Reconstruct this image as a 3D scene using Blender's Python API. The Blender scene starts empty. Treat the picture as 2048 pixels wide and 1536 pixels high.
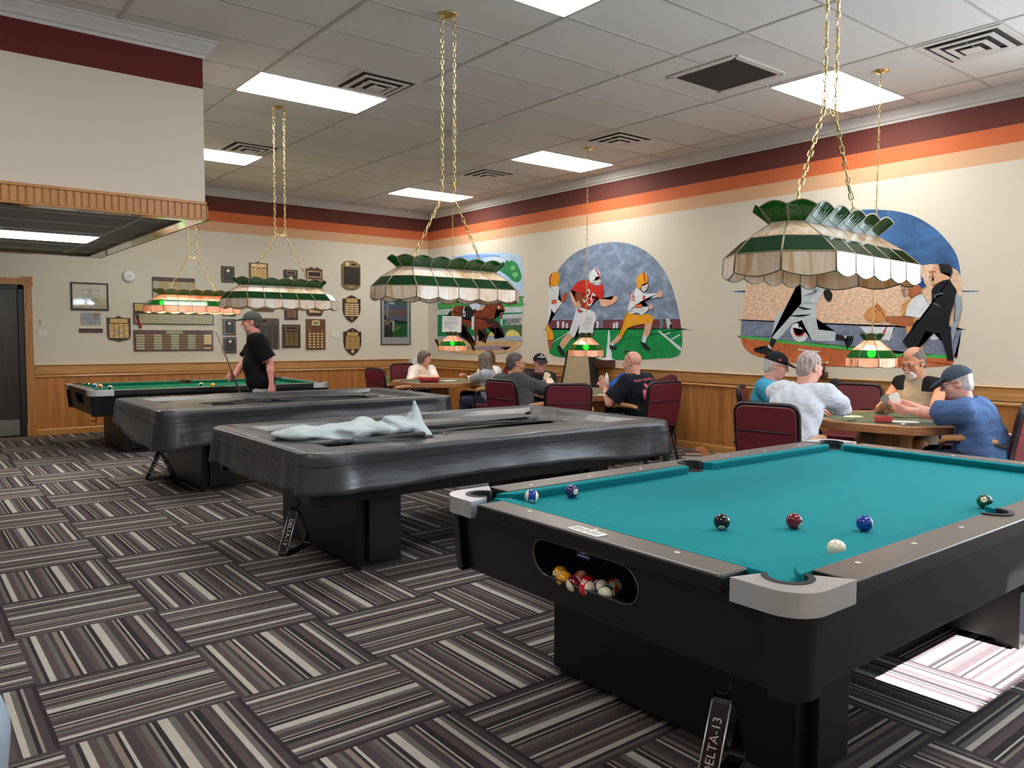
# A billiard and card room: four pool tables, three card tables, murals, award plaques and twelve people.
# World frame: metres; x = 0 is the mural wall, y = 0 the plaque wall, the camera stands at negative x and y.
import bpy, math, random
import numpy as np
from mathutils import Vector, Matrix
from mathutils.bvhtree import BVHTree
SC = bpy.context.scene
COL = SC.collection
RNG = random.Random(7)
PI = math.pi

# ---------------------------------------------------------------- materials
def lin(c):
    c = c/255.0
    return c/12.92 if c <= 0.04045 else ((c+0.055)/1.055)**2.4
def rgb(r, g, b): return (lin(r), lin(g), lin(b), 1.0)
MATS = {}
class NT:
    def __init__(s, name):
        s.m = bpy.data.materials.new(name); s.m.use_nodes = True
        s.t = s.m.node_tree; s.N = s.t.nodes; s.L = s.t.links
        s.bsdf = s.N['Principled BSDF']; s.out = s.N['Material Output']
    def n(s, kind, **kw):
        x = s.N.new(kind)
        for k, v in kw.items(): setattr(x, k, v)
        return x
    def link(s, a, b): s.L.new(a, b)
    def val(s, sock, v):
        if hasattr(v, 'is_output') or isinstance(v, bpy.types.NodeSocket): s.L.new(v, sock)
        else: sock.default_value = v
    def math(s, op, a, b=None, c=None):
        x = s.n('ShaderNodeMath', operation=op)
        s.val(x.inputs[0], a)
        if b is not None: s.val(x.inputs[1], b)
        if c is not None: s.val(x.inputs[2], c)
        return x.outputs[0]
    def mix(s, f, a, b):
        x = s.n('ShaderNodeMix', data_type='RGBA')
        s.val(x.inputs[0], f); s.val(x.inputs[6], a); s.val(x.inputs[7], b)
        return x.outputs[2]
    def coords(s, which='Object'): return s.n('ShaderNodeTexCoord').outputs[which]
    def mapping(s, vec, scale=(1, 1, 1), rot=(0, 0, 0), loc=(0, 0, 0)):
        x = s.n('ShaderNodeMapping'); s.link(vec, x.inputs[0])
        x.inputs['Scale'].default_value = scale; x.inputs['Rotation'].default_value = rot; x.inputs['Location'].default_value = loc
        return x.outputs[0]
    def noise(s, vec, scale=5, detail=2, rough=0.5, dist=0):
        x = s.n('ShaderNodeTexNoise'); s.link(vec, x.inputs['Vector'])
        x.inputs['Scale'].default_value = scale; x.inputs['Detail'].default_value = detail
        x.inputs['Roughness'].default_value = rough; x.inputs['Distortion'].default_value = dist
        return x.outputs[0]
    def ramp(s, f, stops, mode='LINEAR'):
        x = s.n('ShaderNodeValToRGB'); s.link(f, x.inputs[0]); cr = x.color_ramp; cr.interpolation = mode
        while len(cr.elements) > 1: cr.elements.remove(cr.elements[-1])
        cr.elements[0].position = stops[0][0]; cr.elements[0].color = stops[0][1]
        for p, c in stops[1:]:
            e = cr.elements.new(p); e.color = c
        return x.outputs[0]
    def bump(s, h, strength=0.2, dist=0.01):
        x = s.n('ShaderNodeBump'); s.link(h, x.inputs['Height'])
        x.inputs['Strength'].default_value = strength; x.inputs['Distance'].default_value = dist
        s.link(x.outputs[0], s.bsdf.inputs['Normal']); return x.outputs[0]
    def done(s, rough=0.5, metal=0.0, spec=0.5, color=None, coat=0.0):
        b = s.bsdf
        b.inputs['Roughness'].default_value = rough; b.inputs['Metallic'].default_value = metal
        b.inputs['Specular IOR Level'].default_value = spec
        if coat: b.inputs['Coat Weight'].default_value = coat; b.inputs['Coat Roughness'].default_value = 0.08
        if color is not None: s.val(b.inputs['Base Color'], color)
        return s.m
def flat(name, c, rough=0.5, metal=0.0, spec=0.5, var=0.06, scale=12.0, bump=0.0, bscale=60.0, coat=0.0):
    """One coloured surface with a little procedural unevenness."""
    if name in MATS: return MATS[name]
    t = NT(name); v = t.coords(); f = t.noise(v, scale, 3)
    col = rgb(*c); k = 1-var; k2 = 1+var
    a = (col[0]*k, col[1]*k, col[2]*k, 1); b = (min(1, col[0]*k2), min(1, col[1]*k2), min(1, col[2]*k2), 1)
    if bump: t.bump(t.noise(v, bscale, 3), bump, 0.004)
    MATS[name] = t.done(rough, metal, spec, t.mix(f, a, b), coat); return MATS[name]
def wood(name, c1, c2, scale=(30, 30, 1.5), rough=0.35, coat=0.2, planks=None):
    """Grain runs along the axis with the small scale. planks = (axis, width) shades boards and cuts grooves."""
    if name in MATS: return MATS[name]
    t = NT(name); v = t.coords(); mv = t.mapping(v, scale)
    g = t.noise(mv, 1.6, 5, 0.6, 1.2)
    col = t.ramp(g, [(0.28, rgb(*c2)), (0.5, rgb(*[(a+b)/2 for a, b in zip(c1, c2)])), (0.72, rgb(*c1))])
    if planks:
        ax, w = planks
        sp = t.n('ShaderNodeSeparateXYZ'); t.link(v, sp.inputs[0])
        q = t.math('DIVIDE', sp.outputs[ax], w); fl = t.math('FLOOR', q); fr = t.math('FRACT', q)
        wn = t.n('ShaderNodeTexWhiteNoise', noise_dimensions='1D'); t.link(fl, wn.inputs['W'])
        k = t.math('MULTIPLY_ADD', wn.outputs[0], 0.3, 0.82)
        hv = t.n('ShaderNodeMix', data_type='RGBA', blend_type='MULTIPLY'); hv.inputs[0].default_value = 1
        t.link(col, hv.inputs[6]); cc = t.n('ShaderNodeCombineColor')
        for i in range(3): t.link(k, cc.inputs[i])
        t.link(cc.outputs[0], hv.inputs[7]); col = hv.outputs[2]
        gr = t.math('GREATER_THAN', t.math('ABSOLUTE', t.math('SUBTRACT', fr, 0.5)), 0.47)
        t.bump(t.math('SUBTRACT', 1.0, gr), 0.6, 0.004)
    MATS[name] = t.done(rough, 0, 0.5, col, coat); return MATS[name]
def emit(name, c, strength):
    if name in MATS: return MATS[name]
    t = NT(name); e = t.n('ShaderNodeEmission'); e.inputs[0].default_value = rgb(*c); e.inputs[1].default_value = strength
    t.link(e.outputs[0], t.out.inputs[0]); MATS[name] = t.m; return t.m

# ---------------------------------------------------------------- objects
def tag(o, label, cat, group=None, kind=None):
    if label: o['label'] = label
    if cat: o['category'] = cat
    if group: o['group'] = group
    if kind: o['kind'] = kind
    return o
def thing(name, label, cat, loc=(0, 0, 0), rz=0.0, group=None):
    o = bpy.data.objects.new(name, None); COL.objects.link(o); o.empty_display_size = 0.1
    o.location = loc; o.rotation_euler = (0, 0, rz); return tag(o, label, cat, group)
def kids(o): return [c for c in KIDS.get(o.name, [])]
KIDS = {}
def setpar(o, p):
    if p is not None:
        o.parent = p; KIDS.setdefault(p.name, []).append(o)
def dup(o, loc=None, rz=None, label=None, parent=None):
    c = o.copy(); COL.objects.link(c)
    if loc is not None: c.location = loc
    if rz is not None: c.rotation_euler = (0, 0, rz)
    if label: c['label'] = label
    if parent is not None: setpar(c, parent)
    for k in kids(o): dup(k, parent=c)
    return c
def mesh_obj(name, verts, faces, mats, parent=None, smooth=False, midx=None, bevel=0, bseg=2, loc=None):
    me = bpy.data.meshes.new(name); me.from_pydata([tuple(v) for v in verts], [], [tuple(f) for f in faces])
    if not isinstance(mats, (list, tuple)): mats = [mats]
    for m in mats: me.materials.append(m)
    if midx is not None and len(midx): me.polygons.foreach_set('material_index', list(midx))
    if smooth: me.polygons.foreach_set('use_smooth', [True]*len(me.polygons))
    me.update(); me.validate()
    o = bpy.data.objects.new(name, me); COL.objects.link(o)
    if loc is not None: o.location = loc
    if bevel:
        b = o.modifiers.new('bevel', 'BEVEL'); b.width = bevel; b.segments = bseg; b.limit_method = 'ANGLE'; b.angle_limit = 0.6
    setpar(o, parent); return o
class MB:
    """Collects shapes into one mesh."""
    def __init__(s): s.v = []; s.f = []; s.m = []
    def add(s, vs, fs, mi=0):
        b = len(s.v); s.v += [tuple(v) for v in vs]
        for f in fs: s.f.append(tuple(b+i for i in f)); s.m.append(mi)
        return s
    def box(s, a, b, mi=0):
        x0, y0, z0 = a; x1, y1, z1 = b
        vs = [(x0, y0, z0), (x1, y0, z0), (x1, y1, z0), (x0, y1, z0), (x0, y0, z1), (x1, y0, z1), (x1, y1, z1), (x0, y1, z1)]
        return s.add(vs, [(3, 2, 1, 0), (4, 5, 6, 7), (0, 1, 5, 4), (1, 2, 6, 5), (2, 3, 7, 6), (3, 0, 4, 7)], mi)
    def cbox(s, c, d, mi=0): return s.box([c[i]-d[i]/2 for i in range(3)], [c[i]+d[i]/2 for i in range(3)], mi)
    def loft(s, rings, mi=0, caps=True, closed=True):
        n = len(rings[0]); vs = [p for r in rings for p in r]; fs = []
        for k in range(len(rings)-1):
            for i in range(n if closed else n-1):
                j = (i+1) % n; fs.append((k*n+i, k*n+j, (k+1)*n+j, (k+1)*n+i))
        if caps: fs.append(tuple(reversed(range(n)))); fs.append(tuple((len(rings)-1)*n+i for i in range(n)))
        return s.add(vs, fs, mi)
    def prism(s, poly, z0, z1, mi=0, f=None):
        """poly in (a, b); f maps (a, b, c) to space, c running z0..z1."""
        f = f or (lambda a, b, c: (a, b, c))
        return s.loft([[f(a, b, z0) for a, b in poly], [f(a, b, z1) for a, b in poly]], mi)
    def tube(s, pts, r, n=8, mi=0, caps=True, closed=False):
        pts = [Vector(p) for p in pts]; m = len(pts); rs = r if isinstance(r, (list, tuple)) else [r]*m
        rings = []; up = None
        for i in range(m):
            if closed: d = pts[(i+1) % m]-pts[i-1]
            else: d = pts[min(i+1, m-1)]-pts[max(i-1, 0)]
            d.normalize()
            if up is None: up = Vector((0, 0, 1)) if abs(d.z) < 0.9 else Vector((1, 0, 0))
            x = up-d*up.dot(d)
            if x.length < 1e-6: x = d.orthogonal()
            x.normalize(); up = x; y = d.cross(x)
            rings.append([pts[i]+(x*math.cos(2*PI*k/n)+y*math.sin(2*PI*k/n))*rs[i] for k in range(n)])
        if closed: rings.append(rings[0]); caps = False
        return s.loft(rings, mi, caps)
    def lathe(s, prof, n=16, c=(0, 0, 0), mi=0, caps=True):
        return s.loft([[(c[0]+r*math.cos(2*PI*k/n), c[1]+r*math.sin(2*PI*k/n), c[2]+z) for k in range(n)] for r, z in prof], mi, caps)
    def sphere(s, c, r, n=16, m=10, mi=0):
        r = r if isinstance(r, (list, tuple)) else (r, r, r)
        rings = [[(c[0]+r[0]*math.sin(PI*(j+0.02)/(m+0.04))*math.cos(2*PI*k/n), c[1]+r[1]*math.sin(PI*(j+0.02)/(m+0.04))*math.sin(2*PI*k/n), c[2]-r[2]*math.cos(PI*(j+0.02)/(m+0.04))) for k in range(n)] for j in range(m+1)]
        return s.loft(rings, mi, True)
    def torus(s, c, R, r, n=24, m=8, mi=0, ax=2):
        pts = []
        for k in range(n):
            a = 2*PI*k/n; p = [0, 0, 0]; p[(ax+1) % 3] = R*math.cos(a); p[(ax+2) % 3] = R*math.sin(a)
            pts.append((c[0]+p[0], c[1]+p[1], c[2]+p[2]))
        return s.tube(pts, r, m, mi, closed=True)
    def build(s, name, mats, parent=None, smooth=False, bevel=0, bseg=2, loc=None):
        return mesh_obj(name, s.v, s.f, mats, parent, smooth, s.m, bevel, bseg, loc)
def smooth_by_angle(o, ang=0.7):
    me = o.data; n = len(me.polygons); me.polygons.foreach_set('use_smooth', [True]*n)
    edges = {}
    for p in me.polygons:
        for k in p.edge_keys: edges.setdefault(k, []).append(p.normal.copy())
    sharp = [len(edges.get(tuple(sorted(e.vertices)), [])) != 2 or edges[tuple(sorted(e.vertices))][0].angle(edges[tuple(sorted(e.vertices))][1], 0) > ang for e in me.edges]
    at = me.attributes.new('sharp_edge', 'BOOLEAN', 'EDGE'); at.data.foreach_set('value', sharp)
    return o
def arc(cx, cy, r, a0, a1, n=8):
    return [(cx+r*math.cos(math.radians(a0+(a1-a0)*i/n)), cy+r*math.sin(math.radians(a0+(a1-a0)*i/n))) for i in range(n+1)]
def rrect(x0, y0, x1, y1, r, n=5):
    return arc(x1-r, y1-r, r, 0, 90, n)+arc(x0+r, y1-r, r, 90, 180, n)+arc(x0+r, y0+r, r, 180, 270, n)+arc(x1-r, y0+r, r, 270, 360, n)
def spline(pts, n=6, closed=True):
    """Catmull-Rom through 2-D points."""
    q = []
    for i, p in enumerate(pts):                                     # keep sharp corners sharp
        a, b = Vector(p)-Vector(pts[i-1]), Vector(pts[(i+1) % len(pts)])-Vector(p)
        q += [p, p] if a.length > 1e-9 and b.length > 1e-9 and a.angle(b) > 0.95 else [p]
    pts = q; m = len(pts); out = []
    for i in range(m):
        p0, p1, p2, p3 = pts[i-1], pts[i], pts[(i+1) % m], pts[(i+2) % m]
        for k in range(n):
            t = k/n
            out.append(tuple(0.5*((2*b)+(-a+c)*t+(2*a-5*b+4*c-d)*t*t+(-a+3*b-3*c+d)*t**3) for a, b, c, d in zip(p0, p1, p2, p3)))
    return out
_TXT = {}
def text_mesh(s, size=1.0, extr=0.0, shear=0.0, align='CENTER'):
    """(verts, faces) of flat lettering in x/y, centred."""
    key = (s, size, extr, shear)
    if key in _TXT: return _TXT[key]
    cu = bpy.data.curves.new('lettering', 'FONT'); cu.body = s; cu.size = size; cu.extrude = extr; cu.shear = shear
    cu.align_x = align; cu.align_y = 'CENTER'; cu.resolution_u = 3
    o = bpy.data.objects.new('lettering', cu); COL.objects.link(o)
    dg = bpy.context.evaluated_depsgraph_get(); me = bpy.data.meshes.new_from_object(o.evaluated_get(dg))
    r = ([tuple(v.co) for v in me.vertices], [tuple(p.vertices) for p in me.polygons])
    bpy.data.objects.remove(o); bpy.data.meshes.remove(me); _TXT[key] = r; return r
def lettering(s, size, mp, mat, parent=None, name='lettering', shear=0.0):
    """mp maps (x, y) of the text plane to the parent's space."""
    v, f = text_mesh(s, size, 0, shear)
    return mesh_obj(name, [mp(a, b) for a, b, _ in v], f, mat, parent)
# measured outlines (metres on the plaque wall; millimetres on the mural wall)
BOXES = {'certificate': (-5.866, 1.734, -5.391, 2.121), 'silver_sign': (-5.749, 1.528, -5.496, 1.7), 'maroon_strip': (-5.776, 1.418, -5.474, 1.476), 'square_shield': (-5.419, 1.289, -5.108, 1.663), 'round_box': (-5.195, 2.15, -5.035, 2.323), 'board_top': (-4.798, 1.943, -4.19, 2.246), 'board_mid': (-5.065, 1.547, -3.918, 1.856), 'board_low': (-5.07, 1.151, -3.93, 1.461), 'flag': (-5.054, 1.476, -4.965, 1.7), 'dark1': (-3.789, 2.213, -3.583, 2.464), 'dark2': (-3.78, 1.689, -3.573, 1.939), 'dark3': (-3.78, 1.393, -3.578, 1.644), 'dark4': (-3.775, 1.108, -3.571, 1.361), 'tan_roster': (-3.35, 2.098, -3.044, 2.572), 'brown_wide': (-3.3, 1.772, -2.955, 2.037), 'disc_plaque': (-2.779, 2.111, -2.545, 2.464), 'two_col': (-2.774, 1.649, -2.546, 2.037), 'notch': (-2.394, 1.722, -2.104, 2.535), 'grey_big': (-3.406, 1.166, -2.869, 1.666), 'dark_square': (-2.816, 1.187, -2.506, 1.568), 'wood_green': (-2.405, 1.154, -2.062, 1.667), 'switch3': (-1.963, 1.345, -1.8, 1.475), 'tall_oval': (-1.752, 2.178, -1.393, 2.68), 'shield_a': (-1.734, 1.617, -1.397, 2.092), 'shield_b': (-1.724, 1.05, -1.386, 1.526), 'poster': (-0.997, 1.231, -0.388, 2.258), 'switch2': (-6.286, 1.34, -6.169, 1.463), 'thermo': (-6.242, 1.525, -6.205, 1.604)}
MURALS = [
 ('football_mural', 'wall painting of three football players running on a green field under a blue-grey dome sky', [
  ('painted_sky', [
   ('sky', 1, [(-3426,1502),(-3412,1717),(-3436,1930),(-3493,2184),(-3619,2388),(-3886,2571),(-4223,2673),(-4600,2707),(-4907,2682),(-5185,2605),(-5454,2460),(-5683,2237),(-5829,1977),(-5936,1663),(-5962,1496)]),
  ]),
  ('painted_stand', [
   ('maroon', 0, [(-3424,1641),(-5944,1627),(-5972,1492),(-3426,1491)]),
   ('white', 1, [(-3599,1622),(-3646,1626),(-3650,1572),(-3630,1502),(-3605,1502)]),
   ('white', 1, [(-3713,1614),(-3759,1618),(-3764,1564),(-3744,1501),(-3719,1502)]),
   ('white', 1, [(-3797,1589),(-3842,1593),(-3847,1540),(-3827,1501),(-3802,1501)]),
   ('white', 1, [(-4441,1613),(-4483,1617),(-4488,1566),(-4470,1500),(-4447,1500)]),
   ('white', 1, [(-4767,1584),(-4806,1587),(-4811,1538),(-4793,1499),(-4772,1499)]),
   ('white', 1, [(-4821,1596),(-4860,1600),(-4864,1550),(-4848,1499),(-4826,1499)]),
   ('slate', 1, [(-5609,1625),(-5649,1631),(-5674,1582),(-5644,1484),(-5612,1484)]),
   ('palegrey', 1, [(-5712,1630),(-5759,1641),(-5807,1568),(-5777,1544),(-5794,1466),(-5755,1460),(-5730,1545)]),
   ('slate', 1, [(-4488,1672),(-4563,1685),(-4579,1592),(-4566,1499),(-4500,1499)]),
  ]),
  ('painted_field', [
   ('field', 1, [(-3426,1495),(-4804,1499),(-5972,1498),(-5986,1376),(-5977,1257),(-5940,1172),(-5817,1133),(-5628,1122),(-5334,1098),(-4812,1078),(-4248,1068),(-3845,1083),(-3571,1097),(-3430,1151)]),
   ('white', 0, [(-4679,1486),(-4701,1486),(-4761,1080),(-4640,1074)]),
   ('white', 0, [(-5585,1472),(-5624,1472),(-5977,1263),(-5969,1218)]),
   ('white', 0, [(-5789,1365),(-5949,1438),(-5955,1424),(-5812,1356)]),
   ('white', 0, [(-5669,1423),(-5794,1466),(-5802,1455),(-5688,1416)]),
   ('white', 0, [(-3901,1484),(-3930,1482),(-3526,1310),(-3496,1305)]),
  ]),
  ('left_player', [
   ('skinred', 1, [(-3390,1359),(-3521,1345),(-3479,1245),(-3437,1166),(-3414,1244)]),
   ('gold', 1, [(-3348,1577),(-3425,1538),(-3498,1481),(-3536,1346),(-3395,1342),(-3368,1445)]),
   ('white', 1, [(-3422,2159),(-3632,2156),(-3656,2085),(-3624,1953),(-3713,1901),(-3626,1798),(-3546,1740),(-3459,1809),(-3467,1716),(-3388,1571),(-3411,1846)]),
   ('redband', 0, [(-3468,1941),(-3590,1951),(-3600,1897),(-3480,1884)]),
   ('gold', 0, [(-3473,1921),(-3595,1930),(-3597,1917),(-3477,1906)]),
   ('skinred', 1, [(-3688,1920),(-3712,2006),(-3799,2047),(-3833,1988),(-3755,1904)]),
   ('gold', 1, [(-3420,2166),(-3423,2286),(-3491,2353),(-3577,2362),(-3653,2316),(-3658,2246),(-3613,2157),(-3515,2143)]),
   ('redband', 0, [(-3420,2173),(-3427,2300),(-3474,2349),(-3491,2342),(-3453,2285),(-3459,2164)]),
  ]),
  ('centre_player', [
   ('skin', 1, [(-3881,1459),(-3984,1397),(-3903,1348),(-3785,1242),(-3727,1206),(-3659,1255),(-3737,1361)]),
   ('white', 1, [(-3659,1269),(-3739,1235),(-3719,1189),(-3672,1208)]),
   ('black', 1, [(-3621,1250),(-3676,1265),(-3744,1193),(-3808,1117),(-3741,1105),(-3652,1170)]),
   ('black', 1, [(-3960,1383),(-4044,1443),(-4095,1398),(-4015,1346)]),
   ('white', 1, [(-4018,1823),(-4256,1791),(-4411,1734),(-4443,1633),(-4379,1560),(-4317,1628),(-4164,1657),(-4112,1555),(-3984,1384),(-3877,1446),(-3941,1598),(-3996,1707)]),
   ('redband', 1, [(-4049,1795),(-4099,1774),(-4237,1730),(-4079,1747)]),
   ('skin', 1, [(-3905,2075),(-3999,2050),(-4005,1913),(-4127,1902),(-4122,1828),(-4018,1823),(-3936,1915),(-3890,2027)]),
   ('skin', 1, [(-4493,1931),(-4580,1948),(-4734,1904),(-4805,1973),(-4850,1939),(-4842,1885),(-4747,1845),(-4616,1818),(-4526,1837)]),
   ('jersey', 1, [(-3913,2081),(-4073,2197),(-4288,2200),(-4347,2130),(-4480,2110),(-4551,2140),(-4585,2079),(-4579,1945),(-4495,1922),(-4467,1978),(-4412,1914),(-4276,1781),(-4158,1813),(-4037,1905),(-4076,1993),(-3995,2050)]),
   ('brown', 1, [(-3995,2016),(-4105,2046),(-4219,1920),(-4161,1824),(-4037,1891)]),
   ('skin', 1, [(-4017,1885),(-4077,1918),(-4127,1848),(-4078,1808)]),
   ('skin', 1, [(-4336,2211),(-4402,2260),(-4512,2248),(-4507,2173),(-4423,2126),(-4347,2143)]),
   ('white', 1, [(-4300,2172),(-4295,2280),(-4359,2348),(-4439,2354),(-4505,2301),(-4520,2234),(-4431,2245),(-4403,2194),(-4354,2146)]),
   ('redband', 0, [(-4401,2353),(-4435,2349),(-4500,2275),(-4497,2235),(-4471,2243),(-4462,2283)]),
   ('white', 0, [(-4369,2182),(-4524,2190),(-4528,2169),(-4377,2160)]),
   ('white', 0, [(-4404,2151),(-4521,2153),(-4514,2135),(-4412,2132)]),
  ]),
  ('right_player', [
   ('skin', 1, [(-5360,1585),(-5495,1583),(-5446,1435),(-5398,1391),(-5324,1409),(-5350,1497)]),
   ('white', 1, [(-5330,1422),(-5404,1400),(-5373,1316),(-5312,1331)]),
   ('black', 1, [(-5285,1336),(-5329,1328),(-5396,1297),(-5467,1230),(-5414,1220),(-5330,1265)]),
   ('skin', 1, [(-4886,1440),(-4946,1385),(-4865,1317),(-4794,1283),(-4757,1322),(-4821,1381)]),
   ('white', 1, [(-4757,1331),(-4808,1290),(-4769,1263),(-4739,1279)]),
   ('black', 1, [(-4710,1291),(-4754,1276),(-4866,1252),(-4831,1219),(-4733,1224)]),
   ('gold', 1, [(-4980,1652),(-5051,1738),(-5152,1707),(-5254,1686),(-5355,1697),(-5470,1685),(-5517,1633),(-5489,1581),(-5324,1570),(-5124,1538),(-5021,1492),(-4946,1372),(-4885,1421),(-4938,1511)]),
   ('white', 1, [(-5196,2053),(-5281,2014),(-5352,1971),(-5578,1965),(-5574,1914),(-5354,1894),(-5304,1873),(-5313,1800),(-5422,1798),(-5429,1758),(-5305,1692),(-5237,1722),(-5121,1711),(-5044,1738),(-5080,1855),(-5104,1955)]),
   ('redband', 0, [(-5184,1829),(-5302,1838),(-5311,1788),(-5198,1778)]),
   ('gold', 0, [(-5189,1811),(-5305,1821),(-5309,1805),(-5195,1796)]),
   ('redband', 0, [(-5323,1947),(-5360,1946),(-5361,1881),(-5328,1876)]),
   ('skin', 1, [(-5562,1963),(-5616,2016),(-5667,1959),(-5643,1909),(-5571,1918)]),
   ('skin', 1, [(-5419,1793),(-5462,1841),(-5504,1793),(-5469,1754)]),
   ('skin', 1, [(-5279,2114),(-5396,2112),(-5400,2044),(-5340,1994),(-5281,2034)]),
   ('gold', 1, [(-5213,2071),(-5208,2165),(-5252,2225),(-5327,2248),(-5389,2205),(-5399,2118),(-5313,2095),(-5256,2027)]),
   ('redband', 0, [(-5315,2247),(-5343,2242),(-5372,2132),(-5347,2127)]),
   ('white', 0, [(-5280,2068),(-5406,2077),(-5403,2056),(-5291,2046)]),
   ('white', 0, [(-5298,2036),(-5394,2042),(-5375,2018),(-5322,2010)]),
  ]),
 ]),
 ('baseball_mural', 'wall painting of baseball pitcher, crouching catcher and black-suited umpire before a peach crowd', [
  ('painted_sky', [
   ('deepsky', 1, [(-6910,1947),(-6991,2248),(-7210,2501),(-7538,2644),(-7924,2721),(-8286,2715),(-8479,2692),(-8652,2656),(-8834,2583),(-9011,2457),(-9136,2321),(-9223,2184),(-9264,2022),(-9271,1850)]),
  ]),
  ('painted_crowd', [
   ('peach', 1, [(-6865,1586),(-6897,1871),(-6959,2113),(-7167,2206),(-7631,2205),(-8233,2178),(-8851,2111),(-9024,2112),(-9217,2050),(-9273,1948),(-9289,1727),(-9272,1505),(-8796,1501),(-8110,1539),(-7489,1573)]),
  ]),
  ('painted_wall', [
   ('bluewall', 1, [(-6855,1408),(-6865,1597),(-7489,1575),(-8110,1536),(-8796,1505),(-9294,1481),(-9279,1320),(-9236,1220),(-8806,1222),(-8191,1283),(-7429,1359)]),
  ]),
  ('painted_infield', [
   ('dirt', 1, [(-6855,1408),(-7429,1359),(-8191,1290),(-8702,1233),(-9236,1226),(-9227,1151),(-9060,1127),(-8547,1102),(-7976,1096),(-7502,1124),(-7092,1181),(-6913,1277)]),
   ('grass', 0, [(-6851,1424),(-7429,1369),(-8190,1307),(-8702,1248),(-9238,1245),(-9232,1210),(-8703,1219),(-8191,1273),(-7430,1337),(-6855,1396)]),
   ('white', 0, [(-7608,1276),(-7895,1254),(-7837,1241),(-7612,1260)]),
  ]),
  ('bunting', [
   ('white', 1, [(-7533,1554),(-7590,1562),(-7664,1569),(-7727,1459),(-7704,1385),(-7627,1355),(-7560,1380),(-7512,1467)]),
   ('redband', 1, [(-7546,1506),(-7576,1443),(-7620,1427),(-7663,1451),(-7683,1490),(-7695,1478),(-7668,1427),(-7621,1410),(-7568,1429),(-7541,1495)]),
   ('navy', 1, [(-7603,1558),(-7638,1561),(-7635,1522),(-7613,1514)]),
  ]),
  ('bunting', [
   ('white', 1, [(-8309,1514),(-8358,1522),(-8498,1513),(-8664,1513),(-8659,1439),(-8622,1368),(-8518,1391),(-8377,1454)]),
   ('redband', 0, [(-8578,1513),(-8593,1513),(-8557,1407),(-8529,1411)]),
   ('white', 1, [(-8968,1466),(-9107,1440),(-9094,1395),(-9037,1387),(-8985,1417)]),
  ]),
  ('pitcher', [
   ('black', 1, [(-7270,1398),(-7343,1376),(-7294,1284),(-7243,1320)]),
   ('white', 1, [(-7222,1299),(-7247,1324),(-7274,1263),(-7246,1271)]),
   ('black', 1, [(-7047,1268),(-7124,1269),(-7210,1305),(-7265,1265),(-7291,1256),(-7278,1185),(-7211,1203),(-7116,1218),(-7056,1239)]),
   ('black', 1, [(-8047,1440),(-8145,1423),(-8163,1365),(-8045,1379)]),
   ('white', 1, [(-8136,1421),(-8183,1422),(-8169,1380)]),
   ('black', 1, [(-8167,1418),(-8247,1414),(-8234,1355),(-8180,1283),(-8152,1346),(-8184,1380)]),
   ('greywhite', 1, [(-7620,2016),(-7886,2003),(-7889,1927),(-7878,1874),(-7817,1760),(-7812,1637),(-7850,1499),(-7956,1499),(-8051,1463),(-8042,1366),(-7919,1361),(-7785,1362),(-7714,1467),(-7648,1586),(-7537,1553),(-7418,1435),(-7354,1372),(-7269,1400),(-7303,1564),(-7336,1665),(-7426,1709),(-7610,1758),(-7636,1812)]),
   ('foldgrey', 1, [(-7636,1781),(-7721,1786),(-7806,1768),(-7722,1769)]),
   ('foldgrey', 1, [(-7584,1743),(-7672,1710),(-7758,1708),(-7655,1698)]),
   ('foldgrey', 1, [(-7499,1642),(-7631,1632),(-7759,1653),(-7640,1620)]),
   ('foldgrey', 1, [(-7650,1859),(-7752,1878),(-7869,1912),(-7753,1863)]),
   ('skin', 1, [(-7887,1973),(-7951,1971),(-7957,1924),(-7910,1912)]),
   ('black', 1, [(-7910,1912),(-7952,1925),(-7999,1861),(-7981,1801),(-7955,1785),(-7913,1826),(-7893,1881)]),
  ]),
  ('leg_guard', [
   ('tan', 1, [(-8914,1333),(-8943,1363),(-8956,1295),(-8924,1272)]),
  ]),
  ('catcher', [
   ('tan', 1, [(-8776,1516),(-8846,1565),(-8864,1531),(-8820,1454),(-8796,1443)]),
   ('darkskin', 1, [(-8566,1619),(-8668,1618),(-8772,1618),(-8861,1601),(-8856,1531),(-8787,1514),(-8663,1538),(-8574,1576)]),
   ('tan', 1, [(-8727,1717),(-8760,1747),(-8795,1777),(-8871,1806),(-8810,1730),(-8777,1630),(-8744,1628)]),
   ('white', 1, [(-8795,1731),(-8867,1812),(-8925,1837),(-8964,1786),(-8999,1733),(-9042,1649),(-9081,1570),(-8935,1572),(-8860,1598),(-8774,1622)]),
   ('mitt', 1, [(-8353,1639),(-8386,1694),(-8483,1749),(-8541,1708),(-8576,1658),(-8577,1588),(-8520,1568),(-8431,1569),(-8362,1606)]),
   ('brown', 0, [(-8426,1705),(-8438,1713),(-8489,1660),(-8481,1652)]),
   ('brown', 0, [(-8458,1728),(-8470,1733),(-8518,1675),(-8508,1667)]),
   ('darkskin', 1, [(-8796,1952),(-8878,1933),(-8918,1893),(-8918,1837),(-8822,1800),(-8789,1838),(-8795,1899)]),
   ('cage', 1, [(-8714,1945),(-8794,1954),(-8792,1838),(-8755,1812),(-8728,1842)]),
   ('dkgrey', 0, [(-8718,1918),(-8794,1922),(-8794,1916),(-8720,1910)]),
   ('dkgrey', 0, [(-8724,1879),(-8794,1884),(-8794,1878),(-8726,1871)]),
   ('dkgrey', 0, [(-8749,1947),(-8755,1947),(-8760,1815),(-8754,1815)]),
   ('royal', 1, [(-8800,1958),(-8867,2018),(-8913,2007),(-8937,1953),(-8937,1923),(-8961,1905),(-8924,1884),(-8878,1924),(-8833,1939)]),
  ]),
  ('umpire', [
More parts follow.
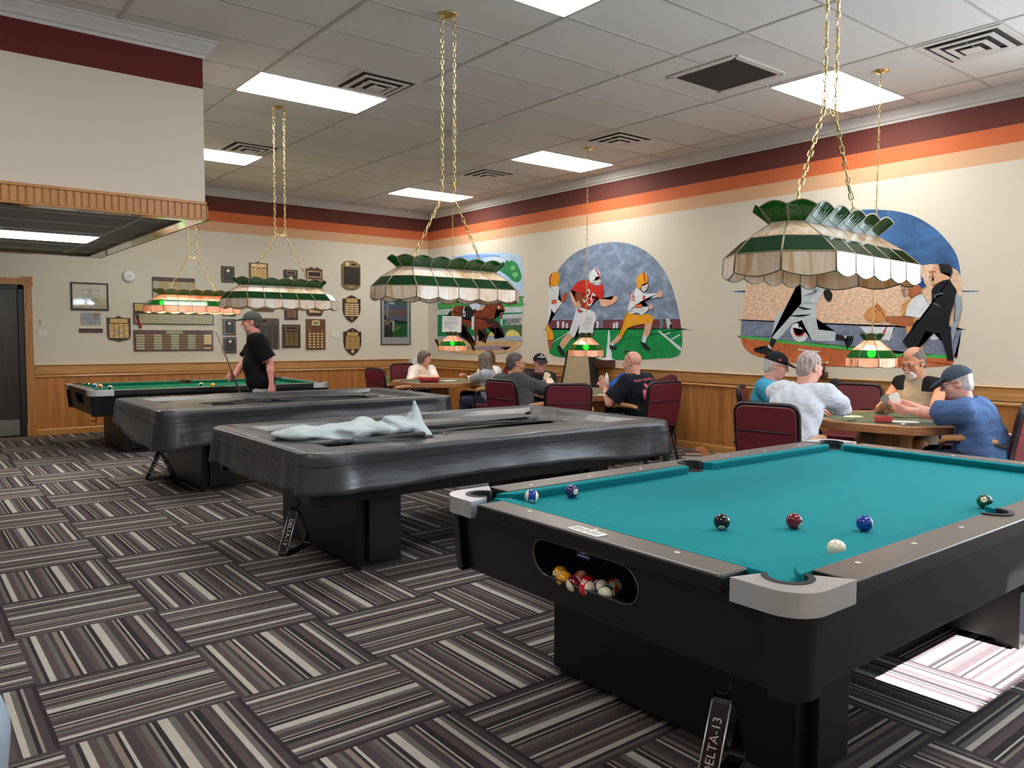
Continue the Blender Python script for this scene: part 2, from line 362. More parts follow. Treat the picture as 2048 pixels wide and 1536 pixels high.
   ('tan', 1, [(-8853,1588),(-8919,1597),(-8924,1572),(-8862,1542)]),
   ('skin', 1, [(-9022,2079),(-9068,2106),(-9095,2041),(-9128,2024),(-9174,2000),(-9174,1961),(-9053,1923),(-9012,1916),(-9008,1942),(-9037,1964),(-9020,2001)]),
   ('darkskin', 0, [(-8980,2046),(-9047,2047),(-9049,2029),(-8984,2037)]),
   ('darkskin', 0, [(-8978,1994),(-9045,1994),(-9045,1985),(-8980,1987)]),
   ('black', 1, [(-9068,2106),(-9117,2112),(-9174,2088),(-9196,2041),(-9193,2013),(-9185,1981),(-9170,2014),(-9088,2034)]),
   ('suit', 1, [(-9019,1874),(-9095,1943),(-9172,1957),(-9209,1903),(-9239,1850),(-9235,1763),(-9210,1690),(-9192,1609),(-9188,1528),(-9216,1351),(-9236,1193),(-9187,1194),(-9151,1313),(-9100,1443),(-8968,1473),(-8942,1386),(-8888,1277),(-8833,1284),(-8759,1363),(-8819,1462),(-8874,1570),(-8927,1589),(-8969,1651),(-9007,1702),(-9019,1784)]),
   ('sheen', 1, [(-9036,1814),(-9099,1837),(-9132,1821),(-9064,1813),(-9048,1783)]),
   ('sheen', 1, [(-9024,1747),(-9075,1730),(-9104,1700),(-9046,1724)]),
   ('smoke', 1, [(-9236,1821),(-9276,1790),(-9287,1674),(-9263,1572),(-9247,1462),(-9223,1351),(-9224,1499),(-9237,1631),(-9226,1734)]),
   ('smoke', 1, [(-9209,1528),(-9242,1572),(-9252,1499),(-9229,1366),(-9213,1425)]),
  ]),
 ]),
 ('racing_mural', 'wall painting of a galloping racehorse numbered 6 at the corner end of the mural wall', [
  ('painted_sky', [
   ('skylight', 1, [(-338,1985),(-373,2330),(-441,2634),(-684,2763),(-942,2798),(-1356,2808),(-1904,2779),(-2275,2748),(-2578,2705),(-2725,2638),(-2778,2484),(-2789,2216),(-2789,1915)]),
   ('skyblue', 1, [(-857,2775),(-1356,2785),(-1828,2760),(-2202,2709),(-2092,2662),(-1517,2680),(-942,2733)]),
   ('cloudw', 1, [(-1713,2689),(-2018,2701),(-2258,2650),(-2348,2588),(-2093,2617)]),
  ]),
  ('painted_trees', [
   ('treegreen', 1, [(-2167,2468),(-2240,2541),(-2366,2620),(-2429,2594),(-2491,2611),(-2614,2559),(-2684,2479),(-2745,2368),(-2741,2293),(-2669,2254),(-2546,2271),(-2386,2367)]),
   ('treelight', 1, [(-2456,2516),(-2562,2520),(-2597,2452),(-2492,2448)]),
   ('treelight', 1, [(-2492,2404),(-2633,2418),(-2685,2350),(-2564,2324)]),
   ('grassl', 1, [(-327,1979),(-1112,1975),(-2097,2002),(-2786,2012),(-2787,1862),(-1909,1861),(-327,1876)]),
  ]),
  ('painted_track_rail', [
   ('palegrey', 0, [(-327,1876),(-2789,1864),(-2792,1765),(-327,1772)]),
   ('board', 0, [(-327,1774),(-2300,1776),(-2303,1394),(-326,1386)]),
   ('board', 0, [(-2300,1776),(-2792,1773),(-2787,1743),(-2300,1743)]),
   ('sign', 0, [(-2264,1744),(-2790,1752),(-2783,1579),(-2349,1578),(-2348,1671),(-2265,1672)]),
   ('board', 0, [(-2301,1672),(-2348,1671),(-2339,1394),(-2303,1394)]),
   ('olive', 0, [(-2342,1578),(-2775,1579),(-2766,1396),(-2343,1394)]),
   ('skylight', 0, [(-2206,1675),(-2265,1675),(-2257,1429),(-2215,1429)]),
   ('yellow', 1, [(-2348,1396),(-2375,1452),(-2438,1485),(-2535,1498),(-2641,1468),(-2719,1425),(-2711,1396)]),
   ('yellow', 1, [(-1874,1400),(-1968,1465),(-2063,1412),(-2156,1424),(-2257,1418),(-2248,1394)]),
   ('railblue', 0, [(-315,1386),(-2766,1396),(-2763,1322),(-326,1323)]),
  ]),
  ('painted_track', [
   ('sand', 1, [(-321,1323),(-1621,1324),(-2763,1320),(-2730,1246),(-2643,1196),(-2503,1155),(-2323,1123),(-1720,1082),(-1114,1081),(-728,1109),(-394,1165)]),
   ('shadow', 1, [(-1259,1196),(-1720,1226),(-2286,1248),(-2488,1223),(-2222,1208),(-2363,1169),(-1720,1154),(-1279,1165)]),
  ]),
  ('racehorse', [
   ('horsedark', 1, [(-636,1757),(-745,1842),(-819,1826),(-819,1748)]),
   ('horsedark', 1, [(-1071,1589),(-1179,1570),(-1081,1421),(-1320,1304),(-1526,1267),(-1442,1231),(-1196,1330),(-1046,1377),(-982,1463)]),
   ('horsedark', 1, [(-1792,1578),(-2043,1649),(-2214,1588),(-2306,1463),(-2325,1383),(-2285,1405),(-2189,1519),(-2103,1530),(-2067,1359),(-2033,1370),(-2077,1519),(-1873,1531)]),
   ('horsedark', 1, [(-1601,1509),(-1761,1543),(-1877,1429),(-1797,1270),(-1719,1299),(-1602,1306),(-1645,1349),(-1768,1362),(-1773,1417)]),
   ('horsedark', 1, [(-1112,1606),(-1282,1557),(-1324,1392),(-1446,1275),(-1507,1145),(-1452,1137),(-1377,1263),(-1275,1357),(-1254,1487)]),
   ('horse', 1, [(-789,1827),(-901,1909),(-1049,1922),(-1216,1903),(-1359,1909),(-1599,1868),(-1832,1931),(-2045,1824),(-2047,1632),(-1892,1540),(-1601,1500),(-1441,1510),(-1196,1603),(-1066,1583),(-901,1704)]),
   ('horse', 1, [(-1481,1533),(-1605,1521),(-1546,1346),(-1526,1239),(-1458,1238),(-1498,1346)]),
   ('horsedark', 1, [(-1795,1704),(-1910,1804),(-2051,1824),(-2047,1632),(-1911,1577),(-1815,1623)]),
   ('horse', 1, [(-1599,1854),(-1794,1921),(-2022,1962),(-2193,1963),(-2285,1885),(-2333,1818),(-2286,1776),(-2190,1819),(-2098,1832),(-2039,1689),(-1718,1682)]),
   ('white', 1, [(-2144,1878),(-2190,1893),(-2199,1854),(-2153,1844)]),
   ('black', 1, [(-1108,1880),(-1318,1910),(-1444,1837),(-1445,1659),(-1278,1697),(-1112,1713)]),
   ('white', 0, [(-1400,1715),(-1484,1743),(-1471,1504),(-1401,1504)]),
   ('redband', 0, [(-2209,1792),(-2255,1780),(-2243,1669),(-2224,1675)]),
  ]),
  ('jockey', [
   ('paleblue', 1, [(-1318,1945),(-1439,2000),(-1638,2040),(-1798,1957),(-1756,1876),(-1619,1833),(-1436,1849)]),
   ('royal2', 1, [(-1519,1998),(-1794,1955),(-1717,1888),(-1638,1937)]),
   ('skin', 1, [(-1599,1868),(-1697,1906),(-1748,1865),(-1697,1834)]),
   ('black', 1, [(-1410,1814),(-1540,1870),(-1500,1801),(-1440,1773)]),
  ]),
 ]),
]
MTEXT = [('35', -4.214, 1.988, -4.374, 1.886, 0.3, 'white', 0), ('16', -5.089, 1.93, -5.168, 1.934, 0.19, 'redband', 0), ('YORK', -7.715, 1.977, -7.818, 1.934, 0.14, 'navy', 1), ('6', -1.137, 1.802, -1.22, 1.806, 0.26, 'white', 2), ('BELMONT', -2.363, 1.633, -2.75, 1.636, 0.13, 'black', 2)]
# ---------------------------------------------------------------- the room
XL, YF, ZC = -12.0, -13.4, 3.645
def wall_paint():
    t = NT('wall_paint'); v = t.coords(); sp = t.n('ShaderNodeSeparateXYZ'); t.link(v, sp.inputs[0])
    z = t.math('DIVIDE', sp.outputs[2], 4.0)
    cream, tan, orange, red, line = rgb(214, 206, 190), rgb(213, 168, 130), rgb(205, 100, 52), rgb(96, 33, 29), rgb(128, 92, 72)
    col = t.ramp(z, [(0, cream), (2.972/4, line), (2.980/4, tan), (3.128/4, line), (3.134/4, orange), (3.284/4, line), (3.288/4, red)], 'CONSTANT')
    f = t.noise(v, 1.3, 3); k = t.mix(t.math('MULTIPLY', f, 0.10), col, rgb(190, 180, 160))
    t.bump(t.noise(v, 140, 2), 0.08, 0.002)
    return t.done(0.75, 0, 0.3, k)
def soffit_paint():
    t = NT('soffit_paint'); v = t.coords(); sp = t.n('ShaderNodeSeparateXYZ'); t.link(v, sp.inputs[0])
    z = t.math('DIVIDE', sp.outputs[2], 4.0)
    col = t.ramp(z, [(0, rgb(214, 204, 190)), (3.284/4, rgb(230, 215, 205)), (3.288/4, rgb(100, 35, 31))], 'CONSTANT')
    t.bump(t.noise(v, 140, 2), 0.08, 0.002)
    return t.done(0.75, 0, 0.3, col)
def carpet_mat():
    t = NT('carpet_tiles'); v = t.coords(); sp = t.n('ShaderNodeSeparateXYZ'); t.link(v, sp.inputs[0])
    tx = t.math('DIVIDE', t.math('ADD', sp.outputs[0], 6.865), 0.6085); ty = t.math('DIVIDE', t.math('ADD', sp.outputs[1], 8.28), 0.6035)
    ix, iy, fx, fy = t.math('FLOOR', tx), t.math('FLOOR', ty), t.math('FRACT', tx), t.math('FRACT', ty)
    par = t.math('PINGPONG', t.math('ADD', ix, iy), 1.0)          # 0 = stripes run along y
    u = t.math('ADD', t.math('MULTIPLY', fx, t.math('SUBTRACT', 1.0, par)), t.math('MULTIPLY', fy, par))
    cmb = t.n('ShaderNodeCombineXYZ'); t.link(ix, cmb.inputs[0]); t.link(iy, cmb.inputs[1])
    wn = t.n('ShaderNodeTexWhiteNoise', noise_dimensions='2D'); t.link(cmb.outputs[0], wn.inputs['Vector'])
    flip = t.math('GREATER_THAN', wn.outputs[0], 0.5)
    u2 = t.math('ABSOLUTE', t.math('SUBTRACT', flip, u))
    D, M, B, G, L, W, T = rgb(47, 43, 46), rgb(70, 62, 65), rgb(84, 72, 74), rgb(98, 95, 92), rgb(140, 135, 130), rgb(172, 167, 159), rgb(126, 113, 105)
    seq = [(0, M), (.035, G), (.06, D), (.085, W), (.125, B), (.17, G), (.2, M), (.23, T), (.262, D), (.285, W), (.302, M), (.36, B), (.4, G), (.43, D), (.452, L), (.468, D),
           (.5, W), (.556, G), (.6, M), (.65, T), (.668, D), (.69, W), (.702, D), (.745, B), (.79, M), (.815, W), (.85, G), (.885, D), (.91, L), (.925, M), (.972, D)]
    col = t.ramp(u2, seq, 'CONSTANT')
    nz = t.noise(v, 420, 2, 0.7); nz2 = t.noise(v, 25, 3)
    k = t.math('ADD', t.math('MULTIPLY', nz, 0.9), t.math('MULTIPLY', nz2, 0.3)); k = t.math('ADD', k, 0.42)
    rib = t.math('PINGPONG', t.math('MULTIPLY', u, 150.0), 1.0)
    k = t.math('MULTIPLY', k, t.math('MULTIPLY_ADD', rib, 0.22, 0.88))
    cc = t.n('ShaderNodeCombineColor')
    for i in range(3): t.link(k, cc.inputs[i])
    mx = t.n('ShaderNodeMix', data_type='RGBA', blend_type='MULTIPLY'); mx.inputs[0].default_value = 1
    t.link(col, mx.inputs[6]); t.link(cc.outputs[0], mx.inputs[7])
    t.bump(t.math('ADD', nz, t.math('MULTIPLY', rib, 0.5)), 0.35, 0.003)
    return t.done(0.95, 0, 0.15, mx.outputs[2])
def ceiling_mat():
    t = NT('ceiling_tile'); v = t.coords(); sp = t.n('ShaderNodeSeparateXYZ'); t.link(v, sp.inputs[0])
    ix = t.math('FLOOR', t.math('DIVIDE', t.math('ADD', sp.outputs[0], 5.3), 1.22)); iy = t.math('FLOOR', t.math('DIVIDE', t.math('ADD', sp.outputs[1], 8.878), 0.626))
    cmb = t.n('ShaderNodeCombineXYZ'); t.link(ix, cmb.inputs[0]); t.link(iy, cmb.inputs[1])
    wn = t.n('ShaderNodeTexWhiteNoise', noise_dimensions='2D'); t.link(cmb.outputs[0], wn.inputs['Vector'])
    base = t.mix(wn.outputs[0], rgb(222, 219, 214), rgb(230, 227, 222))
    st = t.ramp(t.noise(v, 1.1, 4, 0.6), [(0.6, (0, 0, 0, 1)), (0.72, (1, 1, 1, 1))])
    col = t.mix(t.math('MULTIPLY', st, 0.25), base, rgb(168, 158, 140))
    t.bump(t.noise(v, 160, 3, 0.7), 0.25, 0.003)
    return t.done(0.9, 0, 0.2, col)
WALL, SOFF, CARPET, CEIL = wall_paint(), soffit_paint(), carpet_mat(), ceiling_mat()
TRIMW = flat('white_trim', (206, 203, 200), 0.45)
GRIDM = flat('ceiling_grid_metal', (190, 187, 182), 0.5)
OAK_H = wood('oak_along_x', (206, 156, 92), (166, 112, 56), (1.2, 26, 26))
OAK_HY = wood('oak_along_y', (206, 156, 92), (166, 112, 56), (26, 1.2, 26))
OAK_V = wood('oak_upright', (196, 140, 82), (152, 98, 50), (26, 26, 1.2))
BEAD_X = wood('oak_beadboard_x', (196, 136, 76), (150, 94, 46), (26, 26, 1.0), planks=(0, 0.055))
BEAD_Y = wood('oak_beadboard_y', (196, 136, 76), (150, 94, 46), (26, 26, 1.0), planks=(1, 0.09))
def st(o):
    o['kind'] = 'structure'; return o
st(MB().box((XL-.2, YF-.2, -.1), (.2, .2, 0)).build('floor', CARPET))
st(MB().box((XL-.2, YF-.2, ZC), (.2, .2, ZC+.1)).build('ceiling', CEIL))
DX0, DX1, DZ = -7.36, -6.43, 2.055
b = MB(); b.box((DX1, 0, 0), (.2, .2, ZC)); b.box((XL-.2, 0, 0), (DX0, .2, ZC)); b.box((DX0, 0, DZ), (DX1, .2, ZC)); b.box((DX0, .12, 0), (DX1, .2, DZ))
st(b.build('wall_back', WALL))
WY0, WY1, WZ0, WZ1 = -13.0, -11.1, 0.95, 2.75
b = MB(); b.box((0, WY1, 0), (.2, 0, ZC)); b.box((0, YF, 0), (.2, WY0, ZC)); b.box((0, WY0, 0), (.2, WY1, WZ0)); b.box((0, WY0, WZ1), (.2, WY1, ZC))
st(b.build('wall_right', WALL))
st(MB().box((XL-.2, YF, 0), (XL, 0, ZC)).build('wall_left', WALL))
TX0, TX1, TZ0, TZ1 = -4.72, -0.5, 2.18, 2.84
b = MB(); b.box((XL-.2, YF-.2, 0), (TX0, YF, ZC)); b.box((TX1, YF-.2, 0), (.2, YF, ZC)); b.box((TX0, YF-.2, 0), (TX1, YF, TZ0)); b.box((TX0, YF-.2, TZ1), (TX1, YF, ZC))
st(b.build('wall_front', WALL))
def wframe(nm, f, a0, a1, z0, z1, n):
    b = MB(); w = .035
    for p in [a0+(a1-a0)*i/n for i in range(n+1)]: b.prism([(p-w, z0), (p+w, z0), (p+w, z1), (p-w, z1)], .06, .12, 0, f)
    for z in (z0+w, z1-w): b.prism([(a0, z-w), (a1, z-w), (a1, z+w), (a0, z+w)], .06, .12, 0, f)
    st(b.build(nm, TRIMW))
wframe('window_1', lambda a, z, c: (a, YF-c, z), TX0+.03, TX1, TZ0, TZ1, 3)
wframe('window_2', lambda a, z, c: (c, a, z), WY0, WY1, WZ0, WZ1, 2)
# ceiling grid: tee bars
b = MB(); gx = [-5.3+1.22*k for k in range(-5, 5)]; gy = [-8.878+.626*k for k in range(-7, 15)]
for x in gx: b.box((x-.012, YF, ZC-.005), (x+.012, 0, ZC))
for y in gy: b.box((XL, y-.012, ZC-.0045), (0, y+.012, ZC))
st(b.build('ceiling_grid', GRIDM))
# wainscot and trims. profile (out, z) runs along a wall
def run(nm, prof, f, a0, a1, mat, mi=None):
    b = MB(); n = len(prof); b.loft([[f(a0, o, z) for o, z in prof], [f(a1, o, z) for o, z in prof]]); return st(b.build(nm, mat))
fb = lambda a, o, z: (a, -o, z)
fr = lambda a, o, z: (-o, a, z)
CAP = [(0, .838), (.02, .838), (.024, .845), (.024, .955), (.036, .958), (.04, .966), (.036, .972), (0, .972)]
BEAD = [(0, .794), (.02, .794), (.032, .802), (.034, .815), (.028, .826), (.014, .83), (0, .83)]
BASE = [(0, 0), (.02, 0), (.02, .075), (.013, .088), (0, .09)]
CROWN = [(0, 3.523), (.012, 3.523), (.018, 3.545), (.034, 3.552), (.05, 3.580), (.078, 3.612), (.086, 3.628), (.10, 3.632), (.10, ZC), (0, ZC)]
EX = -6.324
run('trim_1', CAP, fb, EX, -.43, OAK_H); run('trim_2', BEAD, fb, EX, -.43, OAK_H); run('baseboard_back', BASE, fb, EX, 0, OAK_H)
run('trim_3', CAP, fr, -11.0, -.03, OAK_HY); run('trim_4', BEAD, fr, -11.0, -.03, OAK_HY); run('baseboard_right', BASE, fr, -11.0, 0, OAK_HY)
run('trim_5', CROWN, fb, -12, 0, TRIMW); run('trim_6', CROWN, fr, YF, 0, TRIMW)
st(MB().box((EX, -.012, .08), (-.012, 0, .80)).build('wainscot_back', BEAD_X)); st(MB().box((-.012, -11.0, .08), (0, 0, .80)).build('wainscot_right', BEAD_Y))
# door and its casing
b = MB(); b.box((-6.43, -.028, .17), (-6.335, 0, DZ)); b.box((DX0-.1, -.028, DZ), (-6.43, 0, DZ+.09)); b.box((DX0-.1, -.028, .17), (DX0, 0, DZ))
b.box((-6.44, -.034, 0), (-6.324, 0, .17)); b.box((DX0-.11, -.034, 0), (DX0, 0, .17)); st(b.build('trim_7', OAK_V, bevel=.004))
b = MB(); b.box((-6.444, -.036, DZ-.008), (-6.322, 0, DZ+.112)); b.torus((-6.383, -.038, DZ+.052), .028, .007, 18, 6, 0, 1); b.torus((-6.383, -.038, DZ+.052), .013, .005, 14, 6, 0, 1); st(b.build('trim_8', OAK_V))
BLK = flat('black_jamb_paint', (38, 38, 42), 0.35); DOORW = wood('dark_stained_door', (62, 56, 52), (40, 36, 35), (14, 14, 1.0), 0.3)
b = MB(); b.box((-6.50, -.004, 0), (-6.43, .12, DZ)); b.box((DX0, -.004, DZ-.06), (-6.43, .12, DZ)); b.box((DX0, -.004, 0), (DX0+.06, .12, DZ)); st(b.build('trim_9', BLK, bevel=.003))
d = MB().box((DX0+.06, .03, .012), (-6.50, .08, DZ-.06)).build('door_1', DOORW, bevel=.002); st(d)
STEEL = flat('brushed_steel', (168, 168, 166), 0.32, 1.0, var=.12, scale=40)
MB().box((DX0+.09, .022, .02), (-6.52, .03, .235)).build('kick_plate', STEEL, d)
# hanging soffit over the left side of the room
SX, SY0, SY1, SZ = -5.914, -6.117, -2.14, 2.287
st(MB().box((XL, SY0, 2.36), (SX, SY1, ZC)).build('soffit', SOFF))
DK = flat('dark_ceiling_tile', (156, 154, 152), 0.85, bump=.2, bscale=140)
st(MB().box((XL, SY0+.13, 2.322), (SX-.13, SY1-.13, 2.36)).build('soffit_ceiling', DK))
b = MB()
for x in (-6.285-1.22*k for k in range(4)): b.box((x-.014, SY0+.13, 2.316), (x+.014, SY1-.13, 2.323))
for k in range(6): y = -5.60+.61*k; b.box((XL, y-.008, 2.318), (SX-.13, y+.008, 2.323))
st(b.build('soffit_grid', flat('grey_tee_bar', (206, 200, 190), .5)))
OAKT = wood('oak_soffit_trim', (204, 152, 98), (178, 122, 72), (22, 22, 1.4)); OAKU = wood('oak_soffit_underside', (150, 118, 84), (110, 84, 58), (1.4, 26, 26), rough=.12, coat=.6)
b = MB(); z0, z1 = SZ, 2.43
b.box((XL, SY0-.012, z0+.012), (SX+.012, SY0, z1-.02)); b.box((SX, SY0-.012, z0+.012), (SX+.012, SY1+.012, z1-.02))
b.box((XL, SY0-.03, z1-.022), (SX+.03, SY0, z1)); b.box((SX, SY0-.03, z1-.022), (SX+.03, SY1+.03, z1))
b.box((XL, SY0-.022, z0), (SX+.022, SY0, z0+.014)); b.box((SX, SY0-.022, z0), (SX+.022, SY1+.022, z0+.014))
for k in range(100):
    x = SX+.002-.0485*k
    if x < XL+.1: break
    b.box((x-.036, SY0-.022, z0+.014), (x, SY0-.012, z1-.022))
for k in range(82):
    y = SY0+.002+.0485*k
    b.box((SX+.012, y, z0+.014), (SX+.022, y+.036, z1-.022))
st(b.build('trim_10', OAKT, bevel=.003, bseg=2))
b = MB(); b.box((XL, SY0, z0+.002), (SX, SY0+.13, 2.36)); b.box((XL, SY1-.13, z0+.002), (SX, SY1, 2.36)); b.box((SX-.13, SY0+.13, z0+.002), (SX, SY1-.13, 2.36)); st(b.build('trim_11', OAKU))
c2 = [(o, z) for o, z in CROWN]
b = MB(); b.loft([[(XL, SY0-o, z) for o, z in c2], [(SX+o, SY0-o, z) for o, z in c2], [(SX+o, SY1, z) for o, z in c2]]); st(b.build('trim_12', TRIMW))

# ---------------------------------------------------------------- ceiling fittings
PANEL = emit('lit_diffuser', (255, 252, 246), 9.0)
def ceiling_light(x0, y0, z, label, grp='recessed ceiling light panels'):
    t = thing('ceiling_light', label, 'ceiling light', (x0+.61, y0+.313, z), 0, grp)
    f = MB(); o = [(-.612, -.314), (.612, -.314), (.612, .314), (-.612, .314)]; i = [(-.602, -.304), (.602, -.304), (.602, .304), (-.602, .304)]
    for k in range(4):
        p, q, r, s2 = o[k], o[(k+1) % 4], i[(k+1) % 4], i[k]; f.prism([p, q, r, s2], -.009, 0)
    f.build('frame', TRIMW, t); MB().box((-.601, -.303, -.012), (.601, .303, -.001)).build('diffuser', PANEL, t); return t
cl = ceiling_light(-5.32, -5.765, ZC, 'bright ceiling light panel beside the soffit, above the second covered pool table')
for x, y, lb in ((-5.32, -8.878, 'ceiling light panel cut by the top edge of the picture'), (-1.61, -8.878, 'ceiling light panel behind the chains of the nearest pool table lamp'),
                 (-1.61, -5.12, 'ceiling light panel above the football mural, right of the picture centre'), (-1.61, -1.99, 'farthest ceiling light panel, near the corner of the two walls'),
                 (-5.32, -2.61, 'ceiling light panel half hidden behind the soffit corner')):
    dup(cl, (x+.61, y+.313, ZC), label=lb)
for x, y in ((-8.98, -8.878), (-8.98, -12.008), (-5.32, -12.008), (-1.61, -12.008)):  # unseen panels, added only to spread the room light
    dup(cl, (x+.61, y+.305, ZC), label='unseen ceiling light panel added to even out the room light')
ls = ceiling_light(-7.505, -4.18, 2.322, 'light panel set in the dark underside of the soffit', 'recessed soffit lights')
VENT = flat('grey_vent_metal', (214, 211, 206), 0.4); VDK = flat('vent_dark', (60, 56, 54), .8)
def diffuser_vent(x0, y0, label):
    t = thing('air_vent', label, 'air vent', (x0+.305, y0+.305, ZC), 0, 'square louvred air vents')
    MB().box((-.27, -.27, -.004), (.27, .27, -.0008)).build('backing', VDK, t)
    b = MB()
    for o, i, z in ((.305, .262, -.008), (.222, .182, -.020), (.142, .104, -.032)):
        q = [(-1, -1), (1, -1), (1, 1), (-1, 1)]
        for e in range(4):
            a, c = q[e], q[(e+1) % 4]; b.prism([(a[0]*o, a[1]*o), (c[0]*o, c[1]*o), (c[0]*i, c[1]*i), (a[0]*i, a[1]*i)], z, z+.007)
        for sx in (-1, 1): b.box((sx*(o+i)/2-.006, -.006, z), (sx*(o+i)/2+.006, .006, -.001))
    b.build('louvre', VENT, t); MB().box((-.066, -.066, -.042), (.066, .066, -.036)).build('centre_plate', VENT, t)
    MB().tube([(0, 0, -.038), (0, 0, -.001)], .01, 6).build('centre_stem', VENT, t)
    return t
dv = diffuser_vent(-1.60, -10.12, 'square louvred air vent in the top right corner of the picture')
for x, y, lb in ((-4.69, -6.37, 'square air vent beside the large light panel above the second covered table'), (-1.58, -6.37, 'square air vent between the football mural light and the nearest lamp chains'),
                 (-1.57, -3.86, 'square air vent left of the football mural light panel'), (-4.69, -3.24, 'square air vent beside the light panel half hidden by the soffit')):
    dup(dv, (x+.305, y+.305, ZC), label=lb)
t = thing('return_grille', 'dark square return air grille with fine slats in the ceiling', 'air vent', (-2.18, -8.2, ZC))
b = MB()
for s in (-1, 1): b.box((s*.335-.03, -.335, -.012), (s*.335+.03, .335, 0)); b.box((-.335, s*.335-.03, -.012), (.335, s*.335+.03, 0))
b.build('frame', VENT, t, bevel=.003); MB().box((-.31, -.31, -.004), (.31, .31, -.001)).build('backing', VDK, t)
b = MB()
for k in range(28): x = -.297+.022*k; b.box((x-.004, -.31, -.011), (x+.004, .31, -.004))
b.build('slats', flat('grille_slat', (92, 86, 82), .5), t)
t = thing('smoke_detector', 'small round white smoke detector on the ceiling beside a lamp chain', 'smoke detector', (-2.95, -5.17, ZC))
MB().lathe([(.062, 0), (.062, -.02), (.05, -.034), (.0, -.034)], 20).build('body', TRIMW, t, True); MB().lathe([(.03, -.032), (.028, -.046), (0, -.047)], 16).build('sensor', TRIMW, t, True)
# ---------------------------------------------------------------- pool tables
HL, HW, ZR, ZB = 1.45, 0.815, 0.765, 0.727
TEAL = flat('teal_cloth', (0, 128, 138), 0.85, spec=.2, var=.05, scale=6, bump=.12, bscale=600)
GREEN = flat('green_cloth', (20, 116, 94), 0.85, spec=.2, var=.05, scale=6, bump=.12, bscale=600)
LAM = flat('bronze_rail_laminate', (104, 97, 92), 0.33, spec=.6, var=.08, scale=90)
BLKLAM = flat('black_cabinet_laminate', (17, 17, 20), 0.34, spec=.5, var=.1)
BLKSAT = flat('black_leg_laminate', (18, 19, 24), 0.42, spec=.45, var=.1)
RUBBER = flat('black_pocket_rubber', (38, 39, 44), 0.55)
ALU = flat('cast_aluminium', (214, 215, 219), 0.34, .75, var=.06, scale=30)
PEARL = flat('pearl_sight', (235, 232, 225), 0.3)
def corner_poly():
    o = [(.25, 0)]+[(p[0], p[1]) for p in arc(.10, .10, .10, 270, 180, 10)]+[(0, .22)]
    return o+[(.10, .188)]+arc(.125, .125, .07, 115, 335, 14)+[(.188, .10)]
def stadium(x0, x1, z0, z1, n=10):
    r = (z1-z0)/2; zc = (z0+z1)/2
    return arc(x1-r, zc, r, -90, 90, n), arc(x0+r, zc, r, 90, 270, n)
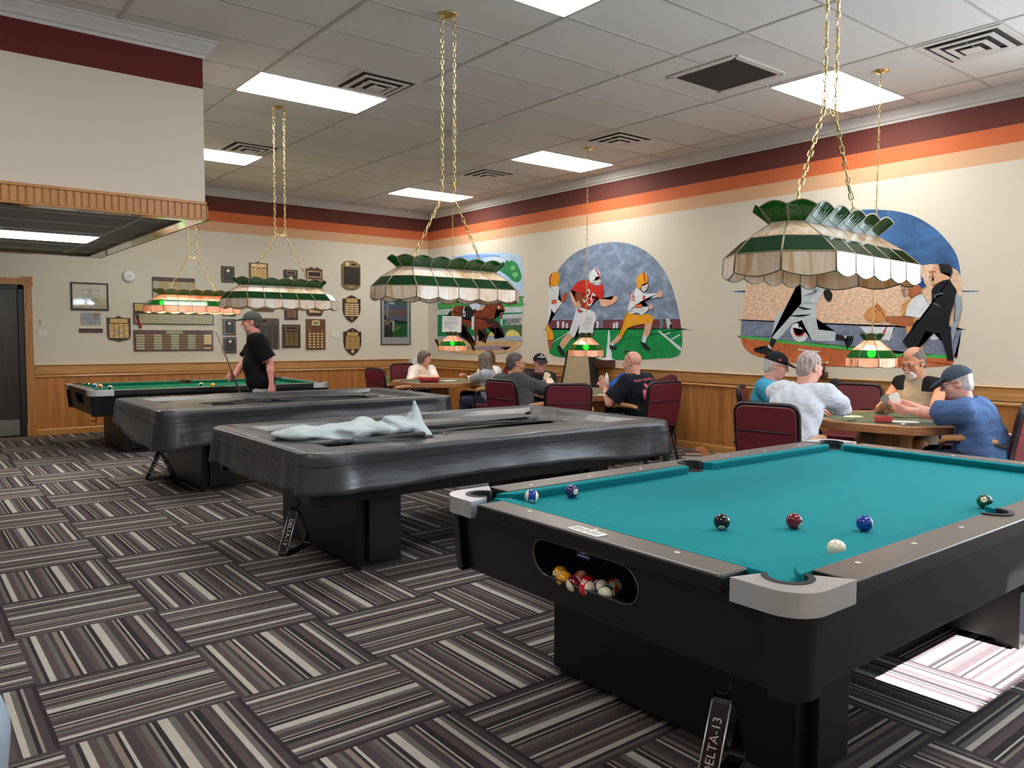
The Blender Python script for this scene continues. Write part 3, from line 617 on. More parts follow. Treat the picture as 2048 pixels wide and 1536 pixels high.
def pool_table(loc, label, cloth, group):
    T = thing('pool_table', label, 'pool table', loc, 0, group)
    # slate bed
    MB().box((-HL+.1, -HW+.1, ZB-.03), (HL-.1, HW-.1, ZB)).build('bed_cloth', cloth, T)
    # rails
    def rail(name, L, W, flip, side):
        # along local a, outward b<0 side at -W
        n = [(-L+.25, -W), (L-.25, -W), (L-.25, -W+.13)]
        if side: n += [(.075, -W+.13)]+[(p[0], -W+p[1]) for p in arc(0, .118, .07, 10, -190, 14)]+[(-.075, -W+.13)]
        n += [(-L+.25, -W+.13)]
        f = (lambda a, b, c: (a*flip, b*flip, c)) if side else (lambda a, b, c: (-b*flip, a*flip, c))
        m = MB(); m.prism(n, ZR-.055, ZR, 0, f)
        o = m.build(name, [BLKLAM, LAM], T)
        for p in o.data.polygons:
            if p.normal.z > .7: p.material_index = 1
        bv = o.modifiers.new('bevel', 'BEVEL'); bv.width = .012; bv.segments = 3; bv.limit_method = 'ANGLE'; bv.angle_limit = .6; bv.material = -1
        return o
    rail('long_rail', HL, HW, 1, True); rail('long_rail', HL, HW, -1, True); rail('end_rail', HW, HL, 1, False); rail('end_rail', HW, HL, -1, False)
    # cushions: (a0, a1, m0, m1) along the rail
    def cushion(W, a0, a1, m0, m1, f):
        pr = [(.13, ZR-.002, 0), (.15, ZR-.002, .35), (.178, ZB+.038, 1), (.181, ZB+.032, 1), (.165, ZB, .7), (.13, ZB, 0)]
        m = MB(); m.loft([[f(a0+m0*k, -W+o, z) for o, z, k in pr], [f(a1-m1*k, -W+o, z) for o, z, k in pr]])
        o = m.build('cushion', cloth, T, bevel=.004); return o
    for s in (1, -1):
        fl = lambda a, b, c, s=s: (a*s, b*s, c)
        cushion(HW, -HL+.19, -.075, .05, .02, fl); cushion(HW, .075, HL-.19, .02, .05, fl)
        cushion(HL, -HW+.19, HW-.19, .05, .05, lambda a, b, c, s=s: (b*s, a*s, c))
    # corner castings with pocket liners
    for sx, sy in ((-1, -1), (1, -1), (-1, 1), (1, 1)):
        f = lambda u, v, c, sx=sx, sy=sy: (sx*(HL-u), sy*(HW-v), c)
        g = f if sx*sy > 0 else (lambda u, v, c, f=f: f(u, v, c))
        m = MB(); m.prism(corner_poly(), ZR-.062, ZR+.004, 0, f)
        if sx*sy < 0: m.f = [tuple(reversed(q)) for q in m.f]
        o = m.build('corner_casting', ALU, T, bevel=.009, bseg=3)
        ring = arc(.125, .125, .07, 110, 340, 18); inn = arc(.125, .125, .052, 340, 110, 18)
        m = MB(); m.prism(ring+inn, ZR-.10, ZR+.006, 0, f)
        if sx*sy < 0: m.f = [tuple(reversed(q)) for q in m.f]
        m.build('pocket_liner', RUBBER, o)
        m = MB(); m.prism(arc(.125, .125, .058, 0, 345, 20), ZB+.0005, ZB+.0015, 0, f)  # thin dark disc on the bed paints the shade inside the pocket
        if sx*sy < 0: m.f = [tuple(reversed(q)) for q in m.f]
        m.build('pocket_shade_disc', flat('pocket_dark', (8, 8, 9), .9), o)
        # tapered corner post below the casting
        def outline(k, r): return [(.010+.022*k+p[0], .010+.022*k+p[1]) for p in ([(.145-.035*k, 0)]+arc(r, r, r, 270, 180, 8)+[(0, .105-.02*k), (.07, .10-.02*k), (.12-.03*k, .07)])]
        m = MB(); m.loft([[f(u, v, ZR-.062) for u, v in outline(0, .085)], [f(u, v, .47) for u, v in outline(1, .07)]])
        if sx*sy < 0: m.f = [tuple(reversed(q)) for q in m.f]
        smooth_by_angle(m.build('corner_post', flat('black_plastic_post', (14, 15, 21), .3, spec=.6, var=.05), T))
    for s in (1, -1):                                               # side pockets
        m = MB(); m.prism([(p[0], s*(-HW+p[1])) for p in arc(0, .118, .072, 8, -188, 18)+arc(0, .118, .054, -188, 8, 18)], ZR-.1, ZR+.005)
        if s < 0: m.f = [tuple(reversed(q)) for q in m.f]
        m.build('side_pocket_liner', RUBBER, T)
        m = MB(); m.prism([(p[0], s*(-HW+p[1])) for p in arc(0, .118, .058, 0, 345, 18)], ZB+.0005, ZB+.0015)  # dark disc again: painted shade, the bed is not cut open
        if s < 0: m.f = [tuple(reversed(q)) for q in m.f]
        m.build('side_pocket_shade_disc', flat('pocket_dark', (8, 8, 9), .9), T)
    # apron panels
    z0, z1 = .475, ZR-.05
    for s in (1, -1):
        m = MB(); m.loft([[(x, s*-(HW-.028), z1), (x, s*-(HW-.055), z0), (x, s*-(HW-.085), z0), (x, s*-(HW-.085), z1)] for x in (-HL+.09, HL-.09)]); m.build('side_apron', BLKLAM, T, bevel=.003)
    def ends(y, z, s, d):
        k = (z1-z)/(z1-z0); return (s*(HL-.03-.03*k-d), y, z)
    yo0, yo1, zo0, zo1 = -.235, .265, .567, .70
    R, Lf = stadium(yo0, yo1, zo0, zo1); Y = HW-.075
    top = [(Y, z1), (-Y, z1), (-Y, (zo0+zo1)/2)]+[p for p in reversed(Lf[:11])][len(Lf)//2:]
    hl = [p for p in Lf if p[1] >= (zo0+zo1)/2-1e-6]; hr = [p for p in R if p[1] >= (zo0+zo1)/2-1e-6]
    ll = [p for p in Lf if p[1] <= (zo0+zo1)/2+1e-6]; lr = [p for p in R if p[1] <= (zo0+zo1)/2+1e-6]
    up = [(Y, z1), (-Y, z1), (-Y, (zo0+zo1)/2)]+list(reversed(hl))+list(reversed(hr))+[(Y, (zo0+zo1)/2)]
    lo = [(-Y, z0), (Y, z0), (Y, (zo0+zo1)/2)]+list(reversed(lr))+list(reversed(ll))+[(-Y, (zo0+zo1)/2)]
    m = MB()
    for poly in (up, lo): m.prism(poly, 0, .02, 0, lambda a, b, c: ends(a, b, -1, c))
    m.build('end_apron', BLKLAM, T)
    m = MB(); m.prism([(Y, z1), (-Y, z1), (-Y, z0), (Y, z0)], .02, 0, 0, lambda a, b, c: ends(a, b, 1, c)); m.build('end_apron', BLKLAM, T)
    # ball return tray behind the opening
    xo = -HL+.088; m = MB()
    m.box((xo, -.27, .52), (xo+.17, .30, .535)); m.box((xo+.17, -.27, .52), (xo+.18, .30, .71)); m.box((xo, -.27, .535), (xo+.17, -.255, .71)); m.box((xo, .285, .535), (xo+.17, .30, .71)); m.box((xo, -.27, .7), (xo+.18, .30, .71))
    m.build('ball_return_tray', flat('dark_blue_tray', (22, 38, 62), .5, bump=.1, var=.2), T)
    ring = [ends(a, b, -1, -.001) for a, b in R+Lf]; MB().tube(ring, .0035, 6, closed=True).build('return_trim', flat('chrome_edge_trim', (120, 120, 124), .25, .9), T, True)
    # legs
    for s in (-1, 1):
        m = MB(); xo2 = s*1.05; xi = s*.75; a, c = min(xo2, xi), max(xo2, xi)
        m.box((a, -.56, .03), (c, .56, .49)); m.box((a+.06, -.60, .06), (c-.06, .60, .47)); m.build('leg', BLKSAT, T, bevel=.004)
        for y in (-.5, .5): MB().box((a+.03, y-.05, 0), (c-.03, y+.05, .03)).build('leg_leveller', flat('leveller_metal', (70, 70, 72), .5, .6), T)
    m = MB().box((-.75, -.28, .40), (.75, .28, ZB-.04)); m.build('frame', BLKSAT, T)
    # rack hook under the end nearest the door side
    hk = [(-HL+.09, -.52, .475), (-HL+.09, -.52, .455)]+[(-HL+.09+.03*math.cos(a)-.002, -.52, .425+.03*math.sin(a)) for a in [PI/2-.2-.5*k for k in range(9)]]
    MB().tube(hk, .005, 8).build('rack_hook', flat('black_hook_metal', (45, 42, 40), .35, .8), T, True)
    # sights
    s0 = MB().lathe([(.009, 0), (.0085, .001), (0, .0012)], 12).build('sight', PEARL, T, loc=(0, 0, ZR))
    pts = [(x*s, y) for x in (.345, .69, 1.035) for s in (-1, 1) for y in (-HW+.085, HW-.085)]+[(x, y*s) for y in (0, .345) for s in (-1, 1) for x in (-HL+.085, HL-.085)]
    pts = sorted(set(pts))
    s0.location = (pts[0][0], pts[0][1], ZR+.0005)
    for p in pts[1:]: dup(s0, (p[0], p[1], ZR+.0005), parent=T)
    return T
GT = 'nine foot pool tables in a row'
TX = -4.70; TY = (-1.90, -4.80, -7.74, -10.62)
T4 = pool_table((TX, TY[3], 0), 'nearest pool table, uncovered, with bright teal cloth and silver corners', TEAL, GT)
T1 = pool_table((TX, TY[0], 0), 'farthest pool table, uncovered, with dark green cloth, against the plaque wall', GREEN, GT)
T3 = dup(T1, (TX, TY[2], 0), label='black pool table under the vinyl cover that carries the folded grey cloth')
T2 = dup(T1, (TX, TY[1], 0), label='black pool table under the smooth vinyl cover behind the standing player')
# paper notice and blue maker's plate on the nearest table
P = MB().prism(rrect(-.026, -.075, .026, .075, .004, 2), 0, .0012).build('paper_sticker', flat('white_sticker', (226, 226, 224), .5), T4, loc=(-1.404, .0, ZR+.0008)); P.rotation_euler = (0, 0, -.05)
m = MB()
for k, (a, w) in enumerate(((.058, .030), (.045, .034), (.03, .026), (.012, .034), (-.004, .02), (-.02, .034), (-.035, .03), (-.052, .034))): m.box((-w/2, a-.003, .0013), (w/2, a+.003, .0016))
m.build('sticker_print', flat('grey_print', (120, 120, 126), .6), P)
N = MB().prism([(-.033, .0), (-.03, -.03), (.03, -.03), (.033, 0), (.033, .027), (-.033, .027)], 0, .002, 0, lambda a, b, c: (-HL+.032-c, a, .707+b)).build('maker_plate', flat('navy_plate', (34, 32, 108), .35), T4)
m = MB()
for z, w in ((.020, .024), (.009, .058), (-.001, .03), (-.012, .022), (-.022, .05)): m.box((-HL+.0282, -w/2, .707+z-.0013), (-HL+.0297, w/2, .707+z+.0013))
m.box((-HL+.0282, -.004, .715), (-HL+.0297, .004, .722)); m.build('plate_print', flat('plate_white', (225, 226, 240), .5), N)

# ---------------------------------------------------------------- vinyl covers
VINYL = None
def vinyl():
    t = NT('grey_vinyl'); v = t.coords(); f = t.noise(v, 3.0, 3)
    w = t.noise(t.mapping(v, (1.2, 5, 5)), 2.2, 3, .55, .4)
    t.bump(t.math('ADD', w, t.math('MULTIPLY', t.noise(v, 260, 2), .02)), 0.55, 0.012)
    return t.done(0.36, 0, 0.55, t.mix(f, rgb(50, 51, 55), rgb(62, 63, 68)))
VINYL = vinyl()
def cover(loc, label, hem, seed, creases):
    """hem = ((x, y, z), ...) control heights of the lower edge round the table."""
    rr = random.Random(seed); N = 360; per = []
    r = .11; L, W = HL+.012, HW+.012
    seg = rrect(-L, -W, L, W, r, 14); seg.append(seg[0]); cum = [0]
    for a, b2 in zip(seg, seg[1:]): cum.append(cum[-1]+math.hypot(b2[0]-a[0], b2[1]-a[1]))
    tot = cum[-1]
    def at(s):
        s %= tot
        for i in range(len(seg)-1):
            if s <= cum[i+1]:
                k = (s-cum[i])/max(1e-9, cum[i+1]-cum[i]); a, b2 = seg[i], seg[i+1]
                d = (b2[0]-a[0], b2[1]-a[1]); l = math.hypot(*d) or 1
                return (a[0]+k*d[0], a[1]+k*d[1], d[1]/l, -d[0]/l)
        return (*seg[-1], 0, 0)
    def hemz(x, y):
        sw = s2 = 0
        for hx, hy, hz in hem:
            w = 1/((x-hx)**2+(y-hy)**2+.02)**1.5; sw += w; s2 += w*hz
        return s2/sw
    ph = [rr.uniform(0, 6.28) for _ in range(6)]
    rings = []
    # (inset, height key)
    lev = [('in', .62, 0), ('in', .45, 0), ('in', .33, 0), ('in', .25, .08), ('in', .215, .55), ('in', .19, 1.0), ('in', .13, 1.06), ('in', .07, 1.04), ('in', .03, 1.0), ('in', .008, .8)]+[('sk', k/9, 0) for k in range(0, 10)]
    for kind, a, h in lev:
        ring = []
        for i in range(N):
            x, y, nx, ny = at(tot*i/N)
            cx, cy = abs(x)/L, abs(y)/W
            cor = max(0, 1-math.hypot(abs(x)-L+.05, abs(y)-W+.05)/.36)      # 1 at the corners
            s = tot*i/N
            wv = .4*math.sin(s*9+ph[0])+.3*math.sin(s*17+ph[1])+.3*math.sin(s*5+ph[2])
            if kind == 'in':
                px, py = x-nx*a, y-ny*a
                if a > .3: k = 1-a/ W; px, py = x*max(.0, (L-a)/L), y*max(0, (W-a)/W)
                z = ZB+.012+(ZR+.009-ZB-.012)*h
                if h >= .3: z += .004*wv*(h > .9)
                # straight creases across the middle
                for (x0, y0, an, w, hh) in creases:
                    u = (px-x0)*math.sin(an)-(py-y0)*math.cos(an); v2 = (px-x0)*math.cos(an)+(py-y0)*math.sin(an)
                    if abs(v2) < .9 and h < .5: z += hh*math.exp(-(u/w)**2)*max(0, 1-(v2/.9)**2)
                ring.append((px, py, max(z, ZB+.012 if a > .22 else ZR+.006)))
            else:
                zb = hemz(x, y); z = (ZR-.004)*(1-a)+zb*a
                fold = cor*(math.sin(s*26+ph[3])*.5+.35)*.05*a**.7*(1 if a > 0 else 0)
                out = .004+.012*a*(1+wv*.6)-.018*math.sin(PI*a)*(1-cor)+fold
                ring.append((x+nx*out, y+ny*out, z-.006*abs(wv)*(a > .95)))
        rings.append(ring)
    m = MB(); m.loft(rings, 0, False); n0 = len(rings[0]); m.f.append(tuple(range(n0))); m.m.append(0)
    o = m.build('table_cover', VINYL, None, True); o.location = loc
    so = o.modifiers.new('thickness', 'SOLIDIFY'); so.thickness = .003; so.offset = 1
    o['label'] = label; o['category'] = 'table cover'
    # stitched seam along the top edge
    sm = []
    for i in range(0, N, 2):
        x, y, nx, ny = at(tot*i/N); p = rings[12][i]; q = rings[13][i]; sm.append(((p[0]+q[0])/2+nx*.0035, (p[1]+q[1])/2+ny*.0035, (p[2]+q[2])/2))
    MB().tube(sm, .0028, 5, closed=True).build('hem_seam', flat('seam_dark', (30, 30, 33), .5), o, True)
    return o
cover((TX, TY[2], 0), 'dark grey vinyl pool table cover with a folded grey cloth lying on it', ((-HL, -HW, .545), (-HL, HW, .545), (0, -HW, .565), (HL, -HW, .52), (HL, HW, .55), (-HL, 0, .53), (0, HW, .56)), 3,
      ((.3, .1, .15, .03, .012), (-.2, -.2, .5, .04, .008), (.7, -.1, -.1, .03, .010), (.95, .2, .3, .025, .008)))
cover((TX, TY[1], 0), 'dark grey vinyl pool table cover drooping low at its left corner, behind the other cover', ((-HL, -HW, .43), (-HL, HW, .53), (-HL, 0, .44), (-.7, -HW, .50), (0, -HW, .60), (HL, -HW, .62), (HL, HW, .55), (0, HW, .56)), 5,
      ((-.5, .1, .6, .05, .020), (-.9, -.3, .2, .04, .014), (.1, .2, .1, .04, .016), (.7, 0, -.2, .03, .012)))
# ---------------------------------------------------------------- stained glass lamps
BRASS = flat('polished_brass', (232, 206, 140), 0.25, 1.0, var=.06)
LEAD = flat('dull_brass_leading', (128, 118, 96), 0.4, .8)
def opal():
    t = NT('opal_glass'); v = t.coords(); n1 = t.noise(t.mapping(v, (22, 22, 3)), 1.0, 4, .6, .8); n2 = t.noise(t.mapping(v, (4.6, 4.6, 1)), 1.0, 1)
    k = t.math('MULTIPLY', n1, t.math('MULTIPLY_ADD', n2, 1.3, .35))
    refl = t.ramp(k, [(.34, rgb(244, 243, 240)), (.52, rgb(236, 226, 206)), (.74, rgb(206, 174, 126))])
    tran = t.ramp(k, [(.30, rgb(255, 216, 120)), (.5, rgb(255, 190, 76)), (.7, rgb(236, 150, 48))])
    b = t.bsdf; t.link(refl, b.inputs['Base Color']); b.inputs['Roughness'].default_value = .12; b.inputs['Specular IOR Level'].default_value = .6
    tr = t.n('ShaderNodeBsdfTranslucent'); t.link(tran, tr.inputs[0]); mx = t.n('ShaderNodeMixShader'); mx.inputs[0].default_value = .30
    t.link(b.outputs[0], mx.inputs[1]); t.link(tr.outputs[0], mx.inputs[2]); t.link(mx.outputs[0], t.out.inputs[0]); return t.m
def green_glass():
    t = NT('green_glass'); v = t.coords(); f = t.noise(v, 14, 3)
    b = t.bsdf; t.link(t.mix(f, rgb(8, 44, 22), rgb(16, 66, 34)), b.inputs['Base Color']); b.inputs['Roughness'].default_value = .06; b.inputs['Specular IOR Level'].default_value = .75
    tr = t.n('ShaderNodeBsdfTransparent'); tr.inputs[0].default_value = (.05, .62, .10, 1); tl = t.n('ShaderNodeBsdfTranslucent'); tl.inputs[0].default_value = rgb(40, 170, 60)
    m0 = t.n('ShaderNodeMixShader'); m0.inputs[0].default_value = .3; t.link(tr.outputs[0], m0.inputs[1]); t.link(tl.outputs[0], m0.inputs[2])
    mx = t.n('ShaderNodeMixShader'); mx.inputs[0].default_value = .34; t.link(b.outputs[0], mx.inputs[1]); t.link(m0.outputs[0], mx.inputs[2]); t.link(mx.outputs[0], t.out.inputs[0]); return t.m
OPAL, GGLASS = opal(), green_glass()
BULB = emit('lit_bulb', (255, 222, 160), 85.0)
SOCKET = flat('socket_dark', (60, 56, 50), .5)
def chain(pts, link=.044, wd=.024, wr=.0028, cord=True):
    m = MB(); k = 0
    base = []
    hl, hw = link/2-wr, wd/2-wr
    for a, b in arc(0, hl-hw, hw, 0, 180, 4)+arc(0, -hl+hw, hw, 180, 360, 4): base.append((a, b))
    for p, q in zip(pts, pts[1:]):
        p, q = Vector(p), Vector(q); d = q-p; L = d.length; d.normalize(); x = d.orthogonal().normalized(); y = d.cross(x); n = max(1, int(round(L/(link-2*wr-.002)))); st_ = L/n
        for i in range(n):
            c = p+d*(st_*(i+.5)); e = (x if (k % 2) else y); e = (e+ (y if k % 2 else x)*.35*math.sin(k*1.7)).normalized(); k += 1
            m.tube([c+e*a+d*b for a, b in base], wr, 5, closed=True)
        if cord: m.tube([p+x*.004, (p+q)/2-x*.006, q+x*.004], .0022, 5, 1)
    return m
LV = [(.575, .245, .10, .425, .016), (.57, .242, .098, .423, .088), (.505, .172, .072, .40, .155), (.405, .076, .034, .352, .224), (.465, .138, .06, .375, .280)]
def lv_outline(l):
    a, b, we, h, z = l; s = [(-h+2*h*i/5) for i in range(6)]
    return [(-a, we), (-a, -we)]+[(x, -b) for x in s]+[(a, -we), (a, we)]+[(x, b) for x in reversed(s)]
def band(lo, hi, z0, z1, sag_lo=0, sag_hi=0, sub=8):
    """Glass panels between two outlines; the outer edge may be scalloped."""
    m = MB(); n = len(lo)
    for i in range(n):
        j = (i+1) % n; r0, r1 = [], []
        for k in range(sub+1):
            t = k/sub; s = math.sin(PI*t)
            r0.append((lo[i][0]*(1-t)+lo[j][0]*t, lo[i][1]*(1-t)+lo[j][1]*t, z0-sag_lo*s)); r1.append((hi[i][0]*(1-t)+hi[j][0]*t, hi[i][1]*(1-t)+hi[j][1]*t, z1+sag_hi*s))
        m.loft([r0, r1], 0, False, False)
    return m
def leading(outs, zs, sag0, sag1, r=.0042):
    m = MB(); n = len(outs[0])
    for i in range(n):
        m.tube([(o[i][0], o[i][1], z) for o, z in zip(outs, zs)], r, 6)
    for li, (o, z) in enumerate(zip(outs, zs)):
        pts = []
        for i in range(n):
            j = (i+1) % n
            for k in range(6):
                t = k/6; s = math.sin(PI*t); pts.append((o[i][0]*(1-t)+o[j][0]*t, o[i][1]*(1-t)+o[j][1]*t, z-(sag0*s if li == 0 else 0)+(sag1*s if li == len(outs)-1 else 0)))
        m.tube(pts, r*.8, 6, closed=True)
    return m
def solid(o, th=.004):
    s = o.modifiers.new('thickness', 'SOLIDIFY'); s.thickness = th; s.offset = 0; return o
def long_lamp(loc, rz, label, lit, grp='long stained glass lamps over the pool tables', twist=0):
    T = thing('billiard_lamp', label, 'hanging lamp', loc, rz, grp)
    O = [lv_outline(l) for l in LV]; Z = [l[4] for l in LV]; zc = ZC-loc[2]
    solid(band(O[0], O[1], Z[0], Z[1], .020).build('glass_skirt', OPAL, T)); solid(band(O[1], O[2], Z[1], Z[2]).build('green_glass_band', GGLASS, T))
    solid(band(O[2], O[3], Z[2], Z[3]).build('upper_glass_band', OPAL, T)); solid(band(O[3], O[4], Z[3], Z[4], 0, .020).build('flared_crown', GGLASS, T))
    leading(O, Z, .020, .020).build('leading', LEAD, T, True)
    m = MB()
    for s in (-1, 1): m.tube([(s*.33, -.06, .222), (s*.33, .06, .222)], .005, 6)
    m.tube([(-.36, 0, .224), (.36, 0, .224)], .006, 6); m.build('support_bar', BRASS, T, True)
    zj = 2.385-loc[2]
    chain([(.052, 0, zc-.03), (.052, 0, zj), (.33, 0, .228)]).build('chain', [BRASS, LEAD], T, True); chain([(-.052, 0, zc-.03), (-.052, 0, zj), (-.33, 0, .228)]).build('chain', [BRASS, LEAD], T, True)
    chain([(-.05, 0, zj), (0, 0, zj-.012), (.05, 0, zj)], cord=False).build('spreader_chain', BRASS, T, True)
    MB().lathe([(.068, zc), (.066, zc-.006), (.05, zc-.014), (.035, zc-.018), (.03, zc-.028), (0, zc-.029)], 24).build('ceiling_canopy', BRASS, T, True)
    m = MB()
    for s in (-1, 1): m.torus((s*.052, 0, zc-.032), .012, .003, 12, 6, 0, 1)
    m.build('canopy_loop', BRASS, T, True)
    for x in (-.375, -.125, .125, .375):
        sk = MB().lathe([(.018, .205), (.018, .155), (.014, .15)], 10, (x, 0, 0)).build('bulb_socket', SOCKET, T, True)
        MB().sphere((x, 0, .118), (.032, .032, .036), 14, 10).build('bulb', BULB if lit else flat('unlit_bulb', (225, 222, 214), .3), sk, True)
    return T
lamp4 = long_lamp((-4.66, -10.60, 1.648), .082, 'nearest and largest green and white stained glass lamp, over the teal table', False)
dup(lamp4, (-4.74, -7.76, 1.648), .024, 'stained glass lamp in the picture centre, over the covered table with the folded cloth')
dup(lamp4, (-4.79, -4.83, 1.66), 0.0, 'unlit stained glass lamp above the standing player in the black shirt')
long_lamp((-4.79, -1.95, 1.672), 0.0, 'lit stained glass lamp glowing amber, in front of the long name boards', True)
PR = [(.212, .010), (.209, .077), (.163, .142), (.063, .227), (.104, .276)]
def pendant(loc, a0, label, mark):
    T = thing('pendant_lamp', label, 'hanging lamp', loc, 0, 'small stained glass lamps over the card tables')
    O = [[(r*math.cos(a0+2*PI*k/8), r*math.sin(a0+2*PI*k/8)) for k in range(8)] for r, z in PR]; Z = [z for r, z in PR]; zc = ZC-loc[2]
    solid(band(O[0], O[1], Z[0], Z[1], .012).build('glass_skirt', OPAL, T)); solid(band(O[1], O[2], Z[1], Z[2]).build('green_glass_band', GGLASS, T))
    solid(band(O[2], O[3], Z[2], Z[3]).build('upper_glass_band', OPAL, T)); solid(band(O[3], O[4], Z[3], Z[4], 0, .012).build('flared_crown', GGLASS, T))
    leading(O, Z, .012, .012, .0034).build('leading', LEAD, T, True)
    chain([(0, 0, zc-.02), (0, 0, .232)], .036, .02, .0024).build('chain', [BRASS, LEAD], T, True)
    MB().lathe([(.066, zc), (.064, zc-.006), (.05, zc-.012), (.012, zc-.016), (.01, zc-.026), (0, zc-.027)], 20).build('ceiling_canopy', BRASS, T, True)
    sk = MB().lathe([(.018, .215), (.018, .165), (.014, .16)], 10).build('bulb_socket', SOCKET, T, True); MB().sphere((0, 0, .118), (.034, .034, .038), 14, 10).build('bulb', BULB, sk, True)
    i = 0 if mark != 'pic' else 1
    # the skirt panel nearest the camera's left
    cam = Vector((-7.89, -12.47)); best = None
    for k in range(8):
        a = a0+2*PI*(k+.5)/8; n = Vector((math.cos(a), math.sin(a))); d = (cam-Vector(loc[:2])).normalized(); lat = Vector((d.y, -d.x))
        f = n.dot(d); s = n.dot(Vector((-d.y, d.x)))
        if f > .3:
            sc = -s if mark != 'pic' else s
            if best is None or sc < best[0]: best = (sc, n) if mark != 'pic' else (sc, n)
    n = best[1]; tx = Vector((-n.y, n.x)); rr = .209*math.cos(PI/8)+.004
    mp = lambda a, b, o=0: (n.x*(rr+o)+tx.x*a, n.y*(rr+o)+tx.y*a, .044+b)
    if mark == 'pic':
        m = MB(); m.loft([[mp(a, b, .0) for a, b in ((-.018, -.026), (.018, -.026), (.018, .026), (-.018, .026))], [mp(a, b, .0015) for a, b in ((-.018, -.026), (.018, -.026), (.018, .026), (-.018, .026))]]); m.build('paper_tag', flat('cream_tag', (226, 206, 160), .6), T)
        m = MB()
        for a, b, s in ((-.004, .01, .006), (.006, -.004, .007), (.0, -.014, .005), (.008, .014, .004)): m.loft([[mp(a+s*math.cos(k), b+s*1.4*math.sin(k), .0018) for k in range(6)], [mp(a+s*math.cos(k), b+s*1.4*math.sin(k), .0022) for k in range(6)]])
        m.build('tag_print', flat('tag_grey', (110, 104, 96), .6), T)
    else: lettering(mark, .062 if mark == '2' else .055, lambda a, b: mp(a, b), flat('black_numeral', (18, 22, 16), .6), T, 'numeral')
    return T
def facing(x, y): return math.atan2(-12.47-y, -7.89-x)
pendant((-1.257, -2.663, 1.172), facing(-1.257, -2.663)+.12, 'small lit stained glass lamp marked 1, over the farthest card table', '1')
pendant((-1.24, -5.524, 1.158), facing(-1.24, -5.524), 'small lit stained glass lamp marked 2, below the football mural', '2')
pendant((-1.264, -9.086, 1.155), facing(-1.264, -9.086)+.28, 'small lit stained glass lamp over the nearest card table, in front of the baseball mural', 'pic')
PAPER = flat('white_paper', (232, 232, 232), .7, var=.03)
INK = flat('printed_ink', (78, 78, 84), .7)
def notice(name, c, w, h, yaw, roll, label, lines, bend=.0):
    o = thing(name, label, 'paper notice', c, yaw); m = MB(); n = 6
    rows = [[(w*(i/n-.5), -bend*math.sin(PI*i/n), h*(j-.5)) for i in range(n+1)] for j in (0, 1)]
    m.loft(rows, 0, False, False); p = m.build('sheet', PAPER, o); solid(p, .0006)
    m = MB()
    for z, a, b in lines: m.box((w*a, -bend-.0022, h*z-.0022), (w*b, -bend-.0014, h*z+.0022))
    m.build('printed_lines', INK, o); o.rotation_euler = (0, roll, yaw); return o
nl = ((.40, -.34, .34), (.30, -.24, .24), (.16, -.40, .36), (.08, -.40, .24), (.0, -.40, .34), (-.1, -.4, .0), (-.2, -.38, .2), (-.3, -.2, .12))
notice('paper_notice', (-1.30, -2.71, 1.57), .285, .235, math.atan2(9.81, 6.6)-PI/2-.05, .03, 'white printed sheet hung above the lamp marked 1', nl, .01)
notice('paper_notice', (-1.27, -5.57, 1.555), .17, .26, math.atan2(6.95, 6.65)-PI/2+.05, .14, 'white printed sheet hung aslant above the lamp marked 2', tuple((z, a, b) for z, a, b in ((.3, -.1, .3), (.2, -.15, .32), (.1, -.2, .28), (0, -.25, .3), (-.1, -.3, .1), (-.2, -.1, .2))), .008)
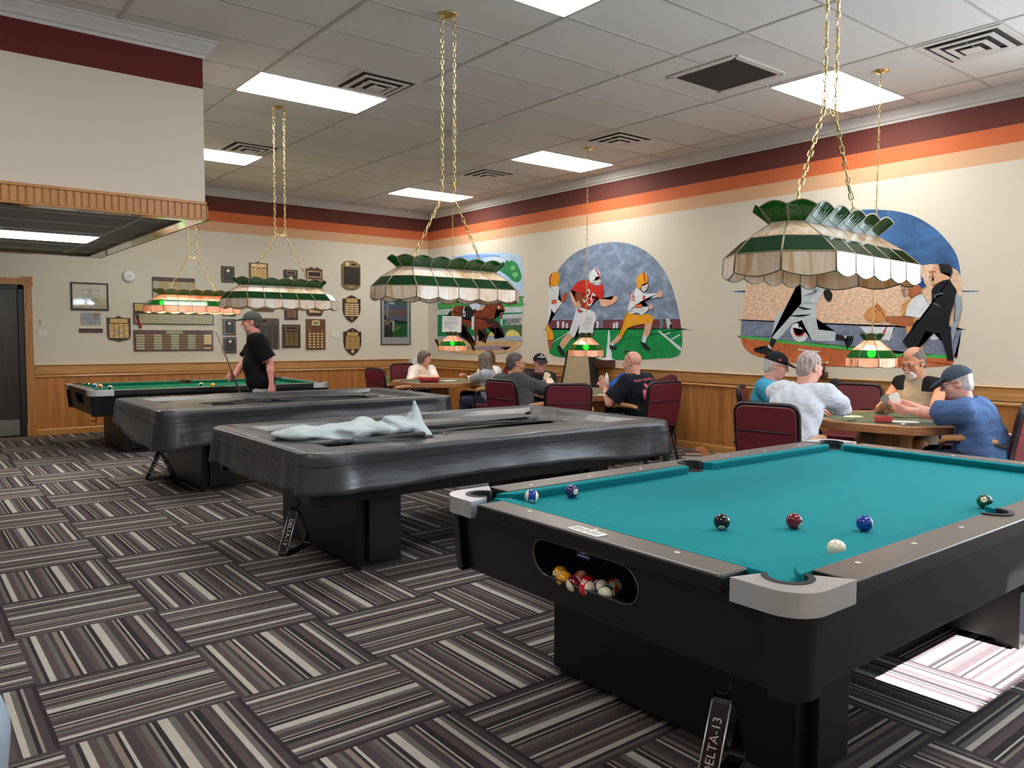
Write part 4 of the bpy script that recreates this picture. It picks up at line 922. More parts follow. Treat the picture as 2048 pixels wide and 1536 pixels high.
# ---------------------------------------------------------------- things on the plaque wall
GOLD = flat('gold_plate', (206, 168, 104), .35, .35, var=.10, scale=9); GOLD2 = flat('pale_gold_plate', (222, 192, 140), .35, .3, var=.1, scale=9)
SILV = flat('aged_silver_plate', (168, 160, 128), .35, .35, var=.25, scale=14); BLKP = flat('black_plate', (24, 22, 22), .3); DARKW = wood('dark_walnut', (70, 42, 34), (46, 28, 24), (1.4, 26, 26)); MAHO = wood('mahogany', (96, 48, 32), (70, 34, 24), (1.4, 26, 26))
WALN = wood('mid_walnut', (118, 76, 42), (90, 56, 30), (1.4, 26, 26)); GREYW = wood('grey_brown_board', (104, 88, 74), (82, 68, 58), (1.4, 26, 26)); BRONZE = flat('bronze_board', (128, 104, 70), .4, .3)
DGOLD = flat('engraved_gold', (150, 130, 84), .4, .5)
def outline(kind, w, h):
    a, b = w/2, h/2
    if kind == 'rect': return [(-a, -b), (a, -b), (a, b), (-a, b)]
    if kind == 'point_rect': return [(-a, -b), (a, -b), (a, b-.03), (a*.35, b-.025), (0, b), (-a*.35, b-.025), (-a, b-.03)]
    if kind == 'square_shield': return [(-a*.8, -b*.84)]+[(-a*.3, -b*.9), (0, -b), (a*.3, -b*.9)]+[(a*.8, -b*.84), (a*.95, -b*.7), (a, -b*.4), (a, b*.84), (a*.4, b*.84), (a*.2, b*.9), (0, b), (-a*.2, b*.9), (-a*.4, b*.84), (-a, b*.84), (-a, -b*.4), (-a*.95, -b*.7)]
    if kind == 'shield': return [(0, -b), (a*.35, -b*.86), (a*.75, -b*.58), (a*.95, -b*.3), (a, 0), (a, b*.72), (a*.75, b*.72), (a*.4, b*.88), (0, b), (-a*.4, b*.88), (-a*.75, b*.72), (-a, b*.72), (-a, 0), (-a*.95, -b*.3), (-a*.75, -b*.58), (-a*.35, -b*.86)]
    if kind == 'tall_oval':
        top = [(a*math.cos(t)*.82, b*.80+b*.20*math.sin(t)) for t in [PI*k/10 for k in range(11)]]
        return [(a*.82, -b*.8)]+[(a, -b*.72), (a, b*.72)]+top+[(-a, b*.72), (-a, -b*.72)]+[(-p[0], -p[1]) for p in top]
    if kind == 'notch': return [(-a, -b), (a, -b), (a, b*.86), (a*.7, b*.88), (a*.35, b), (0, b*.86), (-a*.35, b), (-a*.7, b*.88), (-a, b*.86)]
    if kind == 'chamfer': return [(-a*.8, -b), (a*.8, -b), (a*.9, -b*.86), (a, -b*.7), (a, b), (-a, b), (-a, -b*.7), (-a*.9, -b*.86)]
PLATES = {}
def plate(parent, x, z, w, h, mat, y, name='name_plate', th=.002):
    key = (mat.name, name)
    if key not in PLATES:
        o = MB().box((-.5, -1, -.5), (.5, 0, .5)).build(name, mat, parent); PLATES[key] = o
    else: o = PLATES[key].copy(); COL.objects.link(o); setpar(o, parent)
    o.location = (x, y, z); o.scale = (w, th, h); return o
def grid(parent, x0, z0, x1, z1, nc, nr, mat, y, gx=.006, gz=.006, skip=()):
    cw, rh = (x1-x0)/nc, (z1-z0)/nr
    for i in range(nc):
        for j in range(nr):
            if (i, j) in skip: continue
            plate(parent, x0+cw*(i+.5), z0+rh*(j+.5), cw-gx, rh-gz, mat[(i+j*2) % len(mat)] if isinstance(mat, list) else mat, y)
def plaque(key, kind, board, label, th=.018, name='award_plaque', cat='plaque', grp='award plaques on the wall', box=None):
    xa, zb, xb, zt = box or BOXES[key]; w, h = xb-xa, zt-zb
    o = thing(name, label, cat, ((xa+xb)/2, -.001, (zb+zt)/2), 0, grp)
    MB().prism(outline(kind, w, h), -th, 0, 0, lambda a, b, c: (a, c, b)).build('board', board, o, bevel=.003); return o, w, h, -th

def mesh_seal(o, x, z, r, mat, y):
    m = MB(); m.loft([[(x+q*math.cos(2*PI*k/20), y-t, z+q*math.sin(2*PI*k/20)) for k in range(20)] for q, t in ((r, 0), (r, .003), (r*.75, .005), (r*.7, .004))]); m.f = [tuple(reversed(f)) for f in m.f]; return m.build('seal', mat, o)
def rim(o, x0, z0, x1, z1, mat, y, t=.004, name='border'):
    m = MB(); m.box((x0, y-.0015, z0), (x1, y, z0+t)); m.box((x0, y-.0015, z1-t), (x1, y, z1)); m.box((x0, y-.0015, z0+t), (x0+t, y, z1-t)); m.box((x1-t, y-.0015, z0+t), (x1, y, z1-t)); return m.build(name, mat, o)
IVORY = flat('cream_seal', (226, 218, 190), .4)
for k, lb in (('dark1', 'small dark plaque with cream seal, topmost of its narrow column'), ('dark2', 'dark plaque showing only its lower edge under the amber lamp'), ('dark3', 'small dark plaque with cream seal, level with the standing player face'),
              ('dark4', 'small dark plaque with cream seal, lowest of its column, behind the cue tip')):
    o, w, h, y = plaque(k, 'rect', DARKW, lb, grp='four dark plaques with a seal'); rim(o, -w*.38, -h*.41, w*.38, h*.41, DGOLD, y); plate(o, 0, 0, w*.62, h*.72, BLKP, y, 'inner_plate'); mesh_seal(o, 0, h*.22, .024, IVORY, y-.002)
    m = MB()
    for z, q in ((.02, .3), (-.03, .36), (-.1, .3), (-.2, .34), (-.27, .2)): m.box((-w*q/2, y-.0035, h*z-.0025), (w*q/2, y-.002, h*z+.0025))
    m.build('engraving', flat('dim_engraving', (74, 68, 58), .5), o)
o, w, h, y = plaque('square_shield', 'square_shield', DARKW, 'square shield plaque with gold name plates below the framed certificate'); plate(o, 0, h*.30, w*.74, h*.16, GOLD, y, 'header_plate'); grid(o, -w*.42, -h*.36, w*.42, h*.19, 4, 8, [GOLD, GOLD2, GOLD], y, .008, .005); plate(o, -w*.1, -h*.12, w*.17, h*.09, flat('lilac_plate', (150, 140, 150), .4), y-.0022, 'odd_plate')
o, w, h, y = plaque('board_top', 'rect', DARKW, 'long name board, highest, partly behind the lit amber lamp', name='name_board', grp='long name boards'); grid(o, -w*.49, -h*.48, w*.49, h*.30, 6, 9, [SILV, flat('old_brass_plate', (170, 148, 104), .35, .35, var=.2)], y, .003, .004)
o, w, h, y = plaque('board_mid', 'rect', DARKW, 'long name board just below the lit amber lamp, with a small flag at its left', name='name_board', grp='long name boards'); grid(o, -w*.485, -h*.46, w*.485, -h*.02, 11, 5, SILV, y, .003, .003); grid(o, -w*.485, h*.12, w*.2, h*.46, 7, 4, [GOLD, SILV], y, .003, .003); grid(o, w*.2, h*.12, w*.485, h*.46, 3, 4, SILV, y, .003, .003)
o, w, h, y = plaque('board_low', 'rect', MAHO, 'long name board lowest of three, with a pale header plate in its middle', name='name_board', grp='long name boards'); grid(o, -w*.475, -h*.44, w*.375, h*.30, 8, 6, [SILV, flat('brown_plate', (126, 96, 68), .4, .3, var=.2)], y, .005, .009); grid(o, w*.375, -h*.2, w*.475, h*.30, 1, 4, GOLD2, y, .003, .006); plate(o, w*.42, -h*.38, w*.09, h*.07, GOLD2, y); plate(o, 0, h*.40, w*.21, h*.16, flat('greenish_plate', (150, 150, 118), .4, .3), y-.002, 'header_plate')
o, w, h, y = plaque('tan_roster', 'point_rect', WALN, 'plaque of tan plates with pointed top, above the unlit lamp at left'); plate(o, 0, h*.35, w*.8, h*.11, GOLD2, y, 'header_plate'); grid(o, -w*.42, -h*.46, w*.42, h*.27, 4, 11, GOLD, y, .004, .004)
o, w, h, y = plaque('brown_wide', 'rect', WALN, 'wide brown plaque mostly hidden behind the lamp, just over the grey cap'); plate(o, 0, .02, w*.8, h*.5, GOLD, y, 'header_plate')
o, w, h, y = plaque('disc_plaque', 'rect', DARKW, 'dark plaque with a cream disc below its header, above the middle of the unlit lamp'); rim(o, -w*.3, h*.27, w*.34, h*.43, GOLD2, y); plate(o, w*.02, h*.35, w*.52, h*.09, BLKP, y, 'header_plate'); mesh_seal(o, 0, h*.10, .034, IVORY, y); grid(o, -w*.4, -h*.46, w*.4, -h*.06, 3, 6, DGOLD, y, .008, .008)
o, w, h, y = plaque('two_col', 'rect', DARKW, 'dark plaque with two columns of plates, hanging under the middle of the unlit lamp'); grid(o, -w*.36, -h*.42, w*.4, h*.4, 2, 12, flat('copper_plate', (150, 112, 84), .4, .3), y, .012, .008)
bx = BOXES['notch']; o, w, h, y = plaque('notch', 'notch', MAHO, 'mahogany plaque with a notched top, behind the right lamp chain', box=(bx[0], 2.08, bx[2], bx[3])); rim(o, -w*.42, h*.12, w*.42, h*.34, GOLD2, y, .01); plate(o, 0, h*.23, w*.7, h*.15, BLKP, y, 'header_plate'); grid(o, -w*.42, -h*.46, w*.42, h*.06, 3, 7, GOLD, y, .016, .016)
o, w, h, y = plaque('notch', 'chamfer', MAHO, 'mahogany plaque with cut lower corners, peeping out under the right part of the lamp', box=(bx[0], bx[1], bx[2], 2.04)); plate(o, 0, -h*.24, w*.7, h*.2, GOLD2, y, 'header_plate'); grid(o, -w*.42, 0, w*.42, h*.42, 3, 4, GOLD, y, .012, .01)
o, w, h, y = plaque('grey_big', 'rect', GREYW, 'large grey-brown plaque with black name plates behind the standing man'); plate(o, -w*.06, h*.40, w*.34, h*.09, BLKP, y, 'header_plate'); grid(o, -w*.46, -h*.46, w*.46, h*.28, 5, 13, BLKP, y, .022, .012); plate(o, w*.3, h*.32, w*.12, h*.03, BLKP, y)
m = MB()
for s in (-1, 1):
    for q in (-1, 1): m.box((s*w*.47-.006, y-.004, q*h*.47-.006), (s*w*.47+.006, y, q*h*.47+.006))
m.build('rosette_screws', IVORY, o)
o, w, h, y = plaque('dark_square', 'rect', DARKW, 'dark square plaque with a framed black header and three columns of gold-edged plates'); rim(o, -w*.34, h*.26, w*.36, h*.42, GOLD2, y); plate(o, 0, h*.34, w*.56, h*.09, BLKP, y, 'header_plate'); grid(o, -w*.38, -h*.42, w*.38, h*.18, 3, 9, flat('olive_gold_plate', (160, 134, 60), .35, .4), y, .014, .014)
o, w, h, y = plaque('wood_green', 'rect', WALN, 'walnut plaque with a green-edged crest and two little crossed cues, left of the triple switch'); mo = [(-.07, -.04), (.07, -.04), (.075, .02), (.05, .045), (-.05, .045), (-.075, .02)]
MB().prism([(a, b+h*.37) for a, b in mo], y-.003, y, 0, lambda a, b, c: (a, c, b)).build('crest', GOLD2, o); MB().prism([(a*.7, b*.45+h*.37) for a, b in mo], y-.005, y-.003, 0, lambda a, b, c: (a, c, b)).build('crest_centre', flat('crest_green', (112, 128, 92), .5), o)
for s in (-1, 1): MB().tube([(s*w*.38, y-.003, h*.17), (s*w*.28, y-.003, h*.08)], .004, 6).build('cue_ornament', GOLD2, o)
grid(o, -w*.42, -h*.46, w*.42, h*.06, 4, 6, GOLD2, y, .026, .02)
o, w, h, y = plaque('tall_oval', 'tall_oval', BRONZE, 'tall bronze plaque with rounded ends and rows of black plates, top of the right column'); mesh_seal(o, -w*.2, h*.37, .035, GOLD2, y); rim(o, -.02, h*.31, w*.32, h*.43, GOLD2, y); plate(o, w*.13, h*.37, w*.22, h*.07, BLKP, y, 'header_plate'); plate(o, w*.02, -h*.02, w*.84, h*.60, BLKP, y, 'backing_plate', .001); grid(o, -w*.36, -h*.31, w*.42, h*.26, 2, 11, flat('bronze_line_plate', (62, 56, 46), .35, .4), y-.001, .008, .010); plate(o, 0, -h*.39, w*.25, .012, GOLD2, y)
o, w, h, y = plaque('shield_a', 'shield', DARKW, 'shield plaque with gold plates in three columns, middle of the right column'); plate(o, 0, h*.30, w*.62, h*.15, GOLD, y, 'header_plate'); grid(o, -w*.40, -h*.28, w*.40, h*.20, 3, 6, GOLD2, y, .008, .012); mesh_seal(o, 0, -h*.36, .026, DGOLD, y)
o, w, h, y = plaque('shield_b', 'shield', DARKW, 'shield plaque with gold plates and a seal in its point, bottom of the right column'); plate(o, 0, h*.27, w*.62, h*.13, GOLD, y, 'header_plate'); grid(o, -w*.40, -h*.28, w*.40, h*.19, 3, 8, GOLD, y, .006, .006); mesh_seal(o, 0, h*.40, .018, DGOLD, y); mesh_seal(o, 0, -h*.36, .032, GOLD2, y)
# framed certificate
xa, zb, xb, zt = BOXES['certificate']; w, h = xb-xa, zt-zb
o = thing('framed_certificate', 'black framed certificate with curved heading and a gold seal', 'certificate', ((xa+xb)/2, -.001, (zb+zt)/2)); m = MB()
m.box((-w/2, -.022, -h/2), (w/2, 0, -h/2+.02)); m.box((-w/2, -.022, h/2-.02), (w/2, 0, h/2)); m.box((-w/2, -.022, -h/2+.02), (-w/2+.02, 0, h/2-.02)); m.box((w/2-.02, -.022, -h/2+.02), (w/2, 0, h/2-.02)); m.build('frame', flat('black_frame', (30, 24, 24), .35), o, bevel=.002)
MB().box((-w/2+.018, -.006, -h/2+.018), (w/2-.018, -.002, h/2-.018)).build('certificate_sheet', flat('parchment', (220, 210, 184), .6, var=.04), o)
def curved(a, b): r = .42; t = a/r; return (r*math.sin(t)*(1+b/r), -.0075, h*.26+r*math.cos(t)*(1+b/r)-r)
lettering('State of New York', .034, curved, INK, o, 'heading')
m = MB(); rl = random.Random(2)
for z, q in ((.06, .5), (.0, .2), (-.05, .36), (-.1, .46), (-.16, .44)): m.box((-w*q/2, -.0075, h*z-.0028), (w*q/2, -.0065, h*z+.0028))
for k in range(16): t = 2*PI*k/16; m.box((.018*math.cos(t)-.004, -.0075, h*.17+.018*math.sin(t)-.004), (.018*math.cos(t)+.004, -.0065, h*.17+.018*math.sin(t)+.004))
for x in (.05, .14): m.box((x*1.2, -.0075, -h*.34), (x*1.2+.07, -.0065, -h*.33))
m.build('text_lines', flat('certificate_ink', (126, 120, 104), .7), o); mesh_seal(o, -w*.2, -h*.33, .026, flat('yellow_seal', (226, 214, 96), .5), -.006)
def glazing(nm):
    if nm in MATS: return MATS[nm]
    t = NT(nm); tr = t.n('ShaderNodeBsdfTransparent'); gl = t.n('ShaderNodeBsdfGlossy'); gl.inputs['Roughness'].default_value = .04; mx = t.n('ShaderNodeMixShader'); fr_ = t.n('ShaderNodeFresnel'); fr_.inputs[0].default_value = 1.5
    t.link(fr_.outputs[0], mx.inputs[0]); t.link(tr.outputs[0], mx.inputs[1]); t.link(gl.outputs[0], mx.inputs[2]); t.link(mx.outputs[0], t.out.inputs[0]); MATS[nm] = t.m; return t.m
MB().box((-w/2+.018, -.0125, -h/2+.018), (w/2-.018, -.0115, h/2-.018)).build('glazing', glazing('picture_glass'), o)
# silver sign
xa, zb, xb, zt = BOXES['silver_sign']; w, h = xb-xa, zt-zb
o = thing('silver_sign', 'silver sign with a red round emblem under the framed certificate', 'sign', ((xa+xb)/2, -.001, (zb+zt)/2)); MB().prism(rrect(-w/2, -h/2, w/2, h/2, .01, 3), -.008, 0, 0, lambda a, b, c: (a, c, b)).build('sign_plate', flat('satin_silver', (150, 152, 158), .35, .5), o)
lettering('Senior  Place', .042, lambda a, b: (a-.0, -.0088, b+.004), flat('slate_ink', (66, 72, 92), .6), o, 'sign_name'); lettering('B I L L I A R D S', .02, lambda a, b: (a, -.0088, b-.028), flat('slate_ink', (66, 72, 92), .6), o, 'sign_subtitle')
m = MB(); m.box((-w*.4, -.0088, h*.26), (w*.1, -.0082, h*.275)); m.box((-w*.1, -.0088, -h*.3), (w*.26, -.0082, -h*.27)); m.box((-w*.2, -.0088, -h*.4), (w*.3, -.0082, -h*.37)); m.build('sign_lines', flat('slate_ink', (66, 72, 92), .6), o)
m = MB(); m.torus((w*.26, -.009, h*.31), .024, .004, 20, 5, 0, 1); m.loft([[(w*.26+r*math.cos(2*PI*k/8), y, h*.31+r*math.sin(2*PI*k/8)) for k in range(8)] for r, y in ((.014, -.0082), (.008, -.011))]); m.build('red_emblem', flat('emblem_red', (164, 60, 66), .5), o)
xa, zb, xb, zt = BOXES['maroon_strip']; tag(MB().box((-(xb-xa)/2, -.012, -(zt-zb)/2), ((xb-xa)/2, 0, (zt-zb)/2)).build('wall_strip', flat('maroon_strip', (84, 48, 52), .5), None, bevel=.002, loc=((xa+xb)/2, -.001, (zb+zt)/2)), 'plain maroon strip on the wall below the silver sign', 'strip')
o = thing('wall_alarm', 'round white alarm fixed high on the wall right of the certificate', 'alarm', (-5.115, -.001, 2.237)); o.rotation_euler = (PI/2, 0, 0)
MB().lathe([(.085, 0), (.085, .018), (.075, .034), (.06, .04), (0, .042)], 28).build('body', flat('white_plastic', (226, 226, 222), .4), o, True)
m = MB(); m.box((-.03, .0, .0415), (.03, .005, .0435)); m.box((-.02, -.014, .0415), (.02, -.01, .0435)); m.build('alarm_print', flat('grey_print', (120, 120, 126), .6), o)
# little flag on its stick
o = thing('small_flag', 'small limp red, white and green flag at the left end of the middle name board', 'flag', (-5.01, -.03, 1.60)); MB().tube([(-.042, .0, .10), (.0, -.02, .085)], .0025, 6).build('flag_stick', GOLD, o)
m = MB(); n = 10
for k in range(n+1):
    z = .09-.20*k/n; wv = .012*math.sin(k*.9)
    m.v += [(-.03+.05*k/n, -.012+wv, z), (-.005+.045*k/n+.01, -.02-wv, z), (.02+.035*k/n, -.012+wv, z-.01)]
for k in range(n):
    for i in (0, 1): m.f.append((k*3+i, k*3+i+1, k*3+4+i, k*3+3+i)); m.m.append((0 if k < 2 else 1 if (i == 1 and k < 6) else 2) if not (k < 6 and i == 0 and k > 3) else 2)
solid(m.build('flag_cloth', [flat('flag_green', (60, 110, 70), .7), flat('flag_white', (226, 222, 220), .7), flat('flag_red', (196, 44, 58), .7)], o, True), .002)
SWP = flat('switch_plastic', (214, 208, 194), .4)
def switch(x0, z0, x1, z1, n, label):
    o = thing('light_switch', label, 'light switch', ((x0+x1)/2, -.001, (z0+z1)/2)); w, h = x1-x0, z1-z0; MB().box((-w/2, -.007, -h/2), (w/2, 0, h/2)).build('cover_plate', SWP, o, bevel=.003)
    for k in range(n): c = w*((k+.5)/n-.5)*.8; MB().box((c-.014, -.011, -h*.28), (c+.014, -.005, h*.28)).build('rocker', flat('switch_rocker', (224, 220, 208), .35), o, bevel=.002)
b = BOXES['switch2']; switch(*b, 2, 'double light switch beside the oak door casing'); b = BOXES['switch3']; switch(*b, 3, 'triple light switch between the walnut plaque and the lowest shield')
b = BOXES['thermo']; o = thing('thermostat', 'small white thermostat above the double light switch', 'thermostat', ((b[0]+b[2])/2, -.001, (b[1]+b[3])/2)); MB().box((-.02, -.022, -.038), (.02, 0, .038)).build('body', SWP, o, bevel=.004); MB().box((-.012, -.0235, .008), (.012, -.021, .026)).build('display', flat('grey_display', (186, 190, 186), .3), o)
# framed sports poster
xa, zb, xb, zt = BOXES['poster']; w, h = xb-xa, zt-zb; zc = (zb+zt)/2
o = thing('framed_poster', 'tall framed poster of a stadium crowd and green field near the wall corner', 'poster', ((xa+xb)/2, -.001, zc)); m = MB(); t_ = .012
m.box((-w/2, -.02, -h/2), (w/2, 0, -h/2+t_)); m.box((-w/2, -.02, h/2-t_), (w/2, 0, h/2)); m.box((-w/2, -.02, -h/2+t_), (-w/2+t_, 0, h/2-t_)); m.box((w/2-t_, -.02, -h/2+t_), (w/2, 0, h/2-t_)); m.build('frame', flat('black_frame', (30, 24, 24), .35), o)
MB().box((-w/2+.01, -.008, -h/2+.01), (w/2-.01, -.002, h/2-.01)).build('mat_board', flat('white_mat', (216, 216, 220), .6), o)
def pp(u, v): return (-w*.39+w*.78*u, -h*.37+h*.83*v)    # picture area
def pcol(n, c): return flat('poster_'+n, c, .5, var=.35, scale=30)
pic = [('sky', (132, 160, 200), [(0, .86), (1, .80), (1, 1), (0, 1)]), ('trees', (34, 74, 52), [(0, .70), (1, .66), (1, .84), (.6, .87), (.35, .84), (.15, .92), (0, .86)]), ('lawn', (70, 120, 70), [(.3, .70), (1, .66), (1, .74), (.6, .77)]), ('board', (196, 216, 224), [(.2, .64), (.45, .63), (.45, .74), (.2, .75)]), ('deck', (112, 126, 166), [(0, .55), (1, .60), (1, .67), (0, .70)]),
       ('crowd', (150, 128, 120), [(0, .42), (1, .40), (1, .60), (.5, .60), (0, .58)]), ('stand', (120, 130, 164), [(0, .36), (1, .32), (1, .42), (0, .45)]), ('dark', (30, 36, 44), [(.3, .30), (1, .27), (1, .33), (.4, .36)]), ('grass', (44, 126, 66), [(0, 0), (1, 0), (1, .28), (0, .34)]), ('glow', (130, 168, 60), [(.5, .13), (.75, .22), (.5, .24)]), ('coat', (44, 58, 50), [(0, 0), (.36, 0), (.36, .22), (.3, .32), (.1, .3), (0, .26)]), ('hat', (24, 26, 28), [(0, .36), (.3, .32), (.12, .44), (0, .46)]), ('face', (176, 140, 116), [(.02, .26), (.22, .26), (.26, .34), (.04, .37)]), ('pole', (206, 216, 226), [(.12, .36), (.155, .36), (.165, .98), (.13, .98)]), ('figure', (206, 214, 196), [(.34, .12), (.43, .12), (.45, .34), (.35, .36)])]
m = MB(); mm = []
for k, (nme, c, poly) in enumerate(pic):
    y0 = -.0084-.0002*k; m.add([(*[(q[0]) for q in [pp(*p)]], y0, pp(*p)[1]) for p in poly], [tuple(range(len(poly)))], k); mm.append(pcol(nme, c))
m.build('picture', mm, o); MB().box((-w/2+.01, -.0145, -h/2+.01), (w/2-.01, -.0135, h/2-.01)).build('glazing', glazing('picture_glass'), o)
# printed sheets standing at the end of the chair rail
o = thing('paper_stack', 'stack of white ruled sheets on a ledge in the wall corner behind the white blouse', 'papers', (-.30, -.06, .835)); MB().box((-.115, -.05, 0), (.115, .055, .012)).build('ledge', OAK_H, o)
for k in range(6): MB().box((-.10, -.045+.004*k, .013+.021*k), (.10, .05, .032+.021*k)).build('paper_sheet', PAPER, o)
# ---------------------------------------------------------------- murals painted on the long wall
MC = {'sky': (124, 140, 164), 'cloud': (176, 190, 206), 'cloud2': (112, 144, 176), 'cloudw': (206, 218, 232), 'maroon': (110, 62, 70), 'white': (214, 220, 226), 'slate': (106, 122, 136), 'palegrey': (190, 204, 206), 'field': (22, 140, 74), 'skinred': (176, 88, 62), 'gold': (226, 158, 34), 'redband': (184, 46, 44), 'skin': (222, 172, 142), 'black': (36, 36, 40), 'jersey': (198, 46, 38), 'brown': (140, 74, 42),
      'deepsky': (62, 100, 148), 'peach': (222, 188, 160), 'bluewall': (122, 132, 156), 'dirt': (192, 104, 60), 'grass': (72, 176, 80), 'navy': (40, 42, 70), 'greywhite': (190, 200, 206), 'foldgrey': (150, 162, 174), 'tan': (214, 156, 90), 'darkskin': (176, 104, 66), 'mitt': (208, 142, 84), 'cage': (196, 160, 130), 'dkgrey': (96, 96, 100), 'royal': (40, 74, 148), 'suit': (26, 28, 34), 'sheen': (84, 96, 110), 'smoke': (150, 164, 176),
      'skylight': (178, 206, 234), 'skyblue': (132, 172, 222), 'treegreen': (44, 140, 84), 'treelight': (120, 196, 120), 'grassl': (76, 164, 86), 'board': (26, 130, 82), 'sign': (186, 194, 204), 'olive': (78, 108, 72), 'yellow': (222, 212, 120), 'railblue': (160, 178, 196), 'sand': (212, 176, 126), 'shadow': (160, 140, 150), 'horsedark': (62, 36, 32), 'horse': (124, 56, 34), 'paleblue': (196, 210, 228), 'royal2': (120, 150, 196)}
def paint(n):
    rough = {'sky': .30, 'peach': .22, 'bluewall': .25, 'dirt': .2, 'field': .18, 'sand': .12, 'deepsky': .3, 'horse': .35}.get(n, .10)
    nm = 'paint_'+n
    if nm in MATS: return MATS[nm]
    t = NT(nm); v = t.coords(); f = t.noise(t.mapping(v, (1, 1, 1.6)), {'peach': 26, 'sky': 5, 'deepsky': 4}.get(n, 9), 5, .65, .6); c = rgb(*MC[n]); k = rough
    a = tuple(x*(1-k) for x in c[:3])+(1,); b = tuple(min(1, x*(1+k*1.2)+(.05 if n in ('peach', 'sky') else 0)) for x in c[:3])+(1,)
    col = t.ramp(f, [(.34, a), (.5, c), (.68, b)]); MATS[nm] = t.done(.7, 0, .25, col); return MATS[nm]
for name, label, parts in MURALS:
    o = thing(name, label, 'mural', (0, 0, 0)); lay = .001; base = None
    al = [p for pn, polys in parts for c, s, p in polys]; cy = sum(a for p in al for a, z in p)/sum(len(p) for p in al)/1000; o.location = (0, cy, 0)
    for pn, polys in parts:
        m = MB(); mats = []
        for col, smt, pts in polys:
            q = [(a/1000-cy, z/1000) for a, z in pts]
            if smt: q = spline(q, 5)
            if 'sky' == col or col == 'deepsky' or col == 'skylight' and pn == 'painted_sky':
                q = q
            if col not in [x[0] for x in mats]: mats.append((col, paint(col)))
            mi = [x[0] for x in mats].index(col); lay += .00022
            m.add([(-lay, a, z) for a, z in q], [tuple(range(len(q)))], mi)
        m.build(pn, [x[1] for x in mats], o)
    if base is None: MUR_OBJ = globals().setdefault('MUR_OBJ', []); MUR_OBJ.append((o, cy, lay))
for t, ya, za, yb, zb, size, col, mi in MTEXT:
    o, cy, lay = MUR_OBJ[mi]; d = Vector((yb-ya, zb-za)); ang = math.atan2(d.y, -d.x); ym, zm = (ya+yb)/2-cy, (za+zb)/2
    v, f = text_mesh(t, size); wd = max(p[0] for p in v)-min(p[0] for p in v); sx = d.length/wd*(1 if len(t) > 1 else 1.0)
    mesh_obj('painted_number' if t.isdigit() else 'painted_word', [(-lay-.0006, ym-(a*sx*math.cos(ang)-b*math.sin(ang)), zm+a*sx*math.sin(ang)+b*math.cos(ang)) for a, b, c in v], f, paint(col), o)
# small shelf boxes and trophy on the long wall
o = thing('brown_wall_box', 'small brown box full of papers on the chair rail under the football mural', 'box', (-.001, -4.67, .975)); MB().box((-.16, -.15, 0), (-.0, .15, .10)).build('box', MAHO, o, bevel=.003)
for k, (a, b2) in enumerate(((-.09, .1), (-.03, .12), (.05, .09))): MB().box((-.14+.01*k, a-.07, .101+.012*k), (-.02, a+.08, .112+.012*k)).build('paper', [PAPER, PAPER, flat('pink_paper', (220, 190, 186), .7)][k], o)
MB().torus((-.08, .0, .142), .03, .006, 16, 6).build('tape_ring', SOCKET, o, True)
o = thing('wall_trophy', 'small brown trophy with a brass bird on top, on the chair rail', 'trophy', (-.06, -7.94, .975)); MB().box((-.04, -.05, 0), (.03, .05, .06)).build('base', MAHO, o, bevel=.003); MB().lathe([(.02, .06), (.03, .09), (.02, .13), (.025, .15), (.0, .15)], 12).build('stem', MAHO, o, True); MB().tube([(0, -.07, .17), (0, -.03, .15), (0, 0, .165), (0, .05, .15), (0, .08, .18)], [.004, .012, .016, .012, .004], 8).build('brass_bird', BRASS, o, True)
tag(MB().sphere((0, 0, .05), (.04, .07, .05)).build('black_pouch', flat('black_cloth', (30, 30, 34), .8), None, True, loc=(-.075, -8.1, .975-.10)), 'small black pouch hanging by the trophy on the chair rail', 'pouch')
# tall tapered display stand under the lamp marked 2
o = thing('display_stand', 'tapered beige panel in a dark frame by the wall behind the middle table', 'display stand', (-.16, -4.29, 0)); q = [(-.42, 0), (.42, 0), (.185, 1.2), (-.185, 1.2)]
MB().prism(q, -.02, .0, 0, lambda a, b, c: (-.04+c-.06*(1-b/1.2), a, b)).build('panel', flat('beige_panel', (186, 164, 134), .7, var=.05), o)
m = MB()
for s in (-1, 1): m.loft([[(-.10, s*.42, 0), (-.10, s*.50, 0), (.03, s*.50, 0), (.03, s*.42, 0)], [(-.04, s*.185, 1.2), (-.04, s*.245, 1.2), (.05, s*.245, 1.2), (.05, s*.185, 1.2)]])
m.build('side_frame', flat('black_stand_frame', (34, 32, 32), .5), o)
